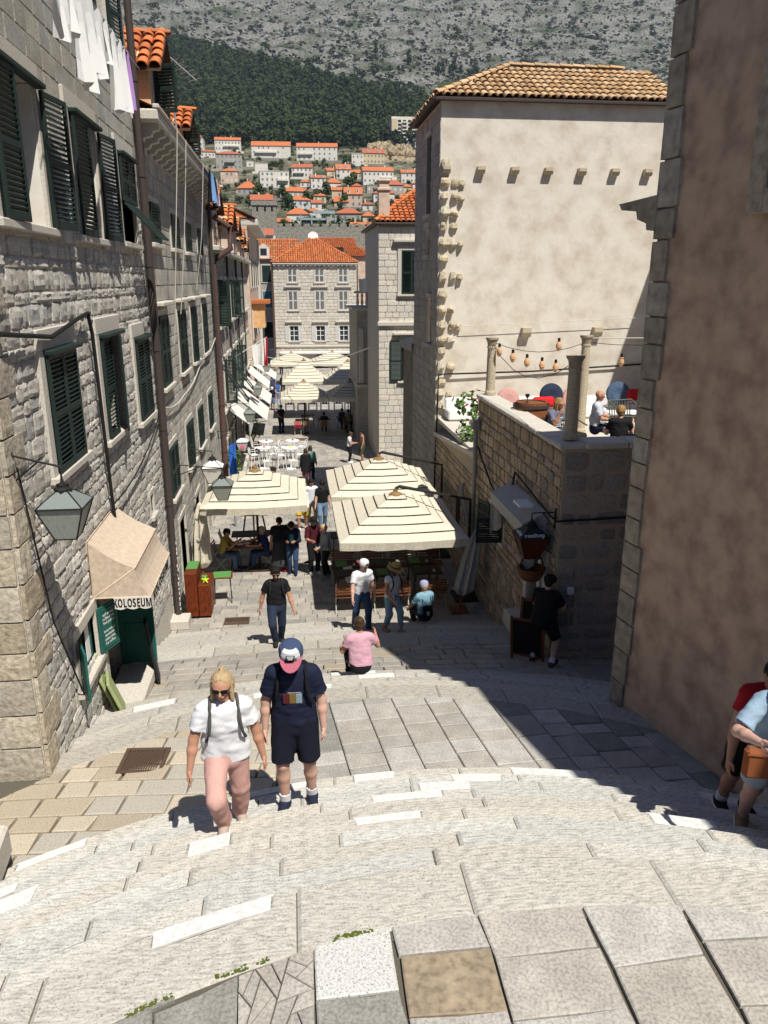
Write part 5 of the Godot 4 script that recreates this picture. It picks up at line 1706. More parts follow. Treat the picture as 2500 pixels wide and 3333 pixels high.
func hill_house(label: String, x: float, z: float, w: float, h: float, rise: float, kind: String, tint: String) -> void:
	var t := thing("hillside_house", label, "house", v3(x, hill_y(x, z), z), rf(-0.12, 0.12), "houses on the hillside")
	var wall: Material = {"W": M.white_plaster, "G": M.grey_plaster, "P": M.pink_plaster, "C": M.cream_plaster, "B": M.blue_plaster}[tint]
	var dep := clampf(w * 0.7, 6.0, 12.0)
	var b := B.new()
	b.box(v3(0, h * 0.5 - 2.5, -dep * 0.5), v3(w, h + 5.0, dep))
	if kind == "g" or kind == "gd":
		for s in [-1.0, 1.0]: b.tri_o(v3(s * w * 0.5, h, 0), v3(s * w * 0.5, h, -dep), v3(s * w * 0.5, h + rise, -dep * 0.5), v3(0, h, -dep * 0.5))
	obj("wall", b, wall, t)
	var r := B.new()
	var o := 0.35
	var tile: Material = M.tile_far if rng.randf() < 0.6 else M.tile_far_dark
	if kind == "h":
		var k := minf(dep * 0.5, w * 0.5)
		var e := [v3(-w * 0.5 - o, h, o), v3(w * 0.5 + o, h, o), v3(w * 0.5 + o, h, -dep - o), v3(-w * 0.5 - o, h, -dep - o), v3(-w * 0.5 + k, h + rise, -dep * 0.5), v3(w * 0.5 - k, h + rise, -dep * 0.5)]
		var c := v3(0, h - 2, -dep * 0.5)
		r.quad_o(e[0], e[1], e[5], e[4], c); r.quad_o(e[2], e[3], e[4], e[5], c); r.tri_o(e[1], e[2], e[5], c); r.tri_o(e[3], e[0], e[4], c)
		r.box(v3(0, h - 0.08, -dep * 0.5), v3(w + 2 * o, 0.14, dep + 2 * o))
	elif kind == "f":
		tile = wall
		r.box(v3(0, h + 0.15, -dep * 0.5), v3(w + 0.3, 0.3, dep + 0.3))
	else:
		for s in [-1.0, 1.0]:
			var z0: float = -dep * 0.5 + s * (dep * 0.5 + o)
			r.quad_o(v3(-w * 0.5 - o, h - 0.1, z0), v3(w * 0.5 + o, h - 0.1, z0), v3(w * 0.5 + o, h + rise + 0.1, -dep * 0.5), v3(-w * 0.5 - o, h + rise + 0.1, -dep * 0.5), v3(0, h - 3, -dep * 0.5))
		r.box(v3(0, h - 0.1, o - 0.05), v3(w + 2 * o, 0.16, 0.12))
	obj("roof", r, tile, t)
	# windows floor by floor, with shutters or balconies
	var floors := maxi(1, int(h / 2.7))
	var nw := clampi(int(w / 2.4), 1, 8)
	var wb := B.new()
	wb.box(Vector3.ZERO, v3(0.95, 1.25, 0.12))
	var dark := wb.into(ArrayMesh.new(), M.glass_pane)
	var pale := wb.into(ArrayMesh.new(), M.shutter_white)
	var shut := rng.randf() < 0.5
	for f in floors:
		var y := h * (f + 0.52) / floors
		for k in nw:
			if rng.randf() < 0.1: continue
			var win := obj("window", pale if shut and rng.randf() < 0.7 else dark, null, t)
			win.position = v3(lerpf(-w * 0.5, w * 0.5, (k + 0.5) / nw) + rf(-0.15, 0.15), y, 0.0)
	if kind == "gd":
		for s in [-0.25, 0.25]:
			var dm := B.new()
			dm.box(v3(s * w, h + rise * 0.35, -0.9), v3(1.3, 1.5, 1.6))
			obj("dormer", dm, M.white_plaster, t)
			obj("window", dark, null, t).transform = Transform3D(Basis.from_scale(v3(0.7, 0.8, 1)), v3(s * w, h + rise * 0.4, -0.1))
	elif floors > 1 and rng.randf() < 0.6:
		var bw := w * rf(0.35, 0.6)
		var bx := rf(-0.5, 0.5) * (w - bw)
		boxy("balcony", v3(bx, h * 0.5 - 0.1, 0.6), v3(bw, 0.9, 1.2), wall, t)
	if kind != "f" and rng.randf() < 0.6: boxy("chimney", v3(w * rf(-0.3, 0.3), h + rise + 0.3, -dep * 0.5), v3(0.6, 1.4, 0.6), wall, t)
	# terrace wall in front
	boxy("terrace_wall", v3(rf(-2, 2), -1.6, 3.0), v3(w + rf(1, 5), 3.0, 0.6), M.wall_far if rng.randf() < 0.7 else wall, t)

func crown(seed_: int, faces: int, tall: bool) -> B:
	var r := RandomNumberGenerator.new()
	r.seed = seed_
	var b := B.new()
	var lumps := []
	for k in 8:
		var y := r.randf_range(0.2, 0.95)
		var rad := (0.5 * sin(PI * minf(1.0, y + 0.12))) if not tall else 0.16 * (1.15 - y)
		var a := r.randf() * TAU
		lumps.append([v3(cos(a) * rad * 0.6, y, sin(a) * rad * 0.6), r.randf_range(0.16, 0.28) if not tall else 0.13])
	for k in faces:
		var l: Array = lumps[r.randi() % 8]
		var d := Vector3(r.randfn(), r.randfn(), r.randfn()).normalized()
		var q: Vector3 = l[0] + d * l[1]
		var nn := (d + Vector3(r.randf_range(-0.5, 0.5), r.randf_range(-0.1, 0.8), r.randf_range(-0.5, 0.5))).normalized()
		var u := nn.cross(Vector3(r.randf() - 0.5, r.randf() - 0.5, r.randf() - 0.5)).normalized()
		var w := nn.cross(u)
		var s := r.randf_range(0.08, 0.15) * (0.6 if tall else 1.0)
		b.quad(q - u * s, q - w * s * 0.7, q + u * s, q + w * s * 0.7)
	return b

func scatter(called: String, mesh: Mesh, spots: Array) -> void:
	var mm := MultiMesh.new()
	mm.transform_format = MultiMesh.TRANSFORM_3D
	mm.mesh = mesh
	mm.instance_count = spots.size()
	for k in spots.size(): mm.set_instance_transform(k, spots[k])
	var o := MultiMeshInstance3D.new()
	o.multimesh = mm
	add_named(o, called, self)
	o.set_meta("kind", "stuff")

func build_far() -> void:
	# ---- house across the square
	var sq := thing("square_house", "pale stone house facing down the street, three rows of three windows, orange hip roof", "house", v3(2.85, 0, -90.0))
	var X := sq.transform
	var ho := []
	for x in [-2.55, 0.45, 3.1]:
		ho.append([x - 0.5, 8.2, x + 0.5, 9.7])
		ho.append([x - 0.52, 5.2, x + 0.52, 7.3])
		ho.append([x - 0.5, 1.8, x + 0.5, 3.5])
	var w := B.new()
	panel(w, -4.65, 4.6, -2.0, 10.3, ho, -0.02, 0.25)
	hull(w, -4.65, 4.6, -2.0, 10.3, 8.0, -0.02)
	var wm := obj("wall", w, M.mortar, sq)
	var ps := Pieces.new()
	ps.pool = stone_pool(6, 0.2, 0.05, 2)
	ps.tones = M.ashlar_pale
	masonry(ps, X, -4.65, 4.6, 0.4, 10.2, ho, [0.3, 0.4], [0.35, 0.7], [0.04, 0.05], 0.03, -0.02)
	emit(ps, "stone", wm, 0)
	for k in ho.size():
		var e: Array = ho[k]
		window_frame(sq, e[0], e[2], e[1], e[3], M.dressed, 0.16, 0.16, 0.06, 0.14)
		var row := k % 3
		if row > 0: boxy("window_hood", v3((e[0] + e[2]) * 0.5, e[3] + 0.45, 0.1), v3(1.9, 0.16, 0.3), M.dressed, sq, 0.03)
		if row < 2: shutters(sq, e[0], e[2], e[1], e[3], 0.02, 0.0, 0.0, false, M.shutter_white, M.shutter_white, 0.09)
		else:
			boxy("window_glass", v3((e[0] + e[2]) * 0.5, (e[1] + e[3]) * 0.5, -0.16), v3(1.0, 1.7, 0.02), M.glass_dark, sq)
			var cs := B.new()
			for s in [e[0] + 0.04, (e[0] + e[2]) * 0.5, e[2] - 0.04]: cs.box(v3(s, (e[1] + e[3]) * 0.5, -0.12), v3(0.07, 1.7, 0.05))
			for f in [0.03, 0.36, 0.68, 0.97]: cs.box(v3((e[0] + e[2]) * 0.5, lerpf(e[1], e[3], f), -0.117), v3(0.98, 0.06, 0.05))
			obj("casement", cs, M.print_white, sq)
			shutter(sq, 0.48, 1.7, turned(e[0], e[1], 0.08, PI), false, "shutter", M.shutter_white, M.shutter_white, 0.09)
			shutter(sq, -0.48, 1.7, turned(e[2], e[1], 0.08, -PI), false, "shutter", M.shutter_white, M.shutter_white, 0.09)
	boxy("string_course", v3(0, 1.25, 0.06), v3(9.3, 0.18, 0.24), M.dressed, sq, 0.03)
	boxy("shop_awning", v3(0.1, 0.55, 0.55), v3(8.6, 0.22, 1.2), M.canvas_white, sq, 0.03)
	for x in [0.4, 3.3]:
		var arch := PackedVector2Array([Vector2(-0.85, -2.0), Vector2(0.85, -2.0)])
		for j in 9: arch.append(Vector2(cos(PI * j / 8.0) * 0.85, -0.7 + sin(PI * j / 8.0) * 0.85))
		var ab := B.new()
		ab.prism(arch, 0.0, 0.06)
		obj("arched_doorway", ab, M.dark, sq).position = v3(x, 0.15, 0)
	var cb := B.new()
	cb.box(v3(0, 10.2, 0.15), v3(9.4, 0.14, 0.4), 0.02)
	obj("eaves", cb, M.dressed, sq)
	var bk := B.new()
	bk.box(Vector3.ZERO, v3(0.16, 0.16, 0.3), 0.02)
	var bkm := bk.into(ArrayMesh.new(), M.dressed)
	for k in 19: obj("corbel", bkm, null, sq).position = v3(-4.5 + k * 0.5, 10.03, 0.14)
	var e := hip_roof(sq, -4.65, 4.6, 0.0, -8.0, 10.3, 13.0, M.roof_under, 0.25)
	var rt := Pieces.new()
	rt.pool = ridge_tile_pool()
	rt.tones = M.tile
	var f := slope_xf(e[0], e[1], e[0] + (e[4] - e[0]).slide(Vector3.RIGHT))
	var sl: float = (e[4] - e[0]).slide(Vector3.RIGHT).length()
	var run: float = e[4].x - e[0].x
	var full: float = e[1].x - e[0].x
	tile_slope(rt, X, f, full, sl, 0.25, 0.42, func(x, y): return x > run * y / sl and x < full - run * y / sl)
	ridge_row(rt, X, e[0] + v3(0, 0.05, 0), e[4] + v3(0, 0.05, 0), 0.28)
	ridge_row(rt, X, e[1] + v3(0, 0.05, 0), e[5] + v3(0, 0.05, 0), 0.28)
	emit(rt, "roof_tile", sq, 0)
	# ---- left of it: narrow house with a dormer, alley balcony, corner houses
	var nh := thing("narrow_house", "narrow stone house with green shutters and a white roof dormer left of the square house", "house", v3(-2.9, 0, -98.0))
	boxy("wall", v3(0.2, 4.0, -3.0), v3(4.2, 13.6, 6.0), M.ashlar[3], nh)
	var nr := B.new()
	nr.quad(v3(-2.2, 10.8, 0.3), v3(4.2, 10.8, 0.3), v3(4.2, 13.3, -4.5), v3(-2.2, 13.3, -4.5))
	obj("roof", nr, M.roof_under, nh)
	var nt := Pieces.new()
	nt.pool = rt.pool
	nt.tones = M.tile + [M.tile_old[1]]
	tile_slope(nt, nh.transform, slope_xf(v3(-2.2, 10.8, 0.3), v3(4.2, 10.8, 0.3), v3(-2.2, 13.3, -4.5)), 6.4, 5.4, 0.26, 0.42)
	emit(nt, "roof_tile", nh, 0)
	var nd := B.new()
	nd.prism(PackedVector2Array([Vector2(-0.75, 10.9), Vector2(0.6, 10.9), Vector2(0.6, 12.2), Vector2(-0.08, 12.7), Vector2(-0.75, 12.2)]), -2.5, 0.1)
	obj("dormer", nd, M.white_plaster, nh)
	boxy("dormer_window", v3(-0.08, 11.7, 0.11), v3(0.75, 0.75, 0.06), M.glass_dark, nh)
	for k in 3:
		var yw: float = [9.2, 6.2, 2.6][k]
		boxy("window_frame", v3(0.15, yw, 0.02), v3(1.35, 2.2, 0.12), M.dressed, nh, 0.02)
		boxy("window", v3(0.15, yw, 0.07), v3(1.0, 1.9, 0.06), [M.shutter, M.shutter_blue, M.dark][k], nh)
	var bl := B.new()
	bl.box(v3(1.0, -0.6, 1.6), v3(1.6, 0.2, 1.6), 0.03); bl.box(v3(1.0, 0.45, 2.3), v3(1.6, 0.12, 0.16), 0.02)
	for k in 6: bl.box(v3(0.35 + k * 0.26, -0.05, 2.3), v3(0.1, 0.95, 0.1), 0.02)
	obj("balcony", bl, M.print_white, nh)
	drain_pipe("dark red drain pipe on the left corner of the square house", [v3(-1.95, -1.2, -89.9), v3(-1.95, 10.2, -89.9)], 0.1, M.pipe_brown, [])
	drain_pipe("thin dark pipe on the right corner of the square house", [v3(7.55, -1.2, -89.9), v3(7.55, 10.2, -89.9)], 0.06, M.pipe, [])
	# end of the left row: pink gable house with a corner pilaster and cornice
	var pg := thing("pink_house", "pink plastered gable house with a heavy cornice at the end of the left row", "house", v3(-3.15, 0, 0), PI / 2)
	var pb := B.new()
	pb.prism(PackedVector2Array([Vector2(59.0, -2), Vector2(76.0, -2), Vector2(76.0, 12.2), Vector2(59.0, 12.2)]), -9.0, 0.25)
	obj("wall", pb, M.pink_plaster, pg)
	boxy("corner_pilaster", v3(75.4, 5, 0.3), v3(1.0, 14.0, 0.3), M.dressed, pg, 0.04)
	boxy("cornice", v3(67.8, 12.4, 0.4), v3(17.6, 0.5, 1.3), M.dressed, pg, 0.1)
	var pr := B.new()
	pr.quad_o(v3(58.8, 12.7, 0.9), v3(76.5, 12.7, 0.9), v3(76.5, 15.2, -4.5), v3(58.8, 15.2, -4.5), v3(67, 5, -3))
	pr.tri_o(v3(58.9, 12.7, 0.3), v3(58.9, 15.2, -4.5), v3(58.9, 12.7, -4.5), v3(67, 5, -3))
	obj("roof", pr, M.tile_far, pg)
	for k in 4:
		for yw in [9.0, 5.2, 1.6]:
			boxy("window_frame", v3(61.5 + k * 3.8, yw, 0.26), v3(1.5, 2.3, 0.14), M.dressed, pg, 0.03)
			boxy("window", v3(61.5 + k * 3.8, yw, 0.32), v3(1.1, 1.9, 0.08), M.shutter, pg)
	boxy("porch_roof", v3(62.0, 6.9, 0.9), v3(3.0, 0.3, 1.4), M.tile[1], pg, 0.03)
	boxy("porch", v3(62.0, 5.9, 0.7), v3(2.4, 1.8, 1.0), M.orange_plaster, pg)
	# ---- roofs behind the square
	for k in 4:
		var r: Array = [[6.5, -112.0, 5.6, 12.7, 1.5, "orange roof with a ladder rack right behind the square house"], [10.2, -104.0, 3.6, 10.4, 2.0, "red tiled roof sloping behind the right end of the square house"], [8.2, -99.0, 2.2, 11.2, 1.2, "small red roof with a round flue pipe behind the square house"], [13.0, -97.0, 5.4, 8.2, 2.4, "tiled roof right of the square house above the hung sheet"]][k]
		var t := thing("roofed_house", r[5], "house", v3(r[0], 0, r[1]))
		boxy("wall", v3(0, r[3] * 0.5 - 1.0, -3.0), v3(r[2], r[3] + 2.0, 6.0), M.pink_plaster, t)
		var q := B.new()
		q.quad(v3(-r[2] * 0.5 - 0.2, r[3], 0.3), v3(r[2] * 0.5 + 0.2, r[3], 0.3), v3(r[2] * 0.5 - 0.3, r[3] + r[4], -4.5), v3(-r[2] * 0.5 - 0.2, r[3] + r[4], -4.5))
		obj("roof", q, M.roof_under, t)
		var qp := Pieces.new()
		qp.pool = rt.pool
		qp.tones = M.tile
		tile_slope(qp, t.transform, slope_xf(v3(-r[2] * 0.5 - 0.2, r[3], 0.3), v3(r[2] * 0.5 + 0.2, r[3], 0.3), v3(-r[2] * 0.5 - 0.2, r[3] + r[4], -4.5)), r[2] + 0.4, sqrt(4.8 * 4.8 + r[4] * r[4]), 0.26, 0.42)
		emit(qp, "roof_tile", t, 0)
	var dish := B.new()
	dish.lathe([Vector2(0.0, 0.0), Vector2(0.35, 0.04), Vector2(0.6, 0.16), Vector2(0.58, 0.18), Vector2(0.0, 0.03)], 16)
	var dsh := tag(obj("satellite_dish", dish, M.print_white), "white satellite dish behind the ridge of the square house", "satellite dish")
	dsh.transform = Transform3D(Basis(Vector3.RIGHT, 1.2), v3(2.9, 13.3, -96.0))
	var pole := B.new()
	pole.tube([v3(2.9, 10.0, -96.1), v3(2.9, 13.3, -96.05)], 0.04, 6)
	tag(obj("dish_pole", pole, M.pipe_grey), "pole carrying the white satellite dish", "pole")
	# ---- city wall and bastion
	var cw := thing("city_wall", "long grey stone city wall behind the old town roofs", "wall", v3(0, 0, -190.0))
	boxy("wall", v3(14.0, 8.0, -1.5), v3(60.0, 24.5, 3.0), M.wall_far, cw)
	var cr := B.new()
	for k in 28: cr.box(v3(-14.5 + k * 2.1, 20.55, -0.3), v3(1.5, 0.7, 0.6))
	obj("parapet", cr, M.wall_far, cw)
	var bs := thing("bastion", "square grey stone bastion at the left end of the city wall", "tower", v3(-5.9, 0, -215.0))
	boxy("wall", v3(0, 12.0, -3.0), v3(6.2, 32.0, 6.0), M.wall_far, bs)
	boxy("top_course", v3(0, 27.3, -3.0), v3(6.7, 0.8, 6.5), M.wall_far, bs)
	for x in [-1.8, 0.2, 2.0]: boxy("opening", v3(x, 26.0, 0.02), v3(0.5, 1.0, 0.08), M.dark, bs)
	var cc := thing("cable_car_station", "dark glass and pale blue framed cable car station above the city wall", "station", v3(9.6, hill_y(9.6, -262.0) - 0.5, -262.0))
	var cs := B.new()
	cs.box(v3(0, 3.8, -3.0), v3(12.0, 0.7, 6.0)); cs.box(v3(2.0, 6.0, -2.0), v3(7.0, 0.9, 1.0))
	for x in [-5.5, -2.0, 4.2, 5.6]: cs.box(v3(x, 1.5, 0), v3(0.4, 7.0, 0.4))
	obj("frame", cs, M.station, cc)
	boxy("glazing", v3(0, 0.8, -1.6), v3(11.5, 5.4, 2.6), M.glass_dark, cc)
	boxy("lift_tower", v3(3.6, 1.0, 0.3), v3(1.8, 7.0, 1.0), M.grey_plaster, cc)
	var sm := thing("small_white_house", "small white house with a red roof and terrace in front of the bastion", "house", v3(-5.0, 0, -150.0))
	boxy("wall", v3(0, 8.0, -2.5), v3(5.4, 16.5, 5.0), M.white_plaster, sm)
	var smr := B.new()
	smr.quad(v3(-1.6, 16.3, 0.4), v3(2.4, 16.3, 0.4), v3(2.4, 17.6, -3.0), v3(-1.6, 17.6, -3.0))
	obj("roof", smr, M.tile_far_dark, sm)
	for x in [-1.6, 0.4, 2.0]: boxy("window", v3(x, 14.6, 0.03), v3(0.8, 1.5, 0.1), M.glass_dark, sm)
	# ---- hotel and quarry
	var ht := thing("hotel", "tall modern white hotel with balconies high on the hillside at right", "hotel", v3(104.5, 0, -720.0))
	boxy("wall", v3(0, 122.0, -7.0), v3(27.0, 40.0, 14.0), M.white_plaster, ht)
	boxy("side_block", v3(-11.0, 121.0, 0.6), v3(5.0, 38.0, 2.0), M.cream_plaster, ht)
	for fl in 5:
		for k in 5:
			boxy("window", v3(-6.5 + k * 4.3, 127.0 + fl * 2.9, 0.05), v3(2.6, 1.7, 0.3), M.glass_dark, ht)
			if k % 2 == 1: boxy("balcony", v3(-6.5 + k * 4.3, 125.9 + fl * 2.9, 1.0), v3(4.4, 0.9, 2.0), M.white_plaster, ht)
	boxy("annex", v3(4.0, 117.0, 6.0), v3(19.0, 13.0, 8.0), M.white_plaster, ht)
	for k in 7: boxy("window", v3(-2.6 + k * 2.5, 121.0, 10.03), v3(1.6, 2.6, 0.2), M.glass_pane, ht)
	# ---- mountain
	var st := 11.0
	var nx := 74; var nz := 172
	var P := PackedVector3Array(); var C := PackedColorArray(); var I := PackedInt32Array()
	var f1n := FastNoiseLite.new(); f1n.seed = 21; f1n.frequency = 0.012; f1n.fractal_octaves = 5
	var f2n := FastNoiseLite.new(); f2n.seed = 22; f2n.frequency = 0.05; f2n.fractal_octaves = 3
	for j in nz + 1:
		var d := 105.0 + j * 12.0
		var half := maxf(70.0, d * 0.62)
		for k in nx + 1:
			var x := lerpf(-half, half, float(k) / nx) + d * 0.1
			var wd := wooded(x, -d)
			var rock := clampf(f1n.get_noise_2d(x, d * 1.6) * 1.6 + 0.45 + clampf((d - 1100.0) / 700.0, 0, 0.35), 0, 1)
			var y := hill_y(x, -d)
			if d > 800.0: y += (f1n.get_noise_2d(x * 1.3, d) * 14.0 + f2n.get_noise_2d(x, d) * 7.0 * (1.0 - wd)) * clampf((d - 800.0) / 300.0, 0, 1)
			else: y += f2n.get_noise_2d(x, d) * 1.2 - 0.6
			P.append(v3(x, y, -d))
			var col := Color(0.055, 0.075, 0.03).lerp(Color(0.26, 0.255, 0.235), rock)
			if d < 760.0: col = Color(0.07, 0.085, 0.04).lerp(Color(0.3, 0.27, 0.2), clampf(f2n.get_noise_2d(x * 0.7, d) * 1.5 + 0.35, 0, 1))
			if absf(x - 81.0) < 17.0 and d > 600.0 and d < 730.0: col = Color(0.46, 0.36, 0.23)
			C.append(col.lerp(Color(0.025, 0.035, 0.015), wd))
	for j in nz:
		for k in nx:
			var a := j * (nx + 1) + k
			I.append_array([a, a + nx + 1, a + nx + 2, a, a + nx + 2, a + 1])
	var arr := []
	arr.resize(Mesh.ARRAY_MAX)
	arr[Mesh.ARRAY_VERTEX] = P; arr[Mesh.ARRAY_COLOR] = C; arr[Mesh.ARRAY_INDEX] = I
	var am0 := ArrayMesh.new()
	am0.add_surface_from_arrays(Mesh.PRIMITIVE_TRIANGLES, arr)
	var tool := SurfaceTool.new()
	tool.create_from(am0, 0)
	tool.generate_normals()
	structure(obj("mountain", tool.commit(), M.hill))
	var qb := B.new()
	var qp := stone_pool(6, 0.5, 0.3, 4)
	for k in 46:
		var x := rf(66.0, 98.0); var d := rf(628.0, 712.0)
		qb.add(qp[k % 6], Transform3D(Basis(Vector3.UP, rf(-0.4, 0.4)) * Basis(Vector3.RIGHT, -0.6) * Basis.from_scale(v3(rf(4, 9), rf(4, 8), rf(3, 6))), v3(x, hill_y(x, -d) - 2.0, -d)))
	tag(obj("quarry_face", qb, M.quarry), "bare ochre rock cutting on the hillside below the hotel", "rock face")
	# ---- growth on the hill
	var crowns := []
	for k in 3: crowns.append(crown(100 + k, 150, false).into(ArrayMesh.new(), M.pine[k]))
	var spots := [[], [], []]
	var placed := 0
	while placed < 3400:
		var d := rf(705.0, 1400.0)
		var x := rf(-190.0, 250.0)
		if rng.randf() > wooded(x, -d): continue
		var s := rf(7.0, 13.0)
		spots[rng.randi() % 3].append(Transform3D(Basis(Vector3.UP, rf(0, TAU)) * Basis.from_scale(v3(s * rf(0.9, 1.3), s * rf(0.9, 1.3), s * rf(0.9, 1.3))), v3(x, hill_y(x, -d) - 1.0, -d)))
		placed += 1
	for k in 3: scatter(["pine_forest", "pine_forest", "pine_forest"][k], crowns[k], spots[k])
	var bush := crown(120, 70, false).into(ArrayMesh.new(), M.scrub)
	var bs_spots := []
	for k in 5200:
		var d := rf(1000.0, 1800.0)
		var x := rf(-0.24, 0.5) * d
		if wooded(x, -d) > 0.3 or f1n.get_noise_2d(x * 0.8, d) > rf(-0.3, 0.5): continue
		var s := rf(2.0, 6.5) if rng.randf() < 0.85 else rf(7.0, 11.0)
		bs_spots.append(Transform3D(Basis(Vector3.UP, rf(0, TAU)) * Basis.from_scale(v3(s * 1.5, s * 0.85, s * 1.5)), v3(x, hill_y(x, -d) + f1n.get_noise_2d(x * 1.3, d) * 14.0 * clampf((d - 800.0) / 300.0, 0, 1) - 0.5, -d)))
	scatter("hill_scrub", bush, bs_spots)
	var rk_spots := []
	var rk := stone_pool(1, 0.6, 0.4, 3)[0] as B
	for k in 9000:
		var d := rf(1060.0, 1850.0)
		var x := rf(-0.24, 0.5) * d
		if wooded(x, -d) > 0.2 or f1n.get_noise_2d(x, d * 1.6) < rf(-0.5, 0.2): continue
		var s := rf(1.5, 6.0)
		rk_spots.append(Transform3D(Basis(Vector3.UP, rf(0, TAU)) * Basis(Vector3.RIGHT, rf(-0.8, 0.2)) * Basis.from_scale(v3(s * rf(0.8, 2.0), s * rf(0.5, 1.0), s)), v3(x, hill_y(x, -d) + f1n.get_noise_2d(x * 1.3, d) * 14.0 * clampf((d - 800.0) / 300.0, 0, 1) + f2n.get_noise_2d(x, d) * 5.0 - 0.8, -d)))
	scatter("hill_rocks", rk.into(ArrayMesh.new(), M.rock), rk_spots)
	var town := []
	for k in 620:
		var d := rf(215.0, 700.0)
		var x := rf(-0.17, 0.2) * d
		var s := rf(1.8, 4.4)
		town.append(Transform3D(Basis(Vector3.UP, rf(0, TAU)) * Basis.from_scale(v3(s * 1.2, s, s * 1.2)), v3(x, hill_y(x, -d) - 1.2, -d)))
	scatter("hillside_greenery", crown(130, 110, false).into(ArrayMesh.new(), M.garden), town)
	# single trees
	var tb := B.new()
	tb.tube([v3(0, -0.1, 0), v3(0.02, 0.3, 0), v3(0.0, 0.7, 0.02)], [0.045, 0.035, 0.01], 5)
	var trunk := tb.into(ArrayMesh.new(), M.wood_dark)
	var cyp := crown(140, 160, true).into(ArrayMesh.new(), M.pine[0])
	var leafy := crown(141, 200, false).into(ArrayMesh.new(), M.garden)
	var sites := [[9.0, -236.0, 5.5, "round dark tree in front of the cable car station"], [13.5, -238.0, 4.0, "smaller tree right of the cable car station's round tree"], [20.0, -420.0, 9.0, "leafy tree between the cream house and the white house with dormers"], [33.0, -440.0, 10.0, "tall tree clump above the wide white house"], [28.5, -400.0, 9.0, "tree left of the grey block house"], [26.0, -372.0, 8.0, "tree beside the tall beige house"], [14.0, -392.0, 8.0, "tree under the round-topped dormer house"], [9.0, -375.0, 8.5, "tree right of the wide grey and white house"], [-2.0, -400.0, 8.0, "tree below the modern villa's left end"], [1.0, -365.0, 7.5, "tree left of the pale blue house"], [-14.0, -420.0, 8.0, "tree above the stairs beside the pink house"], [38.0, -470.0, 10.0, "tree under the quarry rock"]]
	for k in sites.size():
		var s: Array = sites[k]
		var t := thing("tree", s[3], "tree", v3(s[0], hill_y(s[0], s[1]) - 0.5, s[1]), k * 1.3, "trees between the hillside houses")
		obj("trunk", trunk, null, t).scale = Vector3.ONE * s[2] * 0.7
		var c := obj("crown", leafy, null, t)
		c.scale = v3(s[2] * 0.75, s[2] * 0.72, s[2] * 0.75)
	var cy := [[118, -1130], [123, -1125], [215, -1180], [222, -1185], [230, -1178], [238, -1190], [246, -1182], [262, -1165], [268, -1170], [275, -1150], [180, -1230], [140, -1300]]
	for k in cy.size():
		var x: float = cy[k][0]; var z: float = cy[k][1]
		var t := thing("cypress", "%s cypress on the bare slope %s" % [["tall dark", "slender dark", "short dark"][k % 3], ["left of a row of five", "second of the left pair", "first in the row of five", "second in the row of five", "middle in the row of five", "fourth in the row of five", "last in the row of five", "above the plastered house roof, left one", "above the plastered house roof, middle one", "above the plastered house roof, right one", "standing alone above the row of five", "standing alone highest up"][k]], "cypress", v3(x, hill_y(x, z) - 1.0, z), k, "cypresses on the bare slope")
		obj("trunk", trunk, null, t).scale = Vector3.ONE * 12.0
		obj("crown", cyp, null, t).scale = Vector3.ONE * rf(14.0, 24.0)
	hill_houses()


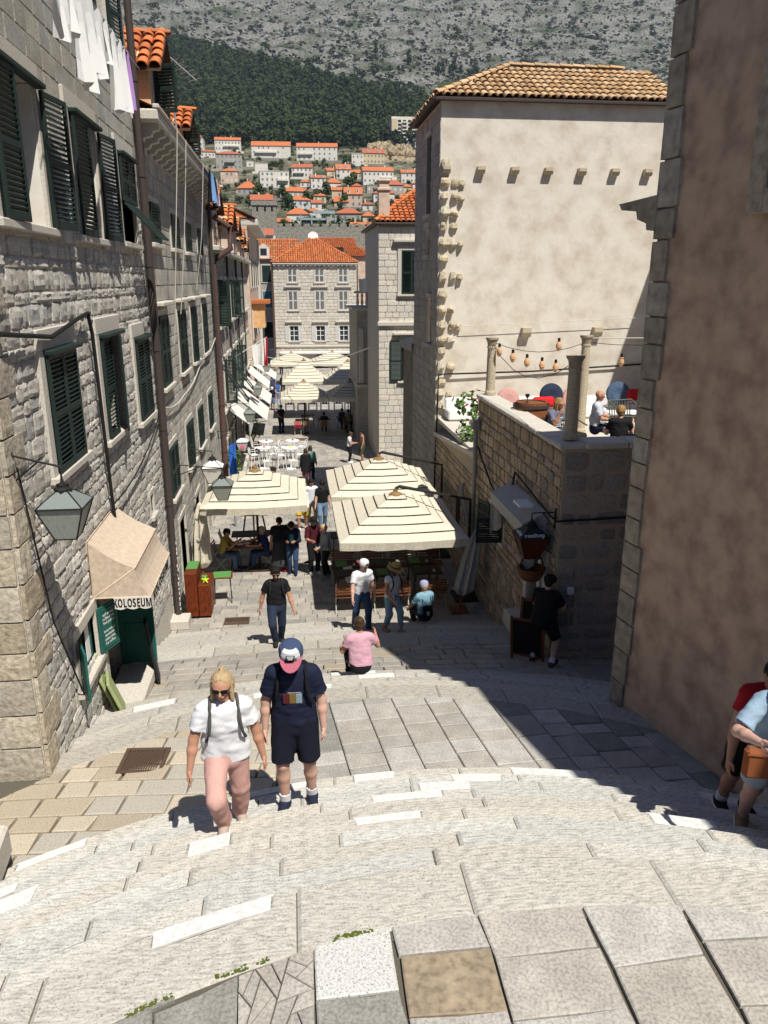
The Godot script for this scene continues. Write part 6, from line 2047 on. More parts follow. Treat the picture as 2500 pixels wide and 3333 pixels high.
func hill_houses() -> void:
	hill_house("white house with an arcaded balcony at the left end of the top row", -67.3, -645, 12.0, 9.8, 3.3, "h", "W")
	hill_house("twin white house with red roof windows above the grey hip-roofed house", -43.0, -645, 19.3, 8.1, 2.7, "g", "W")
	hill_house("grey hip-roofed house with two rows of white shutters on the hillside", -35.7, -539, 16.2, 9.0, 2.3, "h", "G")
	hill_house("small pink house with a balcony below the grey shuttered house", -31.8, -477, 9.8, 6.8, 1.7, "h", "P")
	hill_house("long white apartment house, left of the two in the top row", -10.1, -601, 27.3, 8.4, 3.6, "g", "W")
	hill_house("long white apartment house, right of the two in the top row", 22.0, -591, 28.4, 9.1, 3.2, "g", "W")
	hill_house("small flat-roofed white house above the modern balconied villa", -15.2, -528, 8.0, 5.0, 0.5, "f", "W")
	hill_house("modern flat-roofed white villa with long balconies on the hillside", -6.3, -458, 15.8, 8.4, 0.5, "f", "W")
	hill_house("white house with red gable roof right of the modern villa", 9.6, -508, 12.3, 5.6, 2.4, "g", "W")
	hill_house("low cream house left of a taller house with two dormers", 28.7, -512, 7.7, 3.6, 1.8, "g", "C")
	hill_house("white hillside house with two white dormers and a wide balcony", 34.5, -503, 8.7, 5.6, 3.1, "gd", "W")
	hill_house("bright white house with two tall round-topped dormers, middle of the hillside", 17.4, -454, 8.2, 5.9, 1.5, "gd", "W")
	hill_house("white house with orange hip roof beside the round-topped dormers", 25.3, -446, 8.1, 4.2, 2.5, "h", "W")
	hill_house("small white flat-roofed house left of the cream house by the quarry", 48.9, -571, 8.0, 6.8, 0.6, "f", "W")
	hill_house("cream house with two dormers in front of the bare quarry rock", 60.4, -575, 14.8, 7.2, 3.4, "gd", "C")
	hill_house("wide white house with red roof directly below the cream quarry house", 53.7, -485, 17.9, 7.2, 2.8, "g", "W")
	hill_house("low white flat-roofed wing at the right end of the wide white house", 61.3, -490, 8.0, 3.7, 0.5, "f", "W")
	hill_house("white house with two dormers at the right edge of the hillside town", 74.1, -490, 12.3, 5.9, 2.1, "gd", "W")
	hill_house("grey stone house with orange hip roof on the right of the hillside", 56.6, -431, 8.8, 4.9, 2.6, "h", "G")
	hill_house("narrow white house at the far right of the hillside beside the plastered house", 69.5, -439, 5.0, 5.0, 1.7, "h", "W")
	hill_house("wide grey and white house with orange hip roof in mid hillside", 4.3, -408, 15.0, 3.4, 2.5, "h", "G")
	hill_house("pale blue house with orange hip roof and white windows", 5.9, -371, 9.4, 2.9, 2.1, "h", "B")
	hill_house("cream yellow house left of the tall beige house", 25.8, -408, 7.4, 4.2, 1.6, "g", "C")
	hill_house("tall beige house with stepped red roof terraces", 29.6, -371, 7.9, 5.6, 3.1, "gd", "P")
	hill_house("low beige house in front of the cream yellow one", 24.3, -371, 6.4, 2.4, 2.5, "g", "P")
	hill_house("small bare grey block house on the right of the hillside", 44.9, -435, 5.7, 4.1, 0.4, "f", "G")
	hill_house("white house with orange hip roof just behind the stone chimney", 47.0, -400, 10.2, 3.8, 2.8, "h", "W")
	hill_house("white house with red roof above the lower right white house", 58.6, -396, 8.2, 2.3, 1.9, "g", "W")
	hill_house("lower right white house with pale blue walls by the tiled roof", 51.3, -364, 7.1, 2.8, 1.7, "g", "B")
	hill_house("white house with bright orange hip roof left of the cable car station", 3.7, -303, 7.9, 3.4, 2.3, "h", "W")
	hill_house("low house with brownish roof behind the white house by the station", 10.4, -334, 5.7, 1.9, 1.5, "h", "W")
	hill_house("grey house with wide hip roof right of the cable car station", 23.0, -313, 9.9, 3.3, 2.0, "h", "G")
	hill_house("small cream house with orange roof left of the stone chimney", 30.8, -313, 4.5, 2.4, 1.8, "h", "C")
	hill_house("low orange-roofed shed left of the white house by the city wall", -1.7, -290, 4.6, 1.2, 1.3, "g", "W")
	hill_house("long low orange roof just above the city wall on the right", 23.4, -259, 6.4, 1.0, 1.7, "g", "P")
	hill_house("grey house with a broad orange roof above the grey bastion", -19.8, -423, 10.4, 3.1, 3.0, "h", "G")
	hill_house("cream house with red roof standing just above the grey bastion", -11.1, -369, 9.5, 2.9, 2.4, "g", "C")
	hill_house("low white terrace house under the arcaded house", -53.7, -596, 9.9, 4.3, 1.4, "g", "W")
	hill_house("small cream house between the grey bastion houses and the modern villa", -20.2, -439, 4.3, 4.0, 1.6, "h", "C")
	hill_house("small white house left of the pale blue house", -8.9, -389, 5.4, 2.9, 1.5, "h", "W")
	hill_house("small white house directly below the modern villa", -6.2, -462, 5.5, 3.4, 1.6, "h", "W")
	hill_house("cream house among trees right of the pale blue house", 15.3, -389, 5.9, 3.3, 1.5, "h", "C")
	hill_house("small white house left of the bare grey block", 36.7, -435, 5.3, 3.7, 1.7, "h", "W")
	hill_house("small cream house under the flat-roofed house by the quarry", 42.8, -503, 6.6, 3.7, 1.9, "g", "C")
	hill_house("small white house left of the stone chimney", 34.7, -356, 4.4, 2.7, 1.4, "h", "W")
	hill_house("pink house half hidden by the tiled roof on the right", 40.5, -349, 3.6, 2.7, 1.3, "g", "P")
	hill_house("small cream house right of the grey stone house", 64.3, -439, 4.5, 3.3, 1.9, "h", "C")
	hill_house("white house just right of the grey bastion top", -8.8, -331, 3.9, 2.8, 1.3, "h", "W")
	hill_house("white house above the cable car station", 12.8, -360, 4.3, 2.7, 1.4, "g", "W")
	hill_house("small white house left of the round-topped dormers", 10.3, -462, 5.5, 3.0, 1.7, "h", "W")
	hill_house("white flat-roofed box left of the small house above the villa", -23.0, -550, 4.5, 3.6, 1.7, "f", "W")


# ---------- umbrellas, furniture, lanterns, small things
func umbrella(label: String, x: float, z: float, wx: float, wz: float, hem: float, apex: float, bands: int, arm: bool, group := "") -> Node3D:
	var g := G(x, z)
	var t := thing("market_umbrella", label, "umbrella", v3(x, g, z), 0.0, group)
	hem -= g; apex -= g
	for k in bands:
		var c := B.new()
		var f0 := float(k) / bands
		var f1_ := (k + 1.0) / bands
		var at := func(f: float, sx: float, sz: float, up: float) -> Vector3: return v3(sx * wx * 0.5 * f, lerpf(apex, hem, f) + up, sz * wz * 0.5 * f)
		for s in [[-1, 1, 1, 1], [1, 1, 1, -1], [1, -1, -1, -1], [-1, -1, -1, 1]]:
			var in0: float = maxf(0.03, f0 - 0.012)
			# each strip sags a little between the ribs and overlaps the next
			var n := 4
			for j in n:
				var a := float(j) / n; var b := (j + 1.0) / n
				var sa := 0.05 * sin(PI * a) * f1_; var sb := 0.05 * sin(PI * b) * f1_
				var p0: Vector3 = at.call(in0, s[0], s[1], 0.0).lerp(at.call(in0, s[2], s[3], 0.0), a) - v3(0, sa * 0.6, 0)
				var p1: Vector3 = at.call(in0, s[0], s[1], 0.0).lerp(at.call(in0, s[2], s[3], 0.0), b) - v3(0, sb * 0.6, 0)
				var q0: Vector3 = at.call(f1_, s[0], s[1], 0.035).lerp(at.call(f1_, s[2], s[3], 0.035), a) - v3(0, sa, 0)
				var q1: Vector3 = at.call(f1_, s[0], s[1], 0.035).lerp(at.call(f1_, s[2], s[3], 0.035), b) - v3(0, sb, 0)
				c.quad_o(p0, p1, q1, q0, v3(0, -3, 0))
		obj("canopy_strip", c, M.canvas, t)
		if k < bands - 1:
			var e := B.new()
			for s in [[-1, 1, 1, 1], [1, 1, 1, -1], [1, -1, -1, -1], [-1, -1, -1, 1]]:
				var m: Vector3 = at.call(f1_, s[0], s[1], 0.035).lerp(at.call(f1_, s[2], s[3], 0.035), 0.5) - v3(0, 0.05 * f1_, 0)
				e.tube([at.call(f1_, s[0], s[1], 0.03), m, at.call(f1_, s[2], s[3], 0.03)], 0.009, 4)
			obj("strip_edge", e, M.canvas_edge, t)
	var v := B.new()
	for s in [[-1, 1, 1, 1], [1, 1, 1, -1], [1, -1, -1, -1], [-1, -1, -1, 1]]:
		var n := 14
		for j in n:
			var q := []
			for a in [float(j) / n, (j + 1.0) / n]:
				var p := v3(s[0] * wx * 0.5, hem + 0.035, s[1] * wz * 0.5).lerp(v3(s[2] * wx * 0.5, hem + 0.035, s[3] * wz * 0.5), a) - v3(0, 0.05 * sin(PI * a), 0)
				var out := v3(s[0] + s[2], 0, s[1] + s[3]).normalized()
				q.append(p); q.append(p - v3(0, 0.2 + 0.015 * sin(a * 23.0), 0) + out * (0.02 * sin(a * 40.0 + x) - 0.02))
			v.quad_o(q[0], q[2], q[3], q[1], v3(0, hem, 0))
	obj("valance", v, M.canvas, t)
	var cap := B.new()
	cap.lathe([Vector2(0.0, apex + 0.12), Vector2(0.05, apex + 0.1), Vector2(0.06, apex + 0.02), Vector2(0.16, apex - 0.02), Vector2(0.18, apex - 0.06)], 12)
	obj("cap", cap, M.wood_light, t)
	var r := B.new()
	for s in [[-1, -1], [1, -1], [1, 1], [-1, 1]]: r.tube([v3(0, apex - 0.12, 0), v3(s[0] * wx * 0.49, hem - 0.02, s[1] * wz * 0.49)], 0.018, 5)
	obj("ribs", r, M.iron, t)
	var p := B.new()
	if arm:
		p.tube([v3(wx * 0.62, 0, 0.2), v3(wx * 0.62, hem + 0.55, 0.2), v3(0.1, apex + 0.16, 0), v3(0, apex + 0.1, 0)], 0.045, 6)
		p.box(v3(wx * 0.62, 0.04, 0.2), v3(0.8, 0.08, 0.8), 0.02)
	else:
		p.tube([v3(0, 0, 0), v3(0, apex, 0)], 0.035, 8)
		p.box(v3(0, 0.04, 0), v3(0.6, 0.08, 0.6), 0.02)
	obj("pole", p, M.iron if arm else M.wood_dark, t)
	return t

func folded_umbrella(label: String, at: Vector3, h: float, m: Material, lean: Vector3) -> void:
	var t := thing("folded_umbrella", label, "umbrella", at)
	var b := B.new()
	var prof := [[0.1, 0.55], [0.22, 0.75], [0.2, 1.1], [0.19, 1.6], [0.13, 2.2], [0.05, 2.55], [0.0, 2.62]]
	var n := 24
	for k in prof.size() - 1:
		for j in n:
			var q := []
			for e in [[k, j], [k, j + 1], [k + 1, j + 1], [k + 1, j]]:
				var a: float = TAU * e[1] / n
				var r: float = prof[e[0]][0] * (1.0 + 0.28 * cos(a * 8.0))
				var y: float = prof[e[0]][1] / 2.62 * h
				q.append(v3(cos(a) * r, y, sin(a) * r) + lean * (y / h))
			b.quad_o(q[0], q[1], q[2], q[3], v3(0, q[0].y, 0) + lean * (q[0].y / h))
	obj("canopy", b, m, t)
	var p := B.new()
	p.tube([v3(0, 0, 0), lean * 0.5 + v3(0, h * 0.5, 0)], 0.03, 6)
	p.box(v3(0, 0.04, 0), v3(0.45, 0.08, 0.45), 0.02)
	obj("pole", p, M.wood_slat, t)
	var s := B.new()
	s.lathe([Vector2(0.2, h * 0.55), Vector2(0.21, h * 0.57), Vector2(0.2, h * 0.59)], 12, lean * 0.57)
	obj("strap", s, m, t)

# a slatted folding seat, its back towards -z of its own axes
func slat_seat(called: String, label: String, category: String, at: Vector3, turn: float, w: float, wood: Material, group: String) -> Node3D:
	var t := thing(called, label, category, at, turn, group)
	var s := B.new()
	s.box(Vector3.ZERO, v3(w, 0.018, 0.05), 0.004)
	var sm := s.into(ArrayMesh.new(), wood)
	for k in 6: obj("seat_slat", sm, null, t).position = v3(0, 0.45, -0.17 + k * 0.07)
	for k in 5:
		var o := obj("back_slat", sm, null, t)
		o.transform = Transform3D(Basis(Vector3.RIGHT, PI / 2 - 0.2), v3(0, 0.56 + k * 0.075, -0.22 - k * 0.016))
	for sx in [-1.0, 1.0]:
		var l := B.new()
		var x: float = sx * (w * 0.5 - 0.03)
		l.tube([v3(x, 0, 0.2), v3(x, 0.44, -0.16), v3(x, 0.9, -0.31)], 0.012, 5)
		l.tube([v3(x, 0, -0.22), v3(x, 0.44, 0.18)], 0.012, 5)
		obj("leg_frame", l, M.leg_metal, t)
	return t

func folding_table(label: String, at: Vector3, turn: float, w: float, d: float, h: float, top: Material, group := "") -> Node3D:
	var t := thing("folding_table", label, "table", at, turn, group)
	boxy("table_top", v3(0, h, 0), v3(w, 0.035, d), top, t, 0.008)
	for s in [-1.0, 1.0]:
		var l := B.new()
		l.tube([v3(s * w * 0.4, 0, -d * 0.4), v3(s * w * 0.36, h - 0.02, d * 0.35)], 0.013, 5)
		l.tube([v3(s * w * 0.4, 0, d * 0.4), v3(s * w * 0.36, h - 0.02, -d * 0.35)], 0.013, 5)
		obj("leg_frame", l, M.iron, t)
	return t

func white_chair(label: String, at: Vector3, turn: float) -> Node3D:
	var t := thing("white_chair", label, "chair", at, turn, "white bar chairs round the tall tables")
	var b := B.new()
	b.box(v3(0, 0.78, 0), v3(0.42, 0.03, 0.4), 0.01)
	obj("seat", b, M.white_plastic, t)
	var k := B.new()
	for j in 5: k.tube([v3(-0.16 + j * 0.08, 0.8, -0.2), v3(-0.18 + j * 0.09, 1.16, -0.27)], 0.012, 5)
	k.tube([v3(-0.21, 0.8, -0.2), v3(-0.22, 1.18, -0.28), v3(0.22, 1.18, -0.28), v3(0.21, 0.8, -0.2)], 0.018, 5)
	for s in [-1.0, 1.0]: k.tube([v3(s * 0.22, 1.0, -0.25), v3(s * 0.24, 1.0, 0.12), v3(s * 0.2, 0.79, 0.16)], 0.016, 5)
	obj("backrest", k, M.white_plastic, t)
	for s in [[-1, -1], [1, -1], [1, 1], [-1, 1]]:
		var l := B.new()
		l.tube([v3(s[0] * 0.18, 0.78, s[1] * 0.16), v3(s[0] * 0.24, 0, s[1] * 0.24)], 0.017, 5)
		obj("leg", l, M.white_plastic, t)
	return t

func build_props() -> void:
	drain("drain_grate", "large iron grid drain in the middle landing left of the couple", v3(-2.02, l2y(-2.0, -8.64) + 0.006, -8.64), 0.56, 0.52, -0.08, 14, 11)
	drain("drain_grate", "small rusty drain cover at the street end of the lower stairs", v3(-1.6, sty(-17.95) + 0.006, -17.98), 0.62, 0.42, 0.0, 18, 3)
	drain("drain_grate", "distant small drain in the sunlit street near the market umbrellas", v3(0.45, sty(-47.0) + 0.006, -47.0), 0.8, 0.6, 0.0, 10, 3)
	# balustrade pier at the left end of the first flight
	var pr := thing("stone_pier", "weathered white stone pier at the left edge of the first stairs", "pier", v3(-3.3, 3.1, -6.25), 0.1)
	boxy("plinth", v3(0, 0.14, 0), v3(0.86, 0.34, 0.86), M.dressed, pr, 0.03)
	boxy("base_moulding", v3(0, 0.38, 0), v3(0.76, 0.16, 0.76), M.dressed, pr, 0.05)
	boxy("shaft", v3(0, 1.0, 0), v3(0.6, 1.2, 0.6), M.dressed, pr, 0.02)
	boxy("panel", v3(0.3, 1.0, 0), v3(0.04, 0.9, 0.36), M.dressed, pr, 0.015)
	boxy("cap", v3(0, 1.66, 0), v3(0.74, 0.16, 0.74), M.dressed, pr, 0.05)
	# moss in the joints of the landing
	for k in 6:
		var qx: float = [-0.5, -0.36, 0.3, -1.0, -0.9, 0.22][k]
		var q: Array = [qx, arc_z([1.3, 1.76, 5.77], qx)]
		var mb := B.new()
		for j in 26: mb.box(v3(rf(-0.09, 0.09), rf(-0.004, 0.008), rf(-0.016, 0.016)), v3(rf(0.008, 0.025), rf(0.006, 0.014), rf(0.008, 0.02)), 0.002)
		var mo := obj("moss", mb, M.moss)
		mo.position = v3(q[0], 4.497, q[1])
		mo.rotation.y = [0.33, 0.3, 0.18, 0.42, 0.4, 0.2][k]
		mo.set_meta("kind", "stuff")
	# umbrellas
	umbrella("square cream umbrella with black stripes left of the street", -1.2, -22.2, 2.95, 3.0, 2.45, 3.2, 6, false, "striped cream umbrellas")
	umbrella("front right cream cantilever umbrella with black stripes, nearest to the stairs", 2.55, -19.15, 3.15, 3.6, 2.45, 3.2, 6, true, "striped cream umbrellas")
	umbrella("second right cream umbrella partly hidden behind the front one", 2.55, -23.1, 3.15, 3.3, 2.45, 3.25, 6, true, "striped cream umbrellas")
	umbrella("left front market umbrella at the far end of the street", 0.66, -49.2, 2.9, 3.2, 1.45, 2.4, 7, false, "market umbrellas on the square")
	umbrella("right front market umbrella at the far end, partly in shade", 3.6, -49.2, 2.9, 3.2, 1.45, 2.4, 7, false, "market umbrellas on the square")
	umbrella("left rear market umbrella behind the front pair", 0.8, -55.4, 3.1, 3.4, 1.75, 3.1, 7, false, "market umbrellas on the square")
	umbrella("right rear market umbrella behind the front pair", 3.9, -55.4, 3.1, 3.4, 1.75, 3.0, 7, false, "market umbrellas on the square")
	umbrella("left beige umbrella close to the square house", -0.1, -75.0, 4.0, 4.0, 0.95, 1.9, 7, false, "beige umbrellas by the square house")
	umbrella("right beige umbrella close to the square house", 3.8, -75.0, 4.4, 4.0, 0.95, 1.95, 7, false, "beige umbrellas by the square house")
	folded_umbrella("closed cream umbrella beside the left house", v3(-2.75, G(-2.75, -21.0), -21.0), 2.45, M.canvas, v3(0.05, 0, 0))
	folded_umbrella("closed grey white umbrella leaning at the terrace house wall", v3(4.05, G(4.0, -17.95), -17.95), 2.3, M.canvas_grey, v3(0.4, 0, 0.1))
	# left table group
	folding_table("wooden table laid with dishes under the left umbrella", v3(-1.6, G(-1.6, -22.3), -22.3), 0.0, 1.1, 0.65, 0.75, M.wood_slat, "tables under the left umbrella")
	folding_table("dark empty table behind the laid one under the left umbrella", v3(-1.5, G(-1.5, -23.6), -23.6), 0.0, 1.2, 0.6, 0.75, M.wood_dark, "tables under the left umbrella")
	for k in 5:
		var pl := B.new()
		if k < 3: pl.lathe([Vector2(0.0, 0.02), Vector2(0.06, 0.02), Vector2(0.11, 0.03), Vector2(0.06, 0.0)], 12)
		else: pl.lathe([Vector2(0.0, 0.2), Vector2(0.015, 0.2), Vector2(0.015, 0.14), Vector2(0.035, 0.1), Vector2(0.035, 0.0)], 10)
		tag(obj(["plate", "plate", "plate", "bottle", "bottle"][k], pl, M.white_plastic if k < 3 else M.glass_bottle), ["white plate at the left end of the laid table", "white plate in the middle of the laid table", "white plate at the right end of the laid table", "small bottle on the laid table, left one", "small bottle on the laid table, right one"][k], "plate" if k < 3 else "bottle").position = v3(-1.95 + 0.2 * k, G(-1.6, -22.3) + 0.769, -22.35 + 0.08 * (k % 2))
	slat_seat("cafe_chair", "slatted chair of the person in yellow at the laid table", "chair", v3(-2.3, G(-2.3, -22.3), -22.3), PI / 2 - 0.2, 0.42, M.wood_slat, "slatted cafe chairs")
	slat_seat("cafe_chair", "slatted chair of the grey haired man at the laid table", "chair", v3(-0.95, G(-0.9, -22.35), -22.35), -PI / 2 + 0.2, 0.42, M.wood_slat, "slatted cafe chairs")
	slat_seat("cafe_chair", "dark empty chair behind the laid table", "chair", v3(-2.2, G(-2, -23.6), -23.6), PI / 2, 0.42, M.wood_dark, "slatted cafe chairs")
	slat_seat("cafe_chair", "empty chair right of the dark table under the left umbrella", "chair", v3(-0.5, G(-0.5, -23.8), -23.8), -PI / 2, 0.42, M.wood_slat, "slatted cafe chairs")
	var gt := folding_table("small folding table with green table mats beside the cabinet", v3(-2.05, G(-2, -19.5), -19.5), 0.05, 0.55, 0.5, 0.75, M.wood_red)
	for s in [-1.0, 1.0]: boxy("green_mat", v3(0, 0.772, s * 0.115), v3(0.46, 0.012, 0.21), M.green_top, gt, 0.003)
	var es := thing("menu_easel", "dark wooden menu easel behind the left umbrella's tables", "easel", v3(-1.5, G(-1.5, -25.6), -25.6))
	var eb := B.new()
	for x in [-0.28, 0.0, 0.28]: eb.tube([v3(x * 1.5, 0, 0.3 * (1.0 - absf(x) * 6.0)), v3(x * 0.5, 1.75, -0.05)], 0.03, 5)
	eb.box(v3(0, 0.95, 0.1), v3(1.0, 0.12, 0.2), 0.01)
	obj("legs", eb, M.wood_dark, es)
	var disc := B.new()
	disc.lathe([Vector2(0.0, 0.02), Vector2(0.26, 0.02), Vector2(0.26, -0.02), Vector2(0.0, -0.02)], 20)
	obj("board", disc, M.wood_dark, es).transform = Transform3D(Basis(Vector3.RIGHT, PI / 2), v3(0, 1.62, 0.02))
	# waiter's cabinet
	var g0 := G(-2.5, -18.7)
	var cab := thing("waiter_cabinet", "reddish wooden waiter's cabinet with a green mat on its taller left part", "cabinet", v3(-2.55, g0, -18.75))
	boxy("tall_part", v3(-0.16, 0.66, 0), v3(0.3, 1.16, 0.9), M.wood_red, cab, 0.01)
	boxy("low_part", v3(0.155, 0.5, 0), v3(0.3, 0.84, 0.9), M.wood_red, cab, 0.01)
	boxy("green_mat", v3(-0.16, 1.25, -0.15), v3(0.28, 0.02, 0.55), M.green_top, cab, 0.004)
	for s in [-1.0, 1.0]:
		boxy("door", v3(0.31, 0.5, s * 0.22), v3(0.02, 0.7, 0.4), M.wood_red, cab, 0.005)
		boxy("foot", v3(s * 0.25, 0.04, 0.38), v3(0.06, 0.08, 0.06), M.wood_dark, cab)
	tag(boxy("green_booklet", v3(-2.4, g0 + 1.0, -18.6), v3(0.14, 0.14, 0.1), M.green_top, self, 0.01), "green booklet standing on the low part of the cabinet", "booklet")
	var sb := B.new()
	for k in 5:
		var a := TAU * k / 5.0
		sb.tube([v3(0, 0, 0), v3(sin(a) * 0.1, cos(a) * 0.1, 0)], [0.035, 0.008], 5)
	tag(obj("yellow_star", sb, M.neon_yellow), "neon yellow star shaped thing on the low part of the cabinet", "decoration").position = v3(-2.36, g0 + 1.02, -18.42)
	tag(boxy("door_step", v3(-2.95, G(-2.95, -17.7) + 0.12, -17.85), v3(0.45, 0.24, 0.5), M.dressed, self, 0.02), "pale stone step by the foot of the dark pipe", "step")
	# benches and tables under the right umbrellas
	var gy := sty(-18.3)
	for k in 3: slat_seat("slat_bench", ["slatted bench under the front right umbrella, left of three in front", "slatted bench under the front right umbrella, middle of three in front", "slatted bench behind the sitting man in light blue, right of three in front"][k], "bench", v3([1.35, 2.35, 3.45][k], sty(-18.4), -18.35), PI, 0.95 if k < 2 else 0.7, M.wood_slat, "slatted benches under the right umbrellas")
	for k in 4: slat_seat("slat_bench", ["rear bench facing the stairs, leftmost", "rear bench facing the stairs, second from left", "rear bench facing the stairs, third from left", "rear bench facing the stairs, rightmost"][k], "bench", v3(1.25 + k * 0.85, sty(-21.0), [-20.7, -20.75, -20.7, -20.8][k]), 0.0, 0.7, M.wood_slat, "slatted benches under the right umbrellas")
	for k in 6:
		var q: Array = [[1.3, -19.15], [2.35, -19.15], [3.4, -19.2], [1.3, -20.0], [2.3, -20.0], [3.35, -20.05]][k]
		var ft := folding_table(["front left table with menus under the front right umbrella", "front middle table under the front right umbrella", "front right table with green mats under the front right umbrella", "second row left table with a wooden rack on it", "second row middle table under the front right umbrella", "second row right table under the front right umbrella"][k], v3(q[0], sty(q[1]), q[1]), 0.0, 0.8, 0.62, 0.75, M.wood_dark, "tables under the right umbrellas")
		boxy("green_mat", v3(-0.15, 0.772, 0), v3(0.3, 0.01, 0.42), M.green_top if k % 2 else M.shutter_slat, ft)
		boxy("napkin", v3(0.2, 0.775, 0.1), v3(0.05, 0.012, 0.16), M.print_white, ft)
		if k == 0 or k == 3: boxy("menu", v3(-0.2, 0.86, -0.1), v3(0.26, 0.02, 0.34), M.print_white, ft).rotation = v3(0.7, 0.5, 0)
	for k in 3: folding_table(["dark table under the second right umbrella, left", "dark table under the second right umbrella, middle", "dark table under the second right umbrella, right"][k], v3(1.4 + k * 1.0, sty(-23), -23.0), 0.0, 0.8, 0.62, 0.75, M.wood_dark, "tables under the right umbrellas")
	# white bar tables and chairs
	var spots := [[-1.6, -39.0], [-0.25, -38.7], [-1.55, -41.2], [-0.15, -41.2]]
	var who := ["front left white bar table", "front right white bar table", "rear left white bar table", "rear right white bar table"]
	for k in 4:
		var q: Array = spots[k]
		var t := thing("bar_table", "%s with a small coloured ashtray" % who[k], "table", v3(q[0], sty(q[1]), q[1]), 0.0, "white bar tables")
		var b := B.new()
		b.lathe([Vector2(0.0, 1.1), Vector2(0.38, 1.1), Vector2(0.38, 1.07), Vector2(0.0, 1.07)], 20)
		obj("table_top", b, M.white_plastic, t)
		var l := B.new()
		l.lathe([Vector2(0.03, 1.08), Vector2(0.03, 0.04), Vector2(0.25, 0.03), Vector2(0.26, 0.0)], 14)
		obj("pedestal", l, M.white_plastic, t)
		tag(boxy("ashtray", v3(q[0] + 0.02, sty(q[1]) + 1.135, q[1]), v3(0.12, 0.06, 0.12), [M.flower, M.neon_yellow, M.shutter_blue, M.shutter_blue][k], self, 0.02), "small ashtray on the %s" % who[k], "ashtray")
		for j in 3:
			if k > 1 and j == 2: continue
			var a: float = [-1.2, 1.2, PI][j]
			var p := v3(q[0] + sin(a) * 0.55, sty(q[1]), q[1] + cos(a) * 0.5)
			white_chair("white bar chair %s the %s" % [["left of", "right of", "behind"][j], who[k]], p, a + PI)
	# market furniture far away
	for k in 5: slat_seat("cafe_chair", ["red backed market chair at the left front", "wooden market chair second from left", "wooden market chair with pale seat in the middle", "wooden market chair behind the middle pole", "wooden market chair on the right in deep shade"][k], "chair", v3([0.2, 0.75, 1.9, 0.7, 3.3][k], -0.9, [-48.6, -48.6, -48.7, -50.4, -49.2][k]), PI, 0.45, [M.flag_red, M.wood_light, M.wood_light, M.wood_slat, M.wood_slat][k], "market chairs")
	for k in 4: folding_table(["dark market table left", "dark market table centre", "dark market table right", "dark market table behind the left one"][k], v3([0.5, 1.9, 3.2, 0.9][k], -0.9, [-49.5, -49.7, -50.2, -51.5][k]), 0.0, 0.9, 0.7, 0.75, M.wood_dark, "market tables")
	for k in 6:
		var t := thing("deck_chair", "white framed deck chair with blue striped cloth, %s in the row behind the market umbrellas" % ["first", "second", "third", "fourth", "fifth", "sixth"][k], "chair", v3([-0.3, 0.6, 1.4, 2.3, 3.3, 4.1][k], -0.95, -57.5), 0.0, "blue and white deck chairs")
		var b := B.new()
		for s in [-1.0, 1.0]: b.box(v3(s * 0.3, 0.6, 0), v3(0.1, 1.2, 0.08))
		for y in [0.1, 0.6, 1.15]: b.box(v3(0, y, 0), v3(0.5, 0.1, 0.07))
		obj("frame", b, M.white_plastic, t)
		for s in [-1.0, 1.0]: boxy("blue_stripe", v3(s * 0.1, 0.85, 0.02), v3(0.14, 0.5, 0.04), M.deck_blue, t)
	# shop awnings on the left
	var aws := [[36.5, 40.3, 2.75, -2.15, 1.95], [41.0, 45.3, 2.7, -1.45, 1.35], [47.5, 52.0, 2.5, -1.45, 1.2], [54.0, 58.0, 2.5, -1.7, 1.3], [59.0, 63.5, 2.5, -1.3, 1.3]]
	for k in 5:
		var a: Array = aws[k]
		var t := thing("shop_awning", "white shop awning over the left shop fronts, %s" % ["nearest, with a hanging front flap", "second, sloping far into the street", "third, in the middle", "fourth, small", "farthest, below the flag"][k], "awning", v3(-3.1, a[2], -a[0]), 0.0, "white shop awnings")
		var b := B.new()
		var l: float = a[1] - a[0]
		var out: float = a[3] + 3.1
		var dn: float = a[2] - a[4]
		b.quad_o(v3(0, 0, 0), v3(out, -dn, 0), v3(out, -dn, -l), v3(0, 0, -l), v3(0, -5, -l * 0.5))
		b.quad_o(v3(0, -0.02, 0), v3(out, -dn - 0.02, 0), v3(out, -dn - 0.02, -l), v3(0, -0.02, -l), v3(0, 5, -l * 0.5))
		obj("canopy", b, M.canvas_white, t)
		var f := B.new()
		f.box(v3(out, -dn - (0.35 if k == 0 else 0.12), -l * 0.5), v3(0.02, 0.7 if k == 0 else 0.24, l))
		obj("flap", f, M.canvas_white, t)
		var ar := B.new()
		for z in [-0.1, -l + 0.1]: ar.tube([v3(0, -dn - 0.3, z), v3(out, -dn - 0.05, z)], 0.02, 5)
		obj("arms", ar, M.iron, t)
	# flag
	var fg := thing("flag", "white flag with red edges on a pole above the shop awnings", "flag", v3(-3.0, 4.6, -42.0))
	var fp := B.new()
	fp.tube([v3(0, 0, 0), v3(1.7, 1.0, 0)], 0.02, 5)
	obj("pole", fp, M.white_plastic, fg)
	obj("cloth", cloth(v3(0.9, 0.53, 0), v3(1.7, 1.0, 0), 1.0, 1.45, 0.12, 4), M.print_white, fg)
	obj("red_edge", cloth(v3(1.52, 0.9, 0.03), v3(1.72, 1.02, 0.03), 1.4, 1.5, 0.1, 4), M.flag_red, fg)
	# lanterns
	lantern("big grey green street lantern on a rusty bracket at the corner of the nearest house", v3(-2.62, 6.36, -8.75), 0.7, v3(-3.13, 6.5, -8.75), M.lamp_roof, M.lamp_glass, M.iron, [], 0.14)
	lantern("grey green lantern hanging in front of the left umbrella", v3(-1.93, 3.68, -19.9), 0.74, v3(-3.1, 3.8, -19.9), M.lamp_roof, M.lamp_glass, M.iron, [], 0.12)
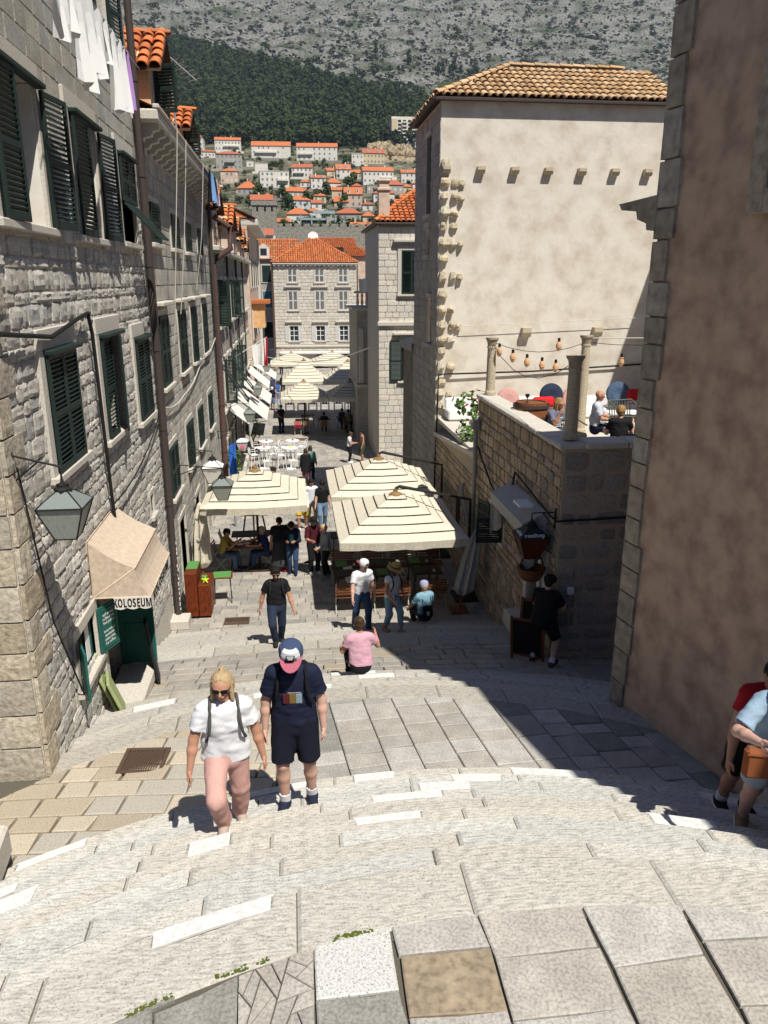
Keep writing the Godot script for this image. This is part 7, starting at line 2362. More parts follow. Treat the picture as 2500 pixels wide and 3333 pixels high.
	lantern("white topped shop lantern lettered for the optician", v3(-2.42, 3.62, -22.4), 0.85, v3(-3.1, 3.7, -22.4), M.sign_white, M.lamp_white, M.iron, ["OČNA", "OPTIKA"], 0.1)
	lantern("white topped lantern with a pink round mark farther down the left houses", v3(-2.15, 2.45, -31.5), 0.7, v3(-3.1, 2.5, -31.5), M.sign_white, M.lamp_white, M.iron, [], 0.1)
	var pm := B.new()
	pm.lathe([Vector2(0.0, 0.01), Vector2(0.09, 0.01), Vector2(0.09, 0.0)], 14)
	var pmk := obj("pink_mark", pm, M.flower, get_node("street_lantern_003"))
	pmk.transform = Transform3D(Basis(Vector3.RIGHT, PI / 2 - 0.15), v3(0, -0.48, 0.2))
	lantern("small green lantern before the first white awning", v3(-2.05, 2.9, -36.0), 0.75, v3(-3.1, 3.0, -36.0), M.lamp_roof, M.lamp_glass, M.iron_green, [], 0.1)
	lantern("small green lantern between the white awnings", v3(-2.0, 3.0, -44.0), 0.75, v3(-3.1, 3.1, -44.0), M.lamp_roof, M.lamp_glass, M.iron_green, [], 0.1)
	lantern("small green lantern by the farthest white awning", v3(-1.7, 3.4, -52.0), 0.75, v3(-3.1, 3.5, -52.0), M.lamp_roof, M.lamp_glass, M.iron_green, [], 0.1)
	var rl := lantern("dark lantern lettered for the rooftop bar beside the terrace house door", v3(4.36, 4.22, -13.35), 0.78, v3(4.72, 4.3, -13.1), M.lamp_dark, M.lamp_amber, M.iron, [], 0.1)
	var rt := letters("rooftop", 0.075, M.print_white, rl, "lettering", "Droid Serif")
	rt.transform = Transform3D(Basis(Vector3.RIGHT, -0.86), v3(0, -0.272, 0.226))
	var r2 := letters("rooftop", 0.06, M.print_white, rl, "lettering", "Droid Serif")
	r2.transform = Transform3D(Basis(Vector3.UP, -PI / 2) * Basis(Vector3.RIGHT, -0.86), v3(-0.226, -0.272, 0))
	# basket, menu board, plants, cloth
	var bk := thing("wicker_basket", "brown wicker basket hanging under the dark rooftop lantern", "basket", v3(4.42, 2.98, -13.4))
	var bb := B.new()
	bb.lathe([Vector2(0.0, 0.0), Vector2(0.17, 0.0), Vector2(0.24, 0.1), Vector2(0.26, 0.24), Vector2(0.23, 0.24), Vector2(0.2, 0.08), Vector2(0.0, 0.03)], 18)
	obj("bowl", bb, M.wicker, bk)
	var hb := B.new()
	var hp := []
	for k in 11: hp.append(v3(cos(PI * k / 10.0) * 0.24, 0.22 + sin(PI * k / 10.0) * 0.3, 0))
	hb.tube(hp, 0.018, 5)
	obj("handle", hb, M.wicker, bk)
	for k in 4:
		var ring := B.new()
		ring.lathe([Vector2(0.19 + 0.02 * k, 0.04 + k * 0.055), Vector2(0.215 + 0.02 * k, 0.06 + k * 0.055), Vector2(0.2 + 0.02 * k, 0.085 + k * 0.055)], 18)
		obj("weave", ring, M.wicker, bk)
	var ab := thing("menu_board_stand", "wooden framed blackboard stand next to the man in dark clothes", "board", v3(4.45, G(4.4, -13.2), -13.25), -0.5)
	for s in [-1.0, 1.0]:
		var f := B.new()
		f.t = Transform3D(Basis(Vector3.RIGHT, s * 0.22), v3(0, 0, s * 0.28))
		f.box(v3(0, 0.55, 0), v3(0.6, 0.8, 0.02))
		obj("blackboard", f, M.soot, ab)
		var e := B.new()
		e.t = f.t
		for x in [-0.3, 0.3]: e.box(v3(x, 0.5, 0), v3(0.05, 1.05, 0.04), 0.005)
		for y in [0.15, 0.98]: e.box(v3(0, y, 0), v3(0.55, 0.05, 0.035), 0.005)
		obj("frame", e, M.wood_slat, ab)
	shrub("potted_plant", "green leafy plant by the brown pipe foot on the left", v3(-2.75, G(-2.7, -33.6), -33.6), 1.9, 0.45, 200, 0.09, 0, "plant")
	shrub("potted_plant", "dark green bush in a terracotta trough below the second awning", v3(-2.4, G(-2.4, -44.5) + 0.4, -44.5), 1.3, 0.5, 220, 0.09, 0, "plant")
	tag(boxy("terracotta_trough", v3(-2.4, G(-2.4, -44.5) + 0.2, -44.5), v3(0.9, 0.4, 0.5), M.tile[0], self, 0.03), "terracotta trough holding the dark green bush", "trough")
	for k in 4: tag(boxy("door_step", v3(-2.8, G(-2.8, -36.0 - k * 2.6) + 0.17, -36.0 - k * 2.6), v3(0.7, 0.34 + 0.1 * (k % 2), 1.1), M.dressed, self, 0.03), "pale stone doorstep on the left side of the street, %s" % ["nearest to the brown pipe", "second beyond the brown pipe", "third beyond the brown pipe", "fourth beyond the brown pipe"][k], "step")
	tag(obj("blue_cloth", cloth(v3(-2.75, 1.9, -32.0), v3(-2.5, 1.95, -32.3), 1.5, 1.3, 0.06, 2), M.deck_blue), "bright blue cloth hanging beside the brown pipe", "cloth")
	var ub := thing("umbrella_stand", "grey metal umbrella base with a short post on the street", "umbrella stand", v3(-2.1, G(-2.1, -27.2), -27.2))
	boxy("plate", v3(0, 0.03, 0), v3(0.7, 0.06, 0.7), M.pipe_grey, ub, 0.02)
	var up := B.new()
	up.tube([v3(-0.15, 0, 0), v3(-0.15, 0.75, 0)], 0.05, 8)
	obj("post", up, M.pipe_grey, ub)
	var pg := thing("pigeon", "small dark pigeon on the street beside the standing group", "pigeon", v3(0.25, G(0.25, -22.3), -22.3))
	var pb := B.new()
	pb.tube([v3(-0.14, 0.1, 0), v3(-0.06, 0.11, 0), v3(0.04, 0.13, 0), v3(0.09, 0.19, 0), v3(0.11, 0.24, 0), v3(0.15, 0.235, 0)], [0.01, 0.04, 0.055, 0.03, 0.028, 0.005], 8)
	for s in [-1.0, 1.0]: pb.tube([v3(0.01, 0.1, s * 0.02), v3(0.02, 0.0, s * 0.025)], 0.006, 4)
	obj("body", pb, M.soot, pg)
	build_terrace()

func column(label: String, at: Vector3, h: float) -> void:
	var t := thing("stone_column", label, "column", at, 0.2, "stone columns on the terrace")
	var b := B.new()
	b.lathe([Vector2(0.15, 0.0), Vector2(0.15, 0.06), Vector2(0.125, 0.12), Vector2(0.12, h * 0.5), Vector2(0.11, h - 0.28), Vector2(0.125, h - 0.26), Vector2(0.125, h - 0.22), Vector2(0.105, h - 0.21)], 8)
	obj("shaft", b, M.tooth[0], t)
	var c := B.new()
	c.lathe([Vector2(0.11, h - 0.21), Vector2(0.13, h - 0.1), Vector2(0.17, h - 0.04), Vector2(0.17, h), Vector2(0.0, h)], 8)
	obj("capital", c, M.church_stone[1], t)

func cushion(label: String, at: Vector3, r: float, m: Material, flat: bool) -> void:
	var t := B.new()
	if flat:
		t.box(Vector3.ZERO, v3(r * 2.4, r * 1.1, 0.2), 0.09)
	else:
		t.lathe([Vector2(0.0, -0.08), Vector2(r * 0.5, -0.12), Vector2(r * 0.9, -0.09), Vector2(r, 0.0), Vector2(r * 0.9, 0.09), Vector2(r * 0.5, 0.12), Vector2(r * 0.12, 0.095), Vector2(0.0, 0.085)], 24)
		for k in 12:
			var a := TAU * k / 12.0
			t.tube([v3(cos(a) * r * 0.15, 0.085, sin(a) * r * 0.15), v3(cos(a) * r * 0.6, 0.118, sin(a) * r * 0.6), v3(cos(a) * r * 0.95, 0.07, sin(a) * r * 0.95)], 0.008, 4)
	var o := tag(obj("cushion", t, m), label, "cushion", "cushions on the terrace bench")
	o.transform = Transform3D(Basis(Vector3.UP, rf(-0.2, 0.2)) * Basis(Vector3.RIGHT, -0.2 if flat else PI / 2 - 0.2), at)

func build_terrace() -> void:
	var fy := 4.72
	column("slender stone column at the far left end of the terrace parapet", v3(4.98, 5.7, -19.2), 1.42)
	column("shaded stone column on the front corner of the terrace parapet", v3(4.99, 5.72, -13.35), 1.5)
	column("stone column farther back behind the front terrace column", v3(7.35, fy, -19.0), 2.45)
	var bench := thing("wall_bench", "long white cushioned bench along the plastered wall", "bench", v3(9.3, 4.05, -24.9))
	boxy("seat", v3(0, 0.2, 0), v3(8.6, 0.34, 0.7), M.print_white, bench, 0.05)
	boxy("back", v3(0, 0.52, -0.32), v3(8.6, 0.34, 0.14), M.print_white, bench, 0.05)
	cushion("pink round cushion at the left end of the bench", v3(6.98, 4.72, -24.6), 0.4, M.cushion_pink, false)
	cushion("pink round cushion in the middle of the bench", v3(9.15, 4.75, -24.5), 0.38, M.cushion_pink, false)
	cushion("dark blue round cushion left of the middle", v3(8.45, 4.85, -24.6), 0.4, M.cushion_blue, false)
	cushion("lighter blue round cushion right of the sitting man", v3(10.7, 4.88, -24.5), 0.4, M.cushion_blue2, false)
	cushion("red pillow beside the dark blue cushion", v3(8.1, 4.68, -24.3), 0.32, M.cushion_red, true)
	cushion("red pillow at the right end of the bench", v3(11.35, 4.85, -24.4), 0.36, M.cushion_red, true)
	var ba := thing("wine_barrel", "wooden wine barrel used as a table with a dark tray", "barrel", v3(5.35, fy, -16.9))
	var b := B.new()
	b.lathe([Vector2(0.0, 0.0), Vector2(0.28, 0.0), Vector2(0.34, 0.25), Vector2(0.36, 0.48), Vector2(0.34, 0.7), Vector2(0.29, 0.95), Vector2(0.27, 0.95), Vector2(0.27, 0.93), Vector2(0.0, 0.93)], 24)
	ba.scale = Vector3.ONE * 1.2
	obj("staves", b, M.wood_slat, ba)
	for y in [0.08, 0.3, 0.66, 0.88]:
		var h := B.new()
		var r := 0.345 + 0.018 * (1.0 - absf(y - 0.48) * 4.0)
		h.lathe([Vector2(r, y - 0.03), Vector2(r + 0.008, y - 0.03), Vector2(r + 0.008, y + 0.03), Vector2(r, y + 0.03)], 24)
		obj("hoop", h, M.pipe, ba)
	var gl := B.new()
	gl.lathe([Vector2(0.05, 0.0), Vector2(0.008, 0.01), Vector2(0.008, 0.08), Vector2(0.05, 0.13), Vector2(0.05, 0.18)], 12)
	tag(obj("ash_bowl", gl, M.soot), "small dark stemmed bowl on the wine barrel", "bowl").position = v3(5.25, fy + 1.13, -16.9)
	# strings of bulbs
	var ends := [[v3(4.98, 6.95, -19.2), v3(4.99, 7.05, -13.35), 0.3], [v3(4.98, 6.95, -19.2), v3(12.0, 7.1, -19.4), 0.25]]
	cable("bulb_string", "string of bulbs from the far left column sagging towards the front", [v3(4.98, 7.0, -19.2), v3(5.0, 7.1, -13.4)], 0.008, M.cable, 0.55)
	cable("bulb_string", "string of bulbs from the far left column across the terrace to the right", [v3(4.98, 7.02, -19.2), v3(7.35, 7.0, -19.0), v3(12.0, 7.4, -19.0)], 0.008, M.cable, 0.25)
	cable("terrace_wire", "pale wire along the plastered wall above the terrace columns", [v3(5.5, 7.05, -25.3), v3(12.0, 7.3, -25.3)], 0.01, M.cable_white, 0.0)
	cable("terrace_wire", "pale wire from the rear column to the church", [v3(7.35, 7.1, -19.0), v3(10.5, 7.2, -18.0)], 0.012, M.cable_white, 0.02)
	for k in 7:
		var q: Array = [[5.12, 6.78], [5.47, 6.63], [5.84, 6.51], [6.23, 6.43], [6.59, 6.37], [6.64, 6.9], [8.31, 6.5]][k]
		var t := thing("bulb", "amber glass bulb on the terrace string, %s" % ["first from the left", "second from the left", "third from the left", "fourth from the left", "fifth from the left", "upper one on the rear string", "last one at the right"][k], "light bulb", v3(q[0], q[1], -19.0), 0.0, "bulbs over the terrace")
		var g := B.new()
		g.lathe([Vector2(0.0, -0.12), Vector2(0.04, -0.1), Vector2(0.075, -0.02), Vector2(0.07, 0.05), Vector2(0.035, 0.12)], 12)
		obj("glass", g, M.bulb_glass, t)
		var s := B.new()
		s.lathe([Vector2(0.036, 0.12), Vector2(0.036, 0.2), Vector2(0.0, 0.22)], 8)
		obj("socket", s, M.soot, t)
	# tables and low armchairs
	for k in 4:
		var q: Array = [[6.2, -16.6, 0.6], [7.3, -16.2, -0.4], [8.4, -18.6, 0.2], [7.0, -14.7, 2.8]][k]
		var t := thing("rope_armchair", "dark terrace armchair with woven back, %s" % ["behind the woman in stripes", "right of the sitting man in white", "farther back near the right cushions", "in front with the blond person"][k], "armchair", v3(q[0], fy, q[1]), q[2], "armchairs on the terrace")
		boxy("seat", v3(0, 0.4, 0), v3(0.6, 0.12, 0.55), M.cushion_red if k == 3 else M.soot, t, 0.04)
		var f := B.new()
		for j in 9: f.tube([v3(-0.3 + j * 0.075, 0.42, -0.28), v3(-0.32 + j * 0.08, 0.82, -0.36)], 0.016, 4)
		f.tube([v3(-0.34, 0.62, 0.2), v3(-0.34, 0.82, -0.34), v3(0.34, 0.82, -0.34), v3(0.34, 0.62, 0.2)], 0.02, 5)
		obj("backrest", f, M.weave, t)
		for s in [[-1, -1], [1, -1], [1, 1], [-1, 1]]:
			var l := B.new()
			l.tube([v3(s[0] * 0.26, 0.4, s[1] * 0.24), v3(s[0] * 0.3, 0, s[1] * 0.28)], 0.016, 4)
			obj("leg", l, M.soot, t)
	folding_table("white table on the terrace near the right cushions", v3(9.6, 4.05, -21.5), 0.0, 1.0, 0.7, 0.72, M.white_plastic)
	var rt := thing("round_table", "small white round table at the right edge of the terrace", "table", v3(7.6, fy, -14.2))
	var tb := B.new()
	tb.lathe([Vector2(0.0, 0.74), Vector2(0.4, 0.74), Vector2(0.4, 0.7), Vector2(0.04, 0.69), Vector2(0.04, 0.03), Vector2(0.25, 0.0)], 18)
	obj("table_top", tb, M.white_plastic, rt)
	var vine := leaf_cloud(80, v3(1.6, 0.12, 0.15), 0.06, 77)
	tag(obj("vine", vine, M.leaf_light), "thin green vine along the wire at the right of the terrace", "vine").position = v3(9.8, 7.15, -18.5)


# ---------- people: a body is one surface drawn round its bones; clothes and hair are surfaces of their own
# bone: [from, to, radius, radius, flat ends (1 at the second, 2 both), side direction, how much wider along it]
var folds := FastNoiseLite.new()

func skin_over(bones: Array, cell: float, k: float, wob := 0.0, grain := Vector3(4.5, 7, 4.5)) -> B:
	var lo := Vector3.INF
	var hi := -Vector3.INF
	for o in bones:
		var r: float = maxf(o[2], o[3]) * (o[6] if o.size() > 6 else 1.0) + k * 0.3 + cell * 2.0
		for q in [o[0], o[1]]:
			lo = lo.min(q - Vector3.ONE * r); hi = hi.max(q + Vector3.ONE * r)
	var nx := int((hi.x - lo.x) / cell) + 2
	var ny := int((hi.y - lo.y) / cell) + 2
	var nz := int((hi.z - lo.z) / cell) + 2
	var f := PackedFloat32Array()
	f.resize(nx * ny * nz)
	f.fill(9.0)
	for o in bones:
		var a: Vector3 = o[0]
		var ab: Vector3 = o[1] - a
		var len_ := maxf(ab.length(), 1e-5)
		var l2 := len_ * len_
		var ra: float = o[2]
		var dr: float = o[3] - ra
		var flat: int = o[4] if o.size() > 4 else 0
		var side: Vector3 = o[5] if o.size() > 5 else Vector3.ZERO
		var sq: float = 1.0 - 1.0 / o[6] if o.size() > 6 else 0.0
		var r: float = maxf(o[2], o[3]) * (o[6] if o.size() > 6 else 1.0) + k + cell * 1.8
		var p0 := (a.min(o[1]) - Vector3.ONE * r - lo) / cell
		var p1 := (a.max(o[1]) + Vector3.ONE * r - lo) / cell
		for z in range(maxi(0, int(p0.z)), mini(nz, int(p1.z) + 1)):
			for y in range(maxi(0, int(p0.y)), mini(ny, int(p1.y) + 1)):
				var at := (z * ny + y) * nx
				for x in range(maxi(0, int(p0.x)), mini(nx, int(p1.x) + 1)):
					var w := Vector3(lo.x + x * cell - a.x, lo.y + y * cell - a.y, lo.z + z * cell - a.z)
					if sq > 0.0: w -= side * (side.dot(w) * sq)
					var t := w.dot(ab) / l2
					var tc := clampf(t, 0.0, 1.0)
					var d: float
					if flat > 0 and t > 1.0: d = maxf((w - ab * t).length() - ra - dr, (t - 1.0) * len_)
					elif flat > 1 and t < 0.0: d = maxf((w - ab * t).length() - ra, -t * len_)
					else: d = (w - ab * tc).length() - ra - dr * tc
					var c := f[at + x]
					var hh := k - absf(d - c)
					f[at + x] = minf(d, c) - (hh * hh * 0.25 / k if hh > 0.0 else 0.0)
	var b := B.new()
	var ids := PackedInt32Array()
	ids.resize(f.size())
	ids.fill(-1)
	var step := [0, 1, nx, nx + 1, nx * ny, nx * ny + 1, nx * ny + nx, nx * ny + nx + 1]
	var edges := [[0, 1], [2, 3], [4, 5], [6, 7], [0, 2], [1, 3], [4, 6], [5, 7], [0, 4], [1, 5], [2, 6], [3, 7]]
	var lim := cell * 1.9
	for z in nz - 1:
		for y in ny - 1:
			var row := (z * ny + y) * nx
			for x in nx - 1:
				var i0 := row + x
				if absf(f[i0]) > lim: continue
				var v := [f[i0], f[i0 + 1], f[i0 + nx], f[i0 + nx + 1], f[i0 + step[4]], f[i0 + step[5]], f[i0 + step[6]], f[i0 + step[7]]]
				var neg := 0
				for e in v: if e < 0.0: neg += 1
				if neg == 0 or neg == 8: continue
				var s := Vector3.ZERO
				var n := 0
				for e in edges:
					var u: float = v[e[0]]
					var w: float = v[e[1]]
					if (u < 0.0) != (w < 0.0):
						var t := u / (u - w)
						var c0 := Vector3(e[0] & 1, (e[0] >> 1) & 1, e[0] >> 2)
						s += c0.lerp(Vector3(e[1] & 1, (e[1] >> 1) & 1, e[1] >> 2), t)
						n += 1
				var g := Vector3(v[1] + v[3] + v[5] + v[7] - v[0] - v[2] - v[4] - v[6], v[2] + v[3] + v[6] + v[7] - v[0] - v[1] - v[4] - v[5], v[4] + v[5] + v[6] + v[7] - v[0] - v[1] - v[2] - v[3]).normalized()
				var q := lo + (Vector3(x, y, z) + s / n) * cell
				if wob > 0.0:
					var m := q * grain
					var nv := folds.get_noise_3dv(m)
					var gr := Vector3(folds.get_noise_3d(m.x + 0.1, m.y, m.z) - nv, folds.get_noise_3d(m.x, m.y + 0.1, m.z) - nv, folds.get_noise_3d(m.x, m.y, m.z + 0.1) - nv) * 10.0 * grain
					q += g * nv * wob
					g = (g - (gr - g * g.dot(gr)) * wob).normalized()
				ids[i0] = b.p.size()
				b.p.append(q)
				b.n.append(g)
	var ax := [1, nx, nx * ny]
	for z in range(1, nz - 1):
		for y in range(1, ny - 1):
			var row := (z * ny + y) * nx
			for x in range(1, nx - 1):
				var i0 := row + x
				if ids[i0] < 0: continue
				for e in 3:
					if (f[i0] < 0.0) == (f[i0 + ax[e]] < 0.0): continue
					var u: int = ax[(e + 1) % 3]
					var w: int = ax[(e + 2) % 3]
					var q := [ids[i0], ids[i0 - u], ids[i0 - u - w], ids[i0 - w]]
					if q[1] < 0 or q[2] < 0 or q[3] < 0: continue
					if f[i0] < 0.0: b.i.append_array([q[0], q[2], q[1], q[0], q[3], q[2]])
					else: b.i.append_array([q[0], q[1], q[2], q[0], q[2], q[3]])
	return b

func limb(a: Vector3, c: Vector3, l1: float, l2: float, pole: Vector3) -> Vector3:
	var d := c - a
	var len_ := minf(d.length(), (l1 + l2) * 0.998)
	var u := d.normalized()
	var x := (l1 * l1 - l2 * l2 + len_ * len_) / (2.0 * len_)
	var y := sqrt(maxf(0.0, l1 * l1 - x * x))
	return a + u * x + (pole - u * pole.dot(u)).normalized() * y

func aim(fwd: float, out: float, s: float) -> Vector3:
	var a := deg_to_rad(fwd)
	var o := deg_to_rad(out)
	return Vector3(s * sin(o), -cos(o) * cos(a), cos(o) * sin(a)).normalized()

func fabric(r: float, g: float, bl: float) -> StandardMaterial3D:
	var key := "fabric_%d_%d_%d" % [int(r * 1000), int(g * 1000), int(bl * 1000)]
	if not M.has(key): mat(key, r, g, bl, 0.85, "fine", 3.0)
	return M[key]

# s: where (x, z), y or nothing for the ground, height h, turn in degrees, feet, seat, arms, clothes ...
func person(label: String, s: Dictionary) -> Node3D:
	var h: float = s.get("h", 1.72)
	var gx: float = s.at.x
	var gz: float = s.at.y
	var gy: float = s.get("y", G(gx, gz))
	var t := thing("person", label, "person", v3(gx, gy, gz), deg_to_rad(s.get("turn", 0.0)), s.get("group", ""))
	var dist := t.position.distance_to(eye)
	var cell := clampf(dist * 0.00128, 0.011, 0.026)
	var near := dist < 12.0
	var lean: float = s.get("lean", 3.0)
	var fat: float = s.get("fat", 1.0)
	var L := h * 0.245
	var up := Vector3(0, cos(deg_to_rad(lean)), sin(deg_to_rad(lean)))
	var fw := Vector3(0, -up.z, up.y)
	var feet: Array = s.get("feet", [[0.1, 0.0], [-0.1, 0.0]]).duplicate()
	var ank := []
	for k in 2:
		var w := t.transform * v3(feet[k][0], 0, feet[k][1])
		if not s.has("y") and dist < 24.0:   # the whole sole on one tread
			var fwd := t.transform.basis.z * (h * 0.125)
			for j in 16:
				if absf(G(w.x + fwd.x, w.z + fwd.z) - G(w.x, w.z)) < 0.06: break
				w -= fwd * 0.12
			var lw := t.transform.affine_inverse() * w
			feet[k] = [lw.x, lw.z]
		var fy: float = feet[k][2] if feet[k].size() > 2 else (G(w.x, w.z) - gy if not s.has("y") else 0.0)
		ank.append(v3(feet[k][0], fy + h * 0.045, feet[k][1]))
	var P := Vector3(0, 0, s.get("back", 0.0))
	if s.has("seat"): P.y = s.seat
	else:
		P.y = 9.0
		for k in 2:
			var hx: float = h * 0.052 * (1 - 2 * k)
			var dx := Vector2(ank[k].x - hx, ank[k].z - P.z).length()
			P.y = minf(P.y, ank[k].y + sqrt(maxf(0.01, pow(2.0 * L * 0.985, 2) - dx * dx)))
	var hip := [P + v3(h * 0.052, 0, 0), P - v3(h * 0.052, 0, 0)]
	var knee := []
	for k in 2: knee.append(limb(hip[k], ank[k], L, L, s.get("pole", v3(0.18 * (1 - 2 * k), 0.15, 1.0))))
	var SC := P + up * h * 0.275
	var NB := P + up * h * 0.305
	var hp: float = deg_to_rad(s.get("nod", 8.0))
	var hy: float = deg_to_rad(s.get("look", 0.0))
	var HB := Basis(Vector3.UP, hy) * Basis(Vector3.RIGHT, hp)
	var hc := NB + up * h * 0.035 + HB * v3(0, h * 0.062, h * 0.012)
	var arms: Array = s.get("arms", [[0, 10, 10, 0], [0, 10, 10, 0]])
	var sh := []; var elb := []; var wri := []; var hd := []
	for k in 2:
		var sg := 1.0 - 2.0 * k
		sh.append(SC + v3(sg * h * 0.102 * sqrt(fat), 0, 0))
		elb.append(sh[k] + aim(arms[k][0], arms[k][1], sg) * h * 0.17)
		var fd := aim(arms[k][0] + arms[k][2], arms[k][1] - arms[k][3], sg)
		wri.append(elb[k] + fd * h * 0.145)
		hd.append(fd)
	var X := Vector3.RIGHT
	# body
	var skin: Material = s.get("skin", M.skin)
	var bd := []
	bd.append([P, P + up * h * 0.1, h * 0.06, h * 0.058, 0, X, 1.3 * fat])
	bd.append([P + up * h * 0.1, SC - up * h * 0.02, h * 0.056, h * 0.058, 0, X, 1.5])
	bd.append([SC + v3(h * 0.075, 0, 0), SC - v3(h * 0.075, 0, 0), h * 0.036, h * 0.036])
	bd.append([NB - up * h * 0.03, hc - HB * v3(0, h * 0.03, h * 0.01), h * 0.034, h * 0.031])
	for k in 2:
		bd.append([sh[k], elb[k], h * 0.031 * fat, h * 0.025])
		bd.append([elb[k], elb[k].lerp(wri[k], 0.35), h * 0.0245, h * 0.0255])
		bd.append([elb[k].lerp(wri[k], 0.35), wri[k], h * 0.0255, h * 0.0165])
		bd.append([hip[k], knee[k], h * 0.052, h * 0.034])
		bd.append([knee[k], knee[k].lerp(ank[k], 0.35) - v3(0, 0, h * 0.008), h * 0.032, h * 0.034])
		bd.append([knee[k].lerp(ank[k], 0.35) - v3(0, 0, h * 0.008), ank[k], h * 0.034, h * 0.021])
		var toe: Vector3 = ank[k] + v3(0.02 * (1 - 2 * k), -h * 0.022, h * 0.1)
		bd.append([ank[k] - v3(0, h * 0.015, h * 0.02), toe, h * 0.022, h * 0.02])
	var head := []
	head.append([hc + HB * v3(0, h * 0.016, -h * 0.012), hc + HB * v3(0, h * 0.014, h * 0.008), h * 0.052, h * 0.049])
	head.append([hc + HB * v3(0, -h * 0.012, h * 0.016), hc + HB * v3(0, -h * 0.042, h * 0.026), h * 0.038, h * 0.022])
	var fine_head := []
	fine_head.append([hc + HB * v3(0, h * 0.006, h * 0.054), hc + HB * v3(0, -h * 0.012, h * 0.066), h * 0.005, h * 0.0085])
	for sg in [-1.0, 1.0]:
		fine_head.append([hc + HB * v3(sg * h * 0.05, h * 0.008, -h * 0.004), hc + HB * v3(sg * h * 0.05, -h * 0.01, 0), h * 0.011, h * 0.008])
		fine_head.append([hc + HB * v3(sg * h * 0.012, h * 0.012, h * 0.052), hc + HB * v3(sg * h * 0.028, h * 0.012, h * 0.045), h * 0.006, h * 0.005])
	fine_head.append([hc + HB * v3(-h * 0.012, -h * 0.028, h * 0.05), hc + HB * v3(h * 0.012, -h * 0.028, h * 0.05), h * 0.006, h * 0.006])
	var body := B.new()
	var fingers := func(k: int) -> Array:
		var out := []
		var d: Vector3 = hd[k]
		var sg := 1.0 - 2.0 * k
		var flat := Vector3(sg, 0, 0)   # back of the hand points outwards
		if absf(d.dot(flat)) > 0.8: flat = Vector3.UP
		flat = (flat - d * d.dot(flat)).normalized()
		var wid := d.cross(flat) * sg   # towards the thumb when it is +
		if wid.z < 0.0: wid = -wid
		var w: Vector3 = wri[k]
		out.append([w - d * h * 0.01, w + d * h * 0.02, h * 0.0155, h * 0.015])
		out.append([w + d * h * 0.02 - wid * h * 0.01, w + d * h * 0.05 - wid * h * 0.012, h * 0.0115, h * 0.01])
		out.append([w + d * h * 0.02 + wid * h * 0.01, w + d * h * 0.05 + wid * h * 0.014, h * 0.0115, h * 0.01])
		for j in 4:
			var q := w + d * h * 0.052 + wid * h * (0.0155 - 0.0105 * j)
			var l: float = [0.033, 0.037, 0.034, 0.026][j] * h
			var m := q + (d - flat * 0.25).normalized() * l * 0.55
			out.append([q, m, h * 0.0052, h * 0.0048])
			out.append([m, m + (d - flat * 0.8).normalized() * l * 0.5, h * 0.0048, h * 0.004])
		var tb := w + d * h * 0.018 + wid * h * 0.014
		out.append([tb, tb + (d * 0.7 + wid - flat * 0.3).normalized() * h * 0.026, h * 0.0075, h * 0.006])
		out.append([tb + (d * 0.7 + wid - flat * 0.3).normalized() * h * 0.026, tb + (d * 0.7 + wid - flat * 0.3).normalized() * h * 0.026 + (d - flat * 0.3).normalized() * h * 0.02, h * 0.006, h * 0.005])
		return out
	var bare: bool = not s.get("pockets", false)
	if dist < 26.0:
		body = skin_over(bd, cell, h * 0.014)
		var hb := skin_over(head + fine_head, 0.0065 if near else 0.011, h * 0.008)
		body.add(hb, Transform3D.IDENTITY)
		if bare:
			for k in 2: body.add(skin_over(fingers.call(k), 0.004 if near else 0.0065, 0.004), Transform3D.IDENTITY)
	else:
		for k in 2:
			bd.append([wri[k], wri[k] + hd[k] * h * 0.075, h * 0.016, h * 0.012])
			bd.append([wri[k] + hd[k] * h * 0.02, wri[k] + hd[k] * h * 0.05 + v3(0, 0, h * 0.02), h * 0.009, h * 0.008])
		body = skin_over(bd + head, cell, h * 0.014)
	obj("body", body, skin, t)
	var wob := 0.013 if dist < 22.0 else 0.0
	var e := maxf(h * 0.007, cell * 0.55)
	# shirt
	if s.has("top"):
		var hem: float = s.get("hem", 0.0)
		var tp := []
		var slack: float = s.get("slack", 0.0)
		tp.append([SC - up * h * 0.02, P + up * h * (0.02 - hem), h * 0.062 + e, h * (0.068 + slack) * sqrt(fat) + e, 1, X, 1.52 * sqrt(fat)])
		tp.append([SC + v3(h * 0.072, h * 0.002, 0), SC + v3(-h * 0.072, h * 0.002, 0), h * 0.04 + e, h * 0.04 + e])
		if s.get("bust", false):
			for sg in [-1.0, 1.0]: tp.append([SC - up * h * 0.07 + v3(sg * h * 0.04, 0, 0) + fw * h * 0.03, SC - up * h * 0.085 + v3(sg * h * 0.042, 0, 0) + fw * h * 0.036, h * 0.044, h * 0.044])
		if fat > 1.1: tp.append([P + up * h * 0.1, P + up * h * 0.07 + fw * h * 0.03, h * 0.075 * fat, h * 0.075 * fat])
		var sl: float = s.get("sleeve", 0.55)
		for k in 2:
			if sl > 0.0 and sl <= 1.0: tp.append([sh[k], sh[k].lerp(elb[k], sl), h * 0.031 * fat + e, h * 0.034 * fat + e, 1])
			elif sl > 1.0:
				tp.append([sh[k], elb[k], h * 0.034 * fat + e, h * 0.029 + e])
				tp.append([elb[k], wri[k], h * 0.029 + e, h * 0.022 + e, 1])
		obj("shirt", skin_over(tp, cell, h * 0.024, wob), s.top, t)
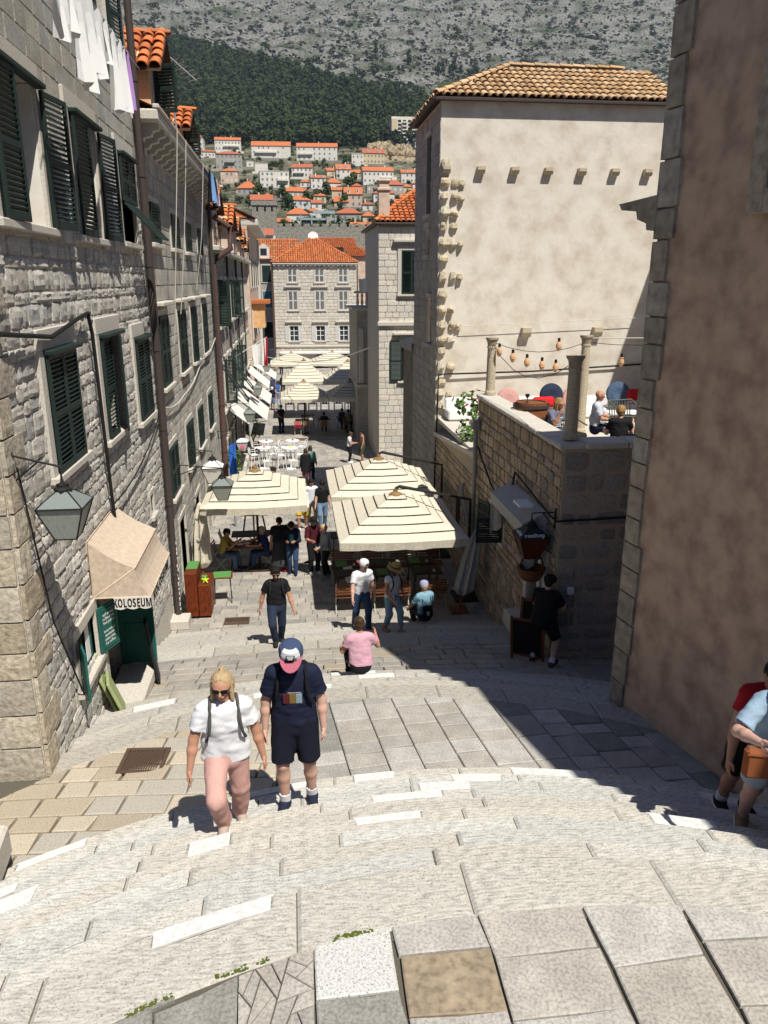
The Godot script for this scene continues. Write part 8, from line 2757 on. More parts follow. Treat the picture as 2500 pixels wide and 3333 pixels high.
	# trousers, shorts or skirt
	if s.has("low"):
		var ln: float = s.get("leg", 1.0)
		var flare: float = s.get("flare", 0.0)
		var lw := []
		lw.append([P + up * h * 0.05, P - v3(0, h * 0.03, 0), h * 0.06 * sqrt(fat) + e, h * 0.066 * sqrt(fat) + e, 0, X, 1.4])
		if ln < 0.0:
			lw.append([P, knee[0].lerp(knee[1], 0.5).lerp(ank[0].lerp(ank[1], 0.5), 0.7), h * 0.085, h * 0.13, 1, X, 1.3])
		for k in 2:
			if ln < 0.0: continue
			if ln <= 0.5: lw.append([hip[k], hip[k].lerp(knee[k], ln * 2.0), h * 0.06 * sqrt(fat) + e, h * 0.055 + e, 1])
			else:
				lw.append([hip[k], knee[k], h * 0.055 * sqrt(fat) + e, h * 0.039 + e + flare * 0.4])
				lw.append([knee[k], knee[k].lerp(ank[k] + v3(0, -h * 0.008, 0), (ln - 0.5) * 2.0), h * 0.039 + e + flare * 0.4, h * 0.03 + e + flare, 1])
		obj("skirt" if ln < 0.0 else "shorts" if ln <= 0.5 else "trousers", skin_over(lw, cell, h * 0.012, wob * 0.8, Vector3(6, 3.5, 6)), s.low, t)
	# shoes and socks
	var sb := []
	for k in 2:
		var q := []
		q.append([ank[k] + v3(0, -h * 0.02, -h * 0.022), ank[k] + v3(0.02 * (1 - 2 * k), -h * 0.024, h * 0.1), h * 0.022 + e, h * 0.02 + e])
		q.append([ank[k] + v3(0, -h * 0.005, 0), ank[k] - v3(0, h * 0.02, 0), h * 0.024 + e, h * 0.025 + e])
		obj("shoe", skin_over(q, minf(cell, 0.018), h * 0.012), s.get("shoe", M.soot), t)
		if near:
			var so := B.new()
			so.t = Transform3D(Basis.IDENTITY, ank[k] + v3(0.01 * (1 - 2 * k), -h * 0.045 + 0.008, h * 0.042))
			so.box(Vector3.ZERO, v3(h * 0.058, 0.02, h * 0.165), 0.008)
			obj("sole", so, M.print_white, t)
	if s.has("sock"):
		for k in 2: obj("sock", skin_over([[ank[k], ank[k].lerp(knee[k], 0.22), h * 0.023 + e, h * 0.025 + e, 1]], cell, 0.01), s.sock, t)
	# hair and headgear
	var hair: Material = s.get("hair", M.hair_dark)
	var style: String = s.get("style", "short")
	if style != "bald":
		var hr := []
		var ht := h * 0.007
		var fb := -0.008 if style == "bob" or style == "long" else 0.006
		hr.append([hc + HB * v3(0, h * 0.026, -h * 0.016), hc + HB * v3(0, h * 0.031, h * fb), h * 0.05 + ht, h * 0.046 + ht])
		hr.append([hc + HB * v3(0, h * 0.0, -h * 0.026), hc + HB * v3(0, -h * 0.02, -h * 0.024), h * 0.042 + ht, h * 0.032 + ht])
		if style == "bob" or style == "long":
			var dn := -h * 0.055 if style == "bob" else -h * 0.13
			for sg in [-1.0, 1.0]:
				hr.append([hc + HB * v3(sg * h * 0.043, h * 0.022, h * 0.0), hc + HB * v3(sg * h * 0.052, dn - h * 0.015, h * 0.008), h * 0.015, h * 0.011])
				hr.append([hc + HB * v3(sg * h * 0.032, h * 0.0, -h * 0.03), hc + HB * v3(sg * h * 0.034, dn, -h * 0.03), h * 0.03, h * 0.02])
		if style == "bun": hr.append([hc + HB * v3(0, h * 0.04, -h * 0.06), hc + HB * v3(0, h * 0.05, -h * 0.064), h * 0.03, h * 0.028])
		if s.get("topknot", false): hr.append([hc + HB * v3(0, h * 0.07, -h * 0.024), hc + HB * v3(0, h * 0.088, -h * 0.028), h * 0.009, h * 0.0125])
		if style == "curly":
			for j in 14: hr.append([hc + HB * (v3(sin(j * 2.4) * 0.05, 0.03 + 0.02 * cos(j * 1.7), cos(j * 2.4) * 0.045 - 0.018) * h), hc + HB * (v3(sin(j * 2.4) * 0.056, 0.035 + 0.025 * cos(j * 1.7), cos(j * 2.4) * 0.05 - 0.018) * h), h * 0.016, h * 0.014])
		if s.get("beard", false): hr.append([hc + HB * v3(-h * 0.02, -h * 0.048, h * 0.032), hc + HB * v3(h * 0.02, -h * 0.048, h * 0.032), h * 0.016, h * 0.016])
		obj("hair", skin_over(hr, 0.008 if near else maxf(0.012, cell * 0.7), h * 0.01, 0.005 if dist < 20.0 else 0.0, Vector3(70, 7, 70)), hair, t)
	if s.has("cap"):
		var cb := B.new()
		cb.t = Transform3D(HB, hc + HB * v3(0, h * 0.026, -h * 0.006))
		var R := h * 0.062
		cb.lathe([Vector2(R, -0.01), Vector2(R, R * 0.35), Vector2(R * 0.86, R * 0.72), Vector2(R * 0.5, R * 0.95), Vector2(0.0, R * 1.03)], 20)
		obj("cap", cb, s.cap, t)
		var vb := B.new()
		var vp := PackedVector2Array()
		for j in 11: vp.append(Vector2(cos(PI * j / 10.0) * R * 0.92, sin(PI * j / 10.0) * R * 1.55))
		var back := Basis(Vector3.UP, PI) if s.get("cap_back", false) else Basis.IDENTITY
		vb.t = cb.t * Transform3D(back * Basis(Vector3.RIGHT, PI / 2 + 0.22), back * v3(0, 0.0, R * 0.4))
		vb.prism(vp, -0.005, 0.006)
		obj("visor", vb, s.get("visor", s.cap), t)
		if s.has("front"):
			var fp := B.new()
			fp.t = cb.t * Transform3D(Basis(Vector3.UP, 0.85 - PI / 2), Vector3.ZERO)
			fp.lathe([Vector2(R * 1.02, 0.0), Vector2(R * 1.02, R * 0.37), Vector2(R * 0.89, R * 0.76), Vector2(R * 0.6, R * 0.96)], 10, Vector3.ZERO, 1.7)
			obj("front_panel", fp, s.front, t)
			var bg := B.new()
			bg.t = cb.t * Transform3D(Basis(Vector3.RIGHT, -0.42), v3(0, R * 0.46, R * 1.04))
			bg.box(Vector3.ZERO, v3(0.085, 0.045, 0.006), 0.003)
			obj("badge", bg, fabric(0.03, 0.04, 0.08), t)
			var words := ["MOTORS", "RACING", "TEAM"]
			for j in 3:
				var lt := letters(words[j], 0.011, M.print_white, t)
				lt.transform = bg.t * Transform3D(Basis.IDENTITY, v3(0, 0.0125 - 0.0125 * j, 0.005))
	if s.get("straw", false):
		var sw := B.new()
		var R := h * 0.06
		sw.t = Transform3D(HB * Basis(Vector3.RIGHT, 0.08), hc + HB * v3(0, h * 0.03, -h * 0.004))
		sw.lathe([Vector2(R * 1.95, -R * 0.3), Vector2(R * 1.5, -0.01), Vector2(R * 1.08, 0.0), Vector2(R * 1.02, R * 0.8), Vector2(R * 0.7, R * 1.12), Vector2(0.0, R * 1.1)], 24)
		obj("straw_hat", sw, M.straw, t)
		var sd := B.new()
		sd.t = sw.t
		sd.lathe([Vector2(R * 1.1, 0.0), Vector2(R * 1.09, R * 0.26)], 24)
		obj("hat_band", sd, M.wood_dark, t)
	if s.get("glasses", false):
		var gb := B.new()
		for sg in [-1.0, 1.0]:
			gb.t = Transform3D(HB * Basis(Vector3.UP, sg * 0.25), hc + HB * v3(sg * h * 0.021, h * 0.006, h * 0.058))
			gb.box(Vector3.ZERO, v3(h * 0.034, h * 0.024, 0.008), 0.003)
			gb.t = Transform3D.IDENTITY
			gb.tube([hc + HB * v3(sg * h * 0.038, h * 0.01, h * 0.05), hc + HB * v3(sg * h * 0.054, h * 0.01, -h * 0.005)], 0.003, 4)
		gb.tube([hc + HB * v3(-h * 0.01, h * 0.009, h * 0.062), hc + HB * v3(h * 0.01, h * 0.009, h * 0.062)], 0.003, 4)
		obj("sunglasses", gb, M.glass_black, t)
	# straps, packs, bags
	if s.has("pack"):
		for sg in [-1.0, 1.0]:
			var st := B.new()
			var pts := []
			for q in [[-0.04, -0.06, 0.06], [0.025, -0.035, 0.062], [0.043, 0.0, 0.064], [0.03, 0.035, 0.066], [-0.005, 0.06, 0.069], [-0.05, 0.068, 0.073], [-0.1, 0.066, 0.08], [-0.15, 0.045, 0.094]]:
				var o: float = e + 0.007 + (h * 0.012 if s.get("bust", false) and q[0] < -0.04 else 0.0)
				pts.append(SC + v3(sg * h * q[2] * sqrt(fat), 0, 0) + up * (h * q[0] + (o if q[0] > 0.0 else 0.0)) + fw * (h * q[1] + signf(q[1]) * o))
			st.tube(pts, 0.016, 6)
			obj("strap", st, s.pack, t)
		if s.get("bulk", true):
			var pk := B.new()
			pk.t = Transform3D(Basis(X, up, fw), SC - up * h * 0.13 - fw * (h * 0.105 + e))
			pk.box(Vector3.ZERO, v3(h * 0.16, h * 0.25, h * 0.08), 0.04)
			obj("backpack", pk, s.pack, t)
	t.set_meta("_j", {"SC": SC, "P": P, "up": up, "fw": fw, "hc": hc, "wri": wri, "h": h, "e": e})
	return t

# a flat piece on the chest or back of a person, at (x, y below the shoulders)
func patch_on(t: Node3D, called: String, x: float, y: float, w: float, hh: float, m: Material, back := false, out := 0.0) -> MeshInstance3D:
	var j: Dictionary = t.get_meta("_j")
	var b := B.new()
	var sg := -1.0 if back else 1.0
	b.t = Transform3D(Basis(Vector3.RIGHT * sg, j.up, j.fw * sg), j.SC - j.up * y + v3(x * sg, 0, 0) + j.fw * sg * (j.h * 0.0665 + j.e + out))
	b.box(Vector3.ZERO, v3(w, hh, 0.012), 0.003)
	return obj(called, b, m, t)

func build_people() -> void:
	folds.seed = 5; folds.frequency = 1.0; folds.fractal_octaves = 2; folds.noise_type = FastNoiseLite.TYPE_SIMPLEX_SMOOTH
	var white := fabric(0.74, 0.75, 0.78)
	var black := fabric(0.012, 0.012, 0.014)
	var navy := fabric(0.012, 0.016, 0.04)
	var jeans := fabric(0.035, 0.065, 0.14)
	var walk := [[0.09, 0.16], [-0.09, -0.2]]
	var walk2 := [[0.09, -0.2], [-0.09, 0.16]]
	# the couple climbing the first stairs
	var w := person("blonde woman in white shirt and pink trousers climbing the near stairs", {"at": Vector2(-0.74, -6.42), "h": 1.8, "turn": 8.0, "feet": [[0.1, -0.22], [-0.07, 0.12]], "lean": 5.0, "nod": 4.0, "look": -12.0, "fat": 1.1, "bust": true, "arms": [[-4, 17, 14, 6], [6, 19, 12, 8]], "top": white, "sleeve": 0.62, "hem": 0.045, "slack": 0.004, "low": fabric(0.6, 0.36, 0.32), "leg": 0.96, "flare": 0.016, "shoe": fabric(0.5, 0.4, 0.34), "hair": M.hair_blond, "style": "bob", "topknot": true, "glasses": true, "pack": fabric(0.09, 0.09, 0.08), "skin": M.skin_warm})
	var m := person("man in navy shirt and shorts with pink visored cap beside the blonde woman", {"at": Vector2(-0.1, -6.78), "h": 1.9, "turn": -3.0, "feet": [[0.15, -0.05], [-0.12, 0.1]], "lean": 4.0, "nod": 24.0, "fat": 1.06, "arms": [[-6, 13, 16, 10], [-6, 13, 16, 10]], "pockets": false, "top": navy, "sleeve": 0.68, "hem": 0.03, "low": fabric(0.008, 0.01, 0.02), "leg": 0.46, "shoe": fabric(0.02, 0.025, 0.05), "sock": white, "cap": fabric(0.05, 0.075, 0.15), "visor": fabric(0.42, 0.12, 0.17), "front": white, "pack": black, "skin": M.skin_pale})
	for k in 3: patch_on(m, "shirt_print", -0.062 + 0.062 * k, 0.2, 0.06, 0.105, [fabric(0.1, 0.018, 0.025), fabric(0.22, 0.14, 0.04), fabric(0.25, 0.34, 0.4)][k])
	patch_on(m, "shirt_print", 0.02, 0.135, 0.13, 0.006, fabric(0.3, 0.3, 0.3))
	# middle distance
	person("tattooed man in black shirt and dark jeans walking up from the street", {"at": Vector2(-0.5, -15.0), "h": 1.83, "turn": 6.0, "feet": [[0.08, -0.22], [-0.06, 0.2]], "arms": [[12, 16, 14, 4], [-10, 18, 10, 6]], "top": black, "sleeve": 0.6, "low": fabric(0.02, 0.03, 0.06), "hair": M.hair_dark, "beard": true, "glasses": true, "pack": fabric(0.03, 0.032, 0.035), "skin": M.skin_warm})
	person("man in white shirt, white cap and blue jeans stepping up the lower stairs", {"at": Vector2(1.38, -16.25), "h": 1.78, "turn": 14.0, "feet": [[0.12, 0.2], [-0.12, -0.16]], "lean": 10.0, "nod": 16.0, "look": 25.0, "arms": [[-12, 14, 25, 4], [16, 14, 14, 4]], "top": white, "sleeve": 0.65, "hem": 0.05, "low": jeans, "shoe": fabric(0.02, 0.025, 0.05), "cap": white, "cap_back": true, "visor": fabric(0.25, 0.06, 0.06), "glasses": true, "skin": M.skin_pale})
	person("woman in yellow straw hat, white top and pale cropped jeans on the lower stairs", {"at": Vector2(2.02, -15.75), "h": 1.68, "turn": 34.0, "feet": [[0.08, 0.24], [-0.08, -0.14]], "lean": 8.0, "nod": 10.0, "look": 30.0, "bust": true, "arms": [[-20, 20, 40, 10], [8, 14, 42, 24]], "top": white, "sleeve": 0.25, "hem": 0.04, "low": fabric(0.2, 0.33, 0.45), "leg": 0.86, "shoe": fabric(0.35, 0.2, 0.14), "hair": M.hair_brown, "style": "bob", "straw": true, "glasses": true, "pack": black, "bulk": false, "skin": M.skin_warm})
	var sit := person("man in light blue shirt and lavender cap sitting on the lower stairs", {"at": Vector2(2.98, -16.85), "y": 0.62, "h": 1.74, "turn": 196.0, "seat": 0.14, "feet": [[0.1, 0.42, -0.3], [-0.3, 0.5, -0.3]], "lean": 6.0, "nod": 10.0, "look": -10.0, "arms": [[28, 12, 20, 6], [28, 12, 20, 6]], "top": fabric(0.2, 0.37, 0.48), "sleeve": 0.8, "low": fabric(0.03, 0.035, 0.05), "shoe": black, "hair": M.hair_grey, "cap": fabric(0.36, 0.36, 0.62), "skin": M.skin_warm})
	var bag := patch_on(sit, "drawstring_bag", 0.0, 0.36, 0.26, 0.28, black, true, 0.035)
	for sg in [-1.0, 1.0]:
		var cord := B.new()
		var j: Dictionary = sit.get_meta("_j")
		cord.tube([j.SC + v3(sg * 0.13, 0.05, 0), j.SC + v3(sg * 0.1, -0.1, 0) - j.fw * 0.16, j.SC - j.up * 0.25 - j.fw * 0.17], 0.008, 4)
		obj("cord", cord, black, sit)
	for k in 3:   # three leaves of the mark on the bag
		var leaf := B.new()
		var pl := PackedVector2Array()
		for q in 12: pl.append(Vector2(sin(TAU * q / 12.0) * 0.016, 0.035 - cos(TAU * q / 12.0) * 0.032))
		var j: Dictionary = sit.get_meta("_j")
		leaf.t = Transform3D(Basis(-Vector3.RIGHT, j.up, -j.fw), j.SC - j.up * 0.42 - j.fw * (j.h * 0.0665 + j.e + 0.045)) * Transform3D(Basis(Vector3.BACK, (k - 1) * -0.6), Vector3.ZERO)
		leaf.prism(pl, 0.0, 0.004)
		obj("bag_mark", leaf, M.print_white, sit)
	for k in 3: patch_on(sit, "bag_stripe", 0.0, 0.425 + 0.014 * k, 0.09 - 0.012 * k, 0.006, M.print_white, true, 0.046)
	person("woman in pink shirt sitting with her back turned on the middle stairs", {"at": Vector2(0.97, -11.62), "y": 2.18, "h": 1.68, "turn": 184.0, "seat": 0.13, "feet": [[0.12, 0.46, -0.33], [-0.12, 0.46, -0.33]], "lean": 10.0, "nod": 14.0, "fat": 1.1, "arms": [[14, 20, 60, 20], [24, 30, 92, 30]], "top": fabric(0.62, 0.36, 0.44), "sleeve": 0.55, "hem": 0.03, "low": black, "hair": M.hair_brown, "style": "bun", "skin": M.skin_warm})
	person("man in black polo shirt and shorts standing in shade by the menu board stand", {"at": Vector2(4.5, -12.72), "h": 1.82, "turn": 140.0, "feet": [[0.22, 0.1], [-0.24, -0.1]], "lean": 10.0, "nod": 16.0, "look": -20.0, "fat": 1.12, "arms": [[20, 12, 60, 20], [25, 12, 60, 20]], "top": black, "sleeve": 0.75, "hem": 0.08, "slack": 0.012, "low": black, "leg": 0.45, "shoe": fabric(0.06, 0.06, 0.06), "sock": white, "style": "curly", "skin": M.skin_pale})
	# right edge
	var dn := person("person in light blue denim shirt with a brown leather bag at the right edge", {"at": Vector2(4.03, -5.3), "h": 1.92, "turn": -28.0, "feet": [[0.1, 0.06], [-0.16, -0.06]], "lean": 18.0, "nod": 30.0, "look": 30.0, "fat": 1.1, "arms": [[40, 18, 70, 40], [44, 30, 62, 62]], "top": fabric(0.3, 0.42, 0.54), "sleeve": 0.8, "hem": 0.05, "low": fabric(0.38, 0.44, 0.5), "leg": 0.4, "shoe": fabric(0.25, 0.17, 0.1), "hair": M.hair_dark, "skin": M.skin_pale})
	var jd: Dictionary = dn.get_meta("_j")
	var hb := B.new()
	hb.t = Transform3D(Basis(Vector3.UP, 0.2), jd.P + v3(-0.1, -0.02, 0.24))
	hb.box(Vector3.ZERO, v3(0.38, 0.28, 0.1), 0.03)
	hb.box(v3(0, 0.1, 0.055), v3(0.36, 0.012, 0.012))
	obj("leather_bag", hb, fabric(0.28, 0.09, 0.035), dn)
	var hs := B.new()
	hs.tube([jd.P + v3(-0.27, 0.12, 0.22), jd.SC + v3(-0.02, -0.2, 0.0) + jd.fw * 0.16, jd.SC + v3(0.1, 0.07, 0)], 0.012, 5)
	obj("bag_strap", hs, M.wood_dark, dn)
	var rd := person("person in red shirt and dark shorts with a camera, half hidden at the right edge", {"at": Vector2(4.28, -5.98), "h": 1.95, "turn": -10.0, "feet": [[0.1, 0.06], [-0.12, -0.04]], "lean": 16.0, "nod": 20.0, "arms": [[0, 8, 12, 0], [10, 14, 8, 4]], "top": fabric(0.42, 0.012, 0.02), "sleeve": 0.5, "hem": 0.02, "low": black, "leg": 0.44, "shoe": black, "sock": white, "skin": M.skin_warm})
	var jr: Dictionary = rd.get_meta("_j")
	var cm := B.new()
	cm.t = Transform3D(Basis(Vector3.UP, 0.3), jr.P + v3(-0.13, 0.16, 0.19))
	cm.box(Vector3.ZERO, v3(0.15, 0.11, 0.07), 0.02)
	cm.box(v3(0, 0.065, 0), v3(0.06, 0.04, 0.05), 0.012)
	cm.tube([v3(0, -0.005, 0.03), v3(-0.02, -0.01, 0.13)], [0.045, 0.05], 14)
	obj("camera_body", cm, M.soot, rd)
	var cs := B.new()
	cs.tube([jr.P + v3(-0.2, 0.2, 0.2), jr.SC + v3(-0.12, -0.1, 0) + jr.fw * 0.14, jr.SC + v3(-0.06, 0.08, 0)], 0.012, 5)
	obj("camera_strap", cs, M.soot, rd)
	# the group by the left umbrella
	person("woman in black top, long dark skirt and red shoes standing by the left umbrella", {"at": Vector2(-0.56, -21.95), "h": 1.7, "turn": 10.0, "feet": [[0.1, 0.0], [-0.12, 0.08]], "nod": 12.0, "fat": 1.15, "arms": [[10, 12, 40, 20], [0, 12, 10, 2]], "top": black, "sleeve": 0.7, "low": fabric(0.04, 0.04, 0.045), "leg": -1.0, "shoe": M.flag_red, "glasses": true, "skin": M.skin_warm})
	person("man in navy jacket and teal shirt looking down at his hands", {"at": Vector2(-0.18, -21.65), "h": 1.68, "turn": -8.0, "feet": [[0.08, 0.1], [-0.1, -0.06]], "nod": 38.0, "arms": [[22, 10, 78, 34], [22, 10, 78, 34]], "top": navy, "sleeve": 1.5, "hem": 0.08, "low": jeans, "skin": M.skin_warm, "shoe": navy})
	patch_on(get_node("person_011"), "shirt_front", 0.0, 0.2, 0.12, 0.26, fabric(0.04, 0.3, 0.3))
	person("man in dark red shirt and cap facing the short haired blond woman", {"at": Vector2(0.43, -21.55), "h": 1.78, "turn": 20.0, "feet": [[0.1, 0.04], [-0.1, 0.0]], "nod": 14.0, "arms": [[14, 12, 70, 24], [14, 12, 80, 24]], "top": fabric(0.08, 0.012, 0.02), "sleeve": 0.9, "low": black, "shoe": white, "cap": black, "glasses": true, "pack": black, "skin": M.skin_warm})
	person("short haired blond woman in grey top beside the man in dark red", {"at": Vector2(0.8, -21.25), "h": 1.62, "turn": -70.0, "feet": [[0.08, 0.08], [-0.08, -0.1]], "nod": 12.0, "bust": true, "arms": [[14, 10, 66, 10], [4, 8, 20, 2]], "top": fabric(0.3, 0.33, 0.36), "sleeve": 1.5, "hem": 0.04, "low": black, "shoe": fabric(0.4, 0.4, 0.4), "hair": M.hair_blond, "skin": M.skin_pale})
	person("person in yellow shirt and jeans sitting at the left end of the laid table", {"at": Vector2(-2.3, -22.3), "h": 1.7, "turn": 78.0, "seat": 0.52, "feet": [[0.12, 0.5], [-0.1, 0.42]], "lean": 14.0, "nod": 14.0, "arms": [[35, 8, 90, 14], [35, 8, 95, 14]], "top": fabric(0.42, 0.33, 0.08), "sleeve": 0.7, "low": fabric(0.09, 0.15, 0.24), "shoe": fabric(0.05, 0.05, 0.06), "skin": M.skin_warm})
	person("grey haired person in dark blue shirt sitting at the right end of the laid table", {"at": Vector2(-0.95, -22.35), "h": 1.72, "turn": -80.0, "seat": 0.52, "feet": [[0.12, 0.46], [-0.1, 0.52]], "lean": 12.0, "nod": 12.0, "arms": [[40, 10, 60, 14], [60, 8, 30, 10]], "top": fabric(0.015, 0.03, 0.12), "sleeve": 0.6, "low": jeans, "shoe": fabric(0.22, 0.15, 0.08), "hair": M.hair_grey, "skin": M.skin_pale})
	person("young man in printed white shirt walking between the umbrellas", {"at": Vector2(0.52, -27.3), "h": 1.78, "turn": 12.0, "feet": walk, "arms": [[10, 8, 20, 4], [-10, 8, 14, 4]], "top": white, "sleeve": 0.7, "hem": 0.06, "low": fabric(0.4, 0.3, 0.17), "shoe": white, "skin": M.skin_warm})
	person("walker in long white shirt and yellow shorts by the left umbrella's edge", {"at": Vector2(0.17, -26.6), "h": 1.72, "turn": -10.0, "feet": walk2, "arms": [[10, 10, 40, 10], [6, 10, 30, 6]], "top": white, "sleeve": 1.3, "hem": 0.1, "low": fabric(0.6, 0.42, 0.03), "leg": 0.4, "shoe": white, "skin": M.skin_warm})
	person("young man in black shirt, sunglasses and faded jeans walking between the umbrellas", {"at": Vector2(0.9, -26.85), "h": 1.8, "turn": 4.0, "feet": walk2, "arms": [[-8, 8, 12, 0], [8, 8, 14, 0]], "top": black, "sleeve": 0.6, "low": fabric(0.16, 0.25, 0.38), "shoe": fabric(0.2, 0.3, 0.4), "glasses": true, "skin": M.skin_pale})
	person("dark haired man whose head shows above the left umbrella", {"at": Vector2(-0.85, -29.8), "h": 1.76, "turn": -40.0, "top": black, "low": navy, "skin": M.skin_warm})
	person("woman in black seen from behind near the white bar tables", {"at": Vector2(0.46, -34.8), "h": 1.68, "turn": 185.0, "feet": walk, "top": black, "sleeve": 1.5, "hem": 0.18, "slack": 0.02, "low": fabric(0.3, 0.06, 0.1), "leg": 0.7, "hair": M.hair_brown, "style": "long", "skin": M.skin_pale})
	person("woman in green striped top just beyond the woman in black", {"at": Vector2(0.68, -35.5), "h": 1.7, "turn": 170.0, "feet": walk2, "top": fabric(0.16, 0.3, 0.26), "sleeve": 1.5, "low": navy, "hair": M.hair_brown, "style": "long", "skin": M.skin_pale})
	person("woman in white shirt and black leggings standing by the corner house", {"at": Vector2(2.82, -39.95), "h": 1.68, "turn": 80.0, "lean": 5.0, "nod": 25.0, "arms": [[10, 6, 80, 10], [10, 6, 90, 10]], "top": white, "low": black, "leg": 0.94, "shoe": white, "hair": M.hair_brown, "style": "bun", "skin": M.skin_warm})
	person("bare chested man in patterned shorts standing in shade by the corner house", {"at": Vector2(3.58, -40.25), "h": 1.74, "turn": -80.0, "arms": [[0, 6, 20, 2], [0, 6, 20, 2]], "low": fabric(0.07, 0.08, 0.04), "leg": 0.5, "shoe": fabric(0.2, 0.05, 0.04), "skin": M.skin_warm})
	# terrace
	var fy := 4.72
	var stw := person("woman in striped shirt resting her chin on her hand on the terrace", {"at": Vector2(5.72, -16.5), "y": fy, "h": 1.68, "turn": 24.0, "seat": 0.52, "feet": [[0.1, 0.42], [-0.1, 0.4]], "lean": 16.0, "nod": 10.0, "look": 15.0, "bust": true, "arms": [[30, 8, 20, 14], [40, 6, 122, 20]], "top": fabric(0.16, 0.17, 0.24), "sleeve": 0.7, "low": fabric(0.06, 0.08, 0.13), "hair": M.hair_blond2, "style": "long", "skin": M.skin_warm})
	for k in 5: patch_on(stw, "white_stripe", 0.0, 0.08 + 0.05 * k, 0.21, 0.02, white)
	person("bald man in white shirt sitting on the terrace", {"at": Vector2(6.9, -16.9), "y": fy, "h": 1.76, "turn": 64.0, "seat": 0.54, "feet": [[0.1, 0.46], [-0.1, 0.44]], "lean": 2.0, "fat": 1.12, "arms": [[26, 8, 60, 16], [26, 8, 60, 16]], "top": fabric(0.55, 0.58, 0.66), "sleeve": 0.75, "low": navy, "style": "bald", "skin": M.skin_warm})
	person("blond person in black shirt seated with back to the stairs on the terrace", {"at": Vector2(6.7, -15.1), "y": fy, "h": 1.68, "turn": 165.0, "seat": 0.5, "feet": [[0.1, 0.42], [-0.1, 0.42]], "lean": 4.0, "arms": [[20, 14, 70, 10], [30, 20, 100, 10]], "top": black, "sleeve": 0.6, "low": black, "hair": M.hair_blond2, "skin": M.skin_pale})
	# far down the street
	person("waiter in dark clothes standing left of the market umbrellas", {"at": Vector2(-0.86, -49.6), "h": 1.78, "turn": 30.0, "arms": [[6, 8, 60, 20], [6, 8, 60, 20]], "top": black, "low": navy, "skin": M.skin_warm})
	person("walker in navy shirt, blue shorts and white cap", {"at": Vector2(-1.6, -59.1), "h": 1.78, "feet": walk, "top": navy, "low": fabric(0.1, 0.16, 0.26), "leg": 0.48, "cap": white, "skin": M.skin_warm})
	person("walker in grey top and pale trousers beside the man in the white cap", {"at": Vector2(-1.05, -59.0), "h": 1.68, "feet": walk2, "top": fabric(0.25, 0.28, 0.34), "low": fabric(0.35, 0.4, 0.48), "hair": M.hair_brown, "style": "bob", "skin": M.skin_pale})
	person("walker in dark blue clothes beyond the white capped man", {"at": Vector2(-1.75, -66.0), "h": 1.76, "turn": 180.0, "feet": walk, "top": fabric(0.04, 0.06, 0.12), "low": navy, "skin": M.skin_warm})
	var bw := person("woman in black with a bright blue bag far down the street", {"at": Vector2(-0.9, -68.3), "h": 1.7, "feet": walk2, "top": black, "sleeve": 1.5, "low": black, "style": "long", "skin": M.skin_pale})
	boxy("blue_bag", v3(-0.42, 0.5, 0.1), v3(0.34, 0.6, 0.2), M.deck_blue, bw, 0.05)
	person("walker in white shirt far down the street beside the awnings", {"at": Vector2(-1.75, -71.5), "h": 1.78, "turn": 180.0, "feet": walk, "top": white, "low": fabric(0.05, 0.06, 0.1), "skin": M.skin_warm})
	person("farthest walker, in beige clothes and pale hat, near the square house", {"at": Vector2(-1.8, -84.0), "h": 1.76, "feet": walk, "top": fabric(0.36, 0.28, 0.22), "low": fabric(0.36, 0.3, 0.22), "leg": 0.5, "cap": white, "skin": M.skin_warm})
	person("farthest walker in grey shirt and dark trousers near the square house", {"at": Vector2(-1.2, -84.0), "h": 1.68, "feet": walk2, "top": fabric(0.4, 0.4, 0.46), "low": navy, "skin": M.skin_pale})
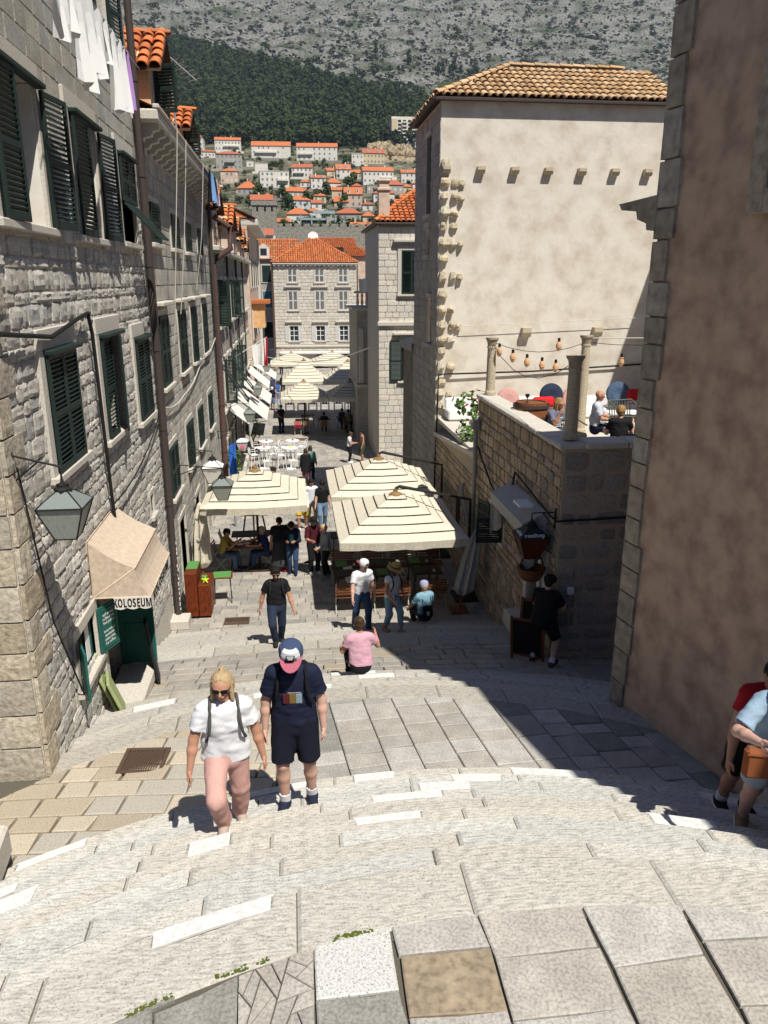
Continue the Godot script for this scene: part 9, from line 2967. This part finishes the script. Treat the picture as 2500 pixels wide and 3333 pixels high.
	for k in 3: person(["guest in dark clothes seated under the left front market umbrella", "guest seated with back turned under the right front market umbrella", "guest leaning over a table under the right front market umbrella"][k], {"at": Vector2([1.9, 3.1, 3.5][k], [-49.2, -50.9, -49.9][k]), "h": 1.72, "turn": [180.0, 20.0, 170.0][k], "seat": 0.52, "feet": [[0.12, 0.4], [-0.12, 0.42]], "lean": 14.0, "arms": [[30, 10, 70, 14], [30, 10, 70, 14]], "top": [black, fabric(0.08, 0.06, 0.06), fabric(0.3, 0.3, 0.3)][k], "low": navy, "skin": M.skin_warm, "group": "guests under the market umbrellas"})


func _ready() -> void:
	rng.seed = 20240611
	# camera, sky, sun, exposure
	var cam := Camera3D.new()
	cam.name = "camera"
	cam.position = eye
	cam.rotation_degrees = Vector3(-16.8, -6.7, 0)
	cam.fov = 67.3
	cam.near = 0.1
	cam.far = 6000.0
	add_child(cam)
	cam.current = true
	var env := Environment.new()
	env.background_mode = Environment.BG_SKY
	var sky := ProceduralSkyMaterial.new()
	sky.sky_top_color = Color(0.3, 0.44, 0.68)
	sky.sky_horizon_color = Color(0.7, 0.77, 0.84)
	sky.sky_curve = 0.12
	sky.ground_bottom_color = Color(0.22, 0.22, 0.2)
	sky.ground_horizon_color = Color(0.5, 0.55, 0.58)
	sky.sky_energy_multiplier = 0.72
	sky.ground_energy_multiplier = 0.5
	env.sky = Sky.new()
	env.sky.sky_material = sky
	env.tonemap_mode = Environment.TONE_MAPPER_LINEAR
	env.tonemap_exposure = 1.27
	env.sdfgi_enabled = true
	env.ssao_enabled = true
	env.ssil_enabled = true
	env.fog_enabled = true
	env.fog_density = 0.00007
	env.fog_light_color = Color(0.75, 0.84, 0.95)
	var we := WorldEnvironment.new()
	we.name = "environment"
	we.environment = env
	add_child(we)
	var sun := DirectionalLight3D.new()
	sun.name = "sun"
	sun.light_energy = 1.6
	sun.light_color = Color(1.0, 0.975, 0.93)
	sun.light_angular_distance = 0.5
	sun.shadow_enabled = true
	add_child(sun)
	sun.look_at_from_position(Vector3(0.28, 1.0, 0.57) * 50.0, Vector3.ZERO)
	make_materials()
	build_ground()
	build_left()
	build_right()
	build_far()
	build_props()
	build_people()
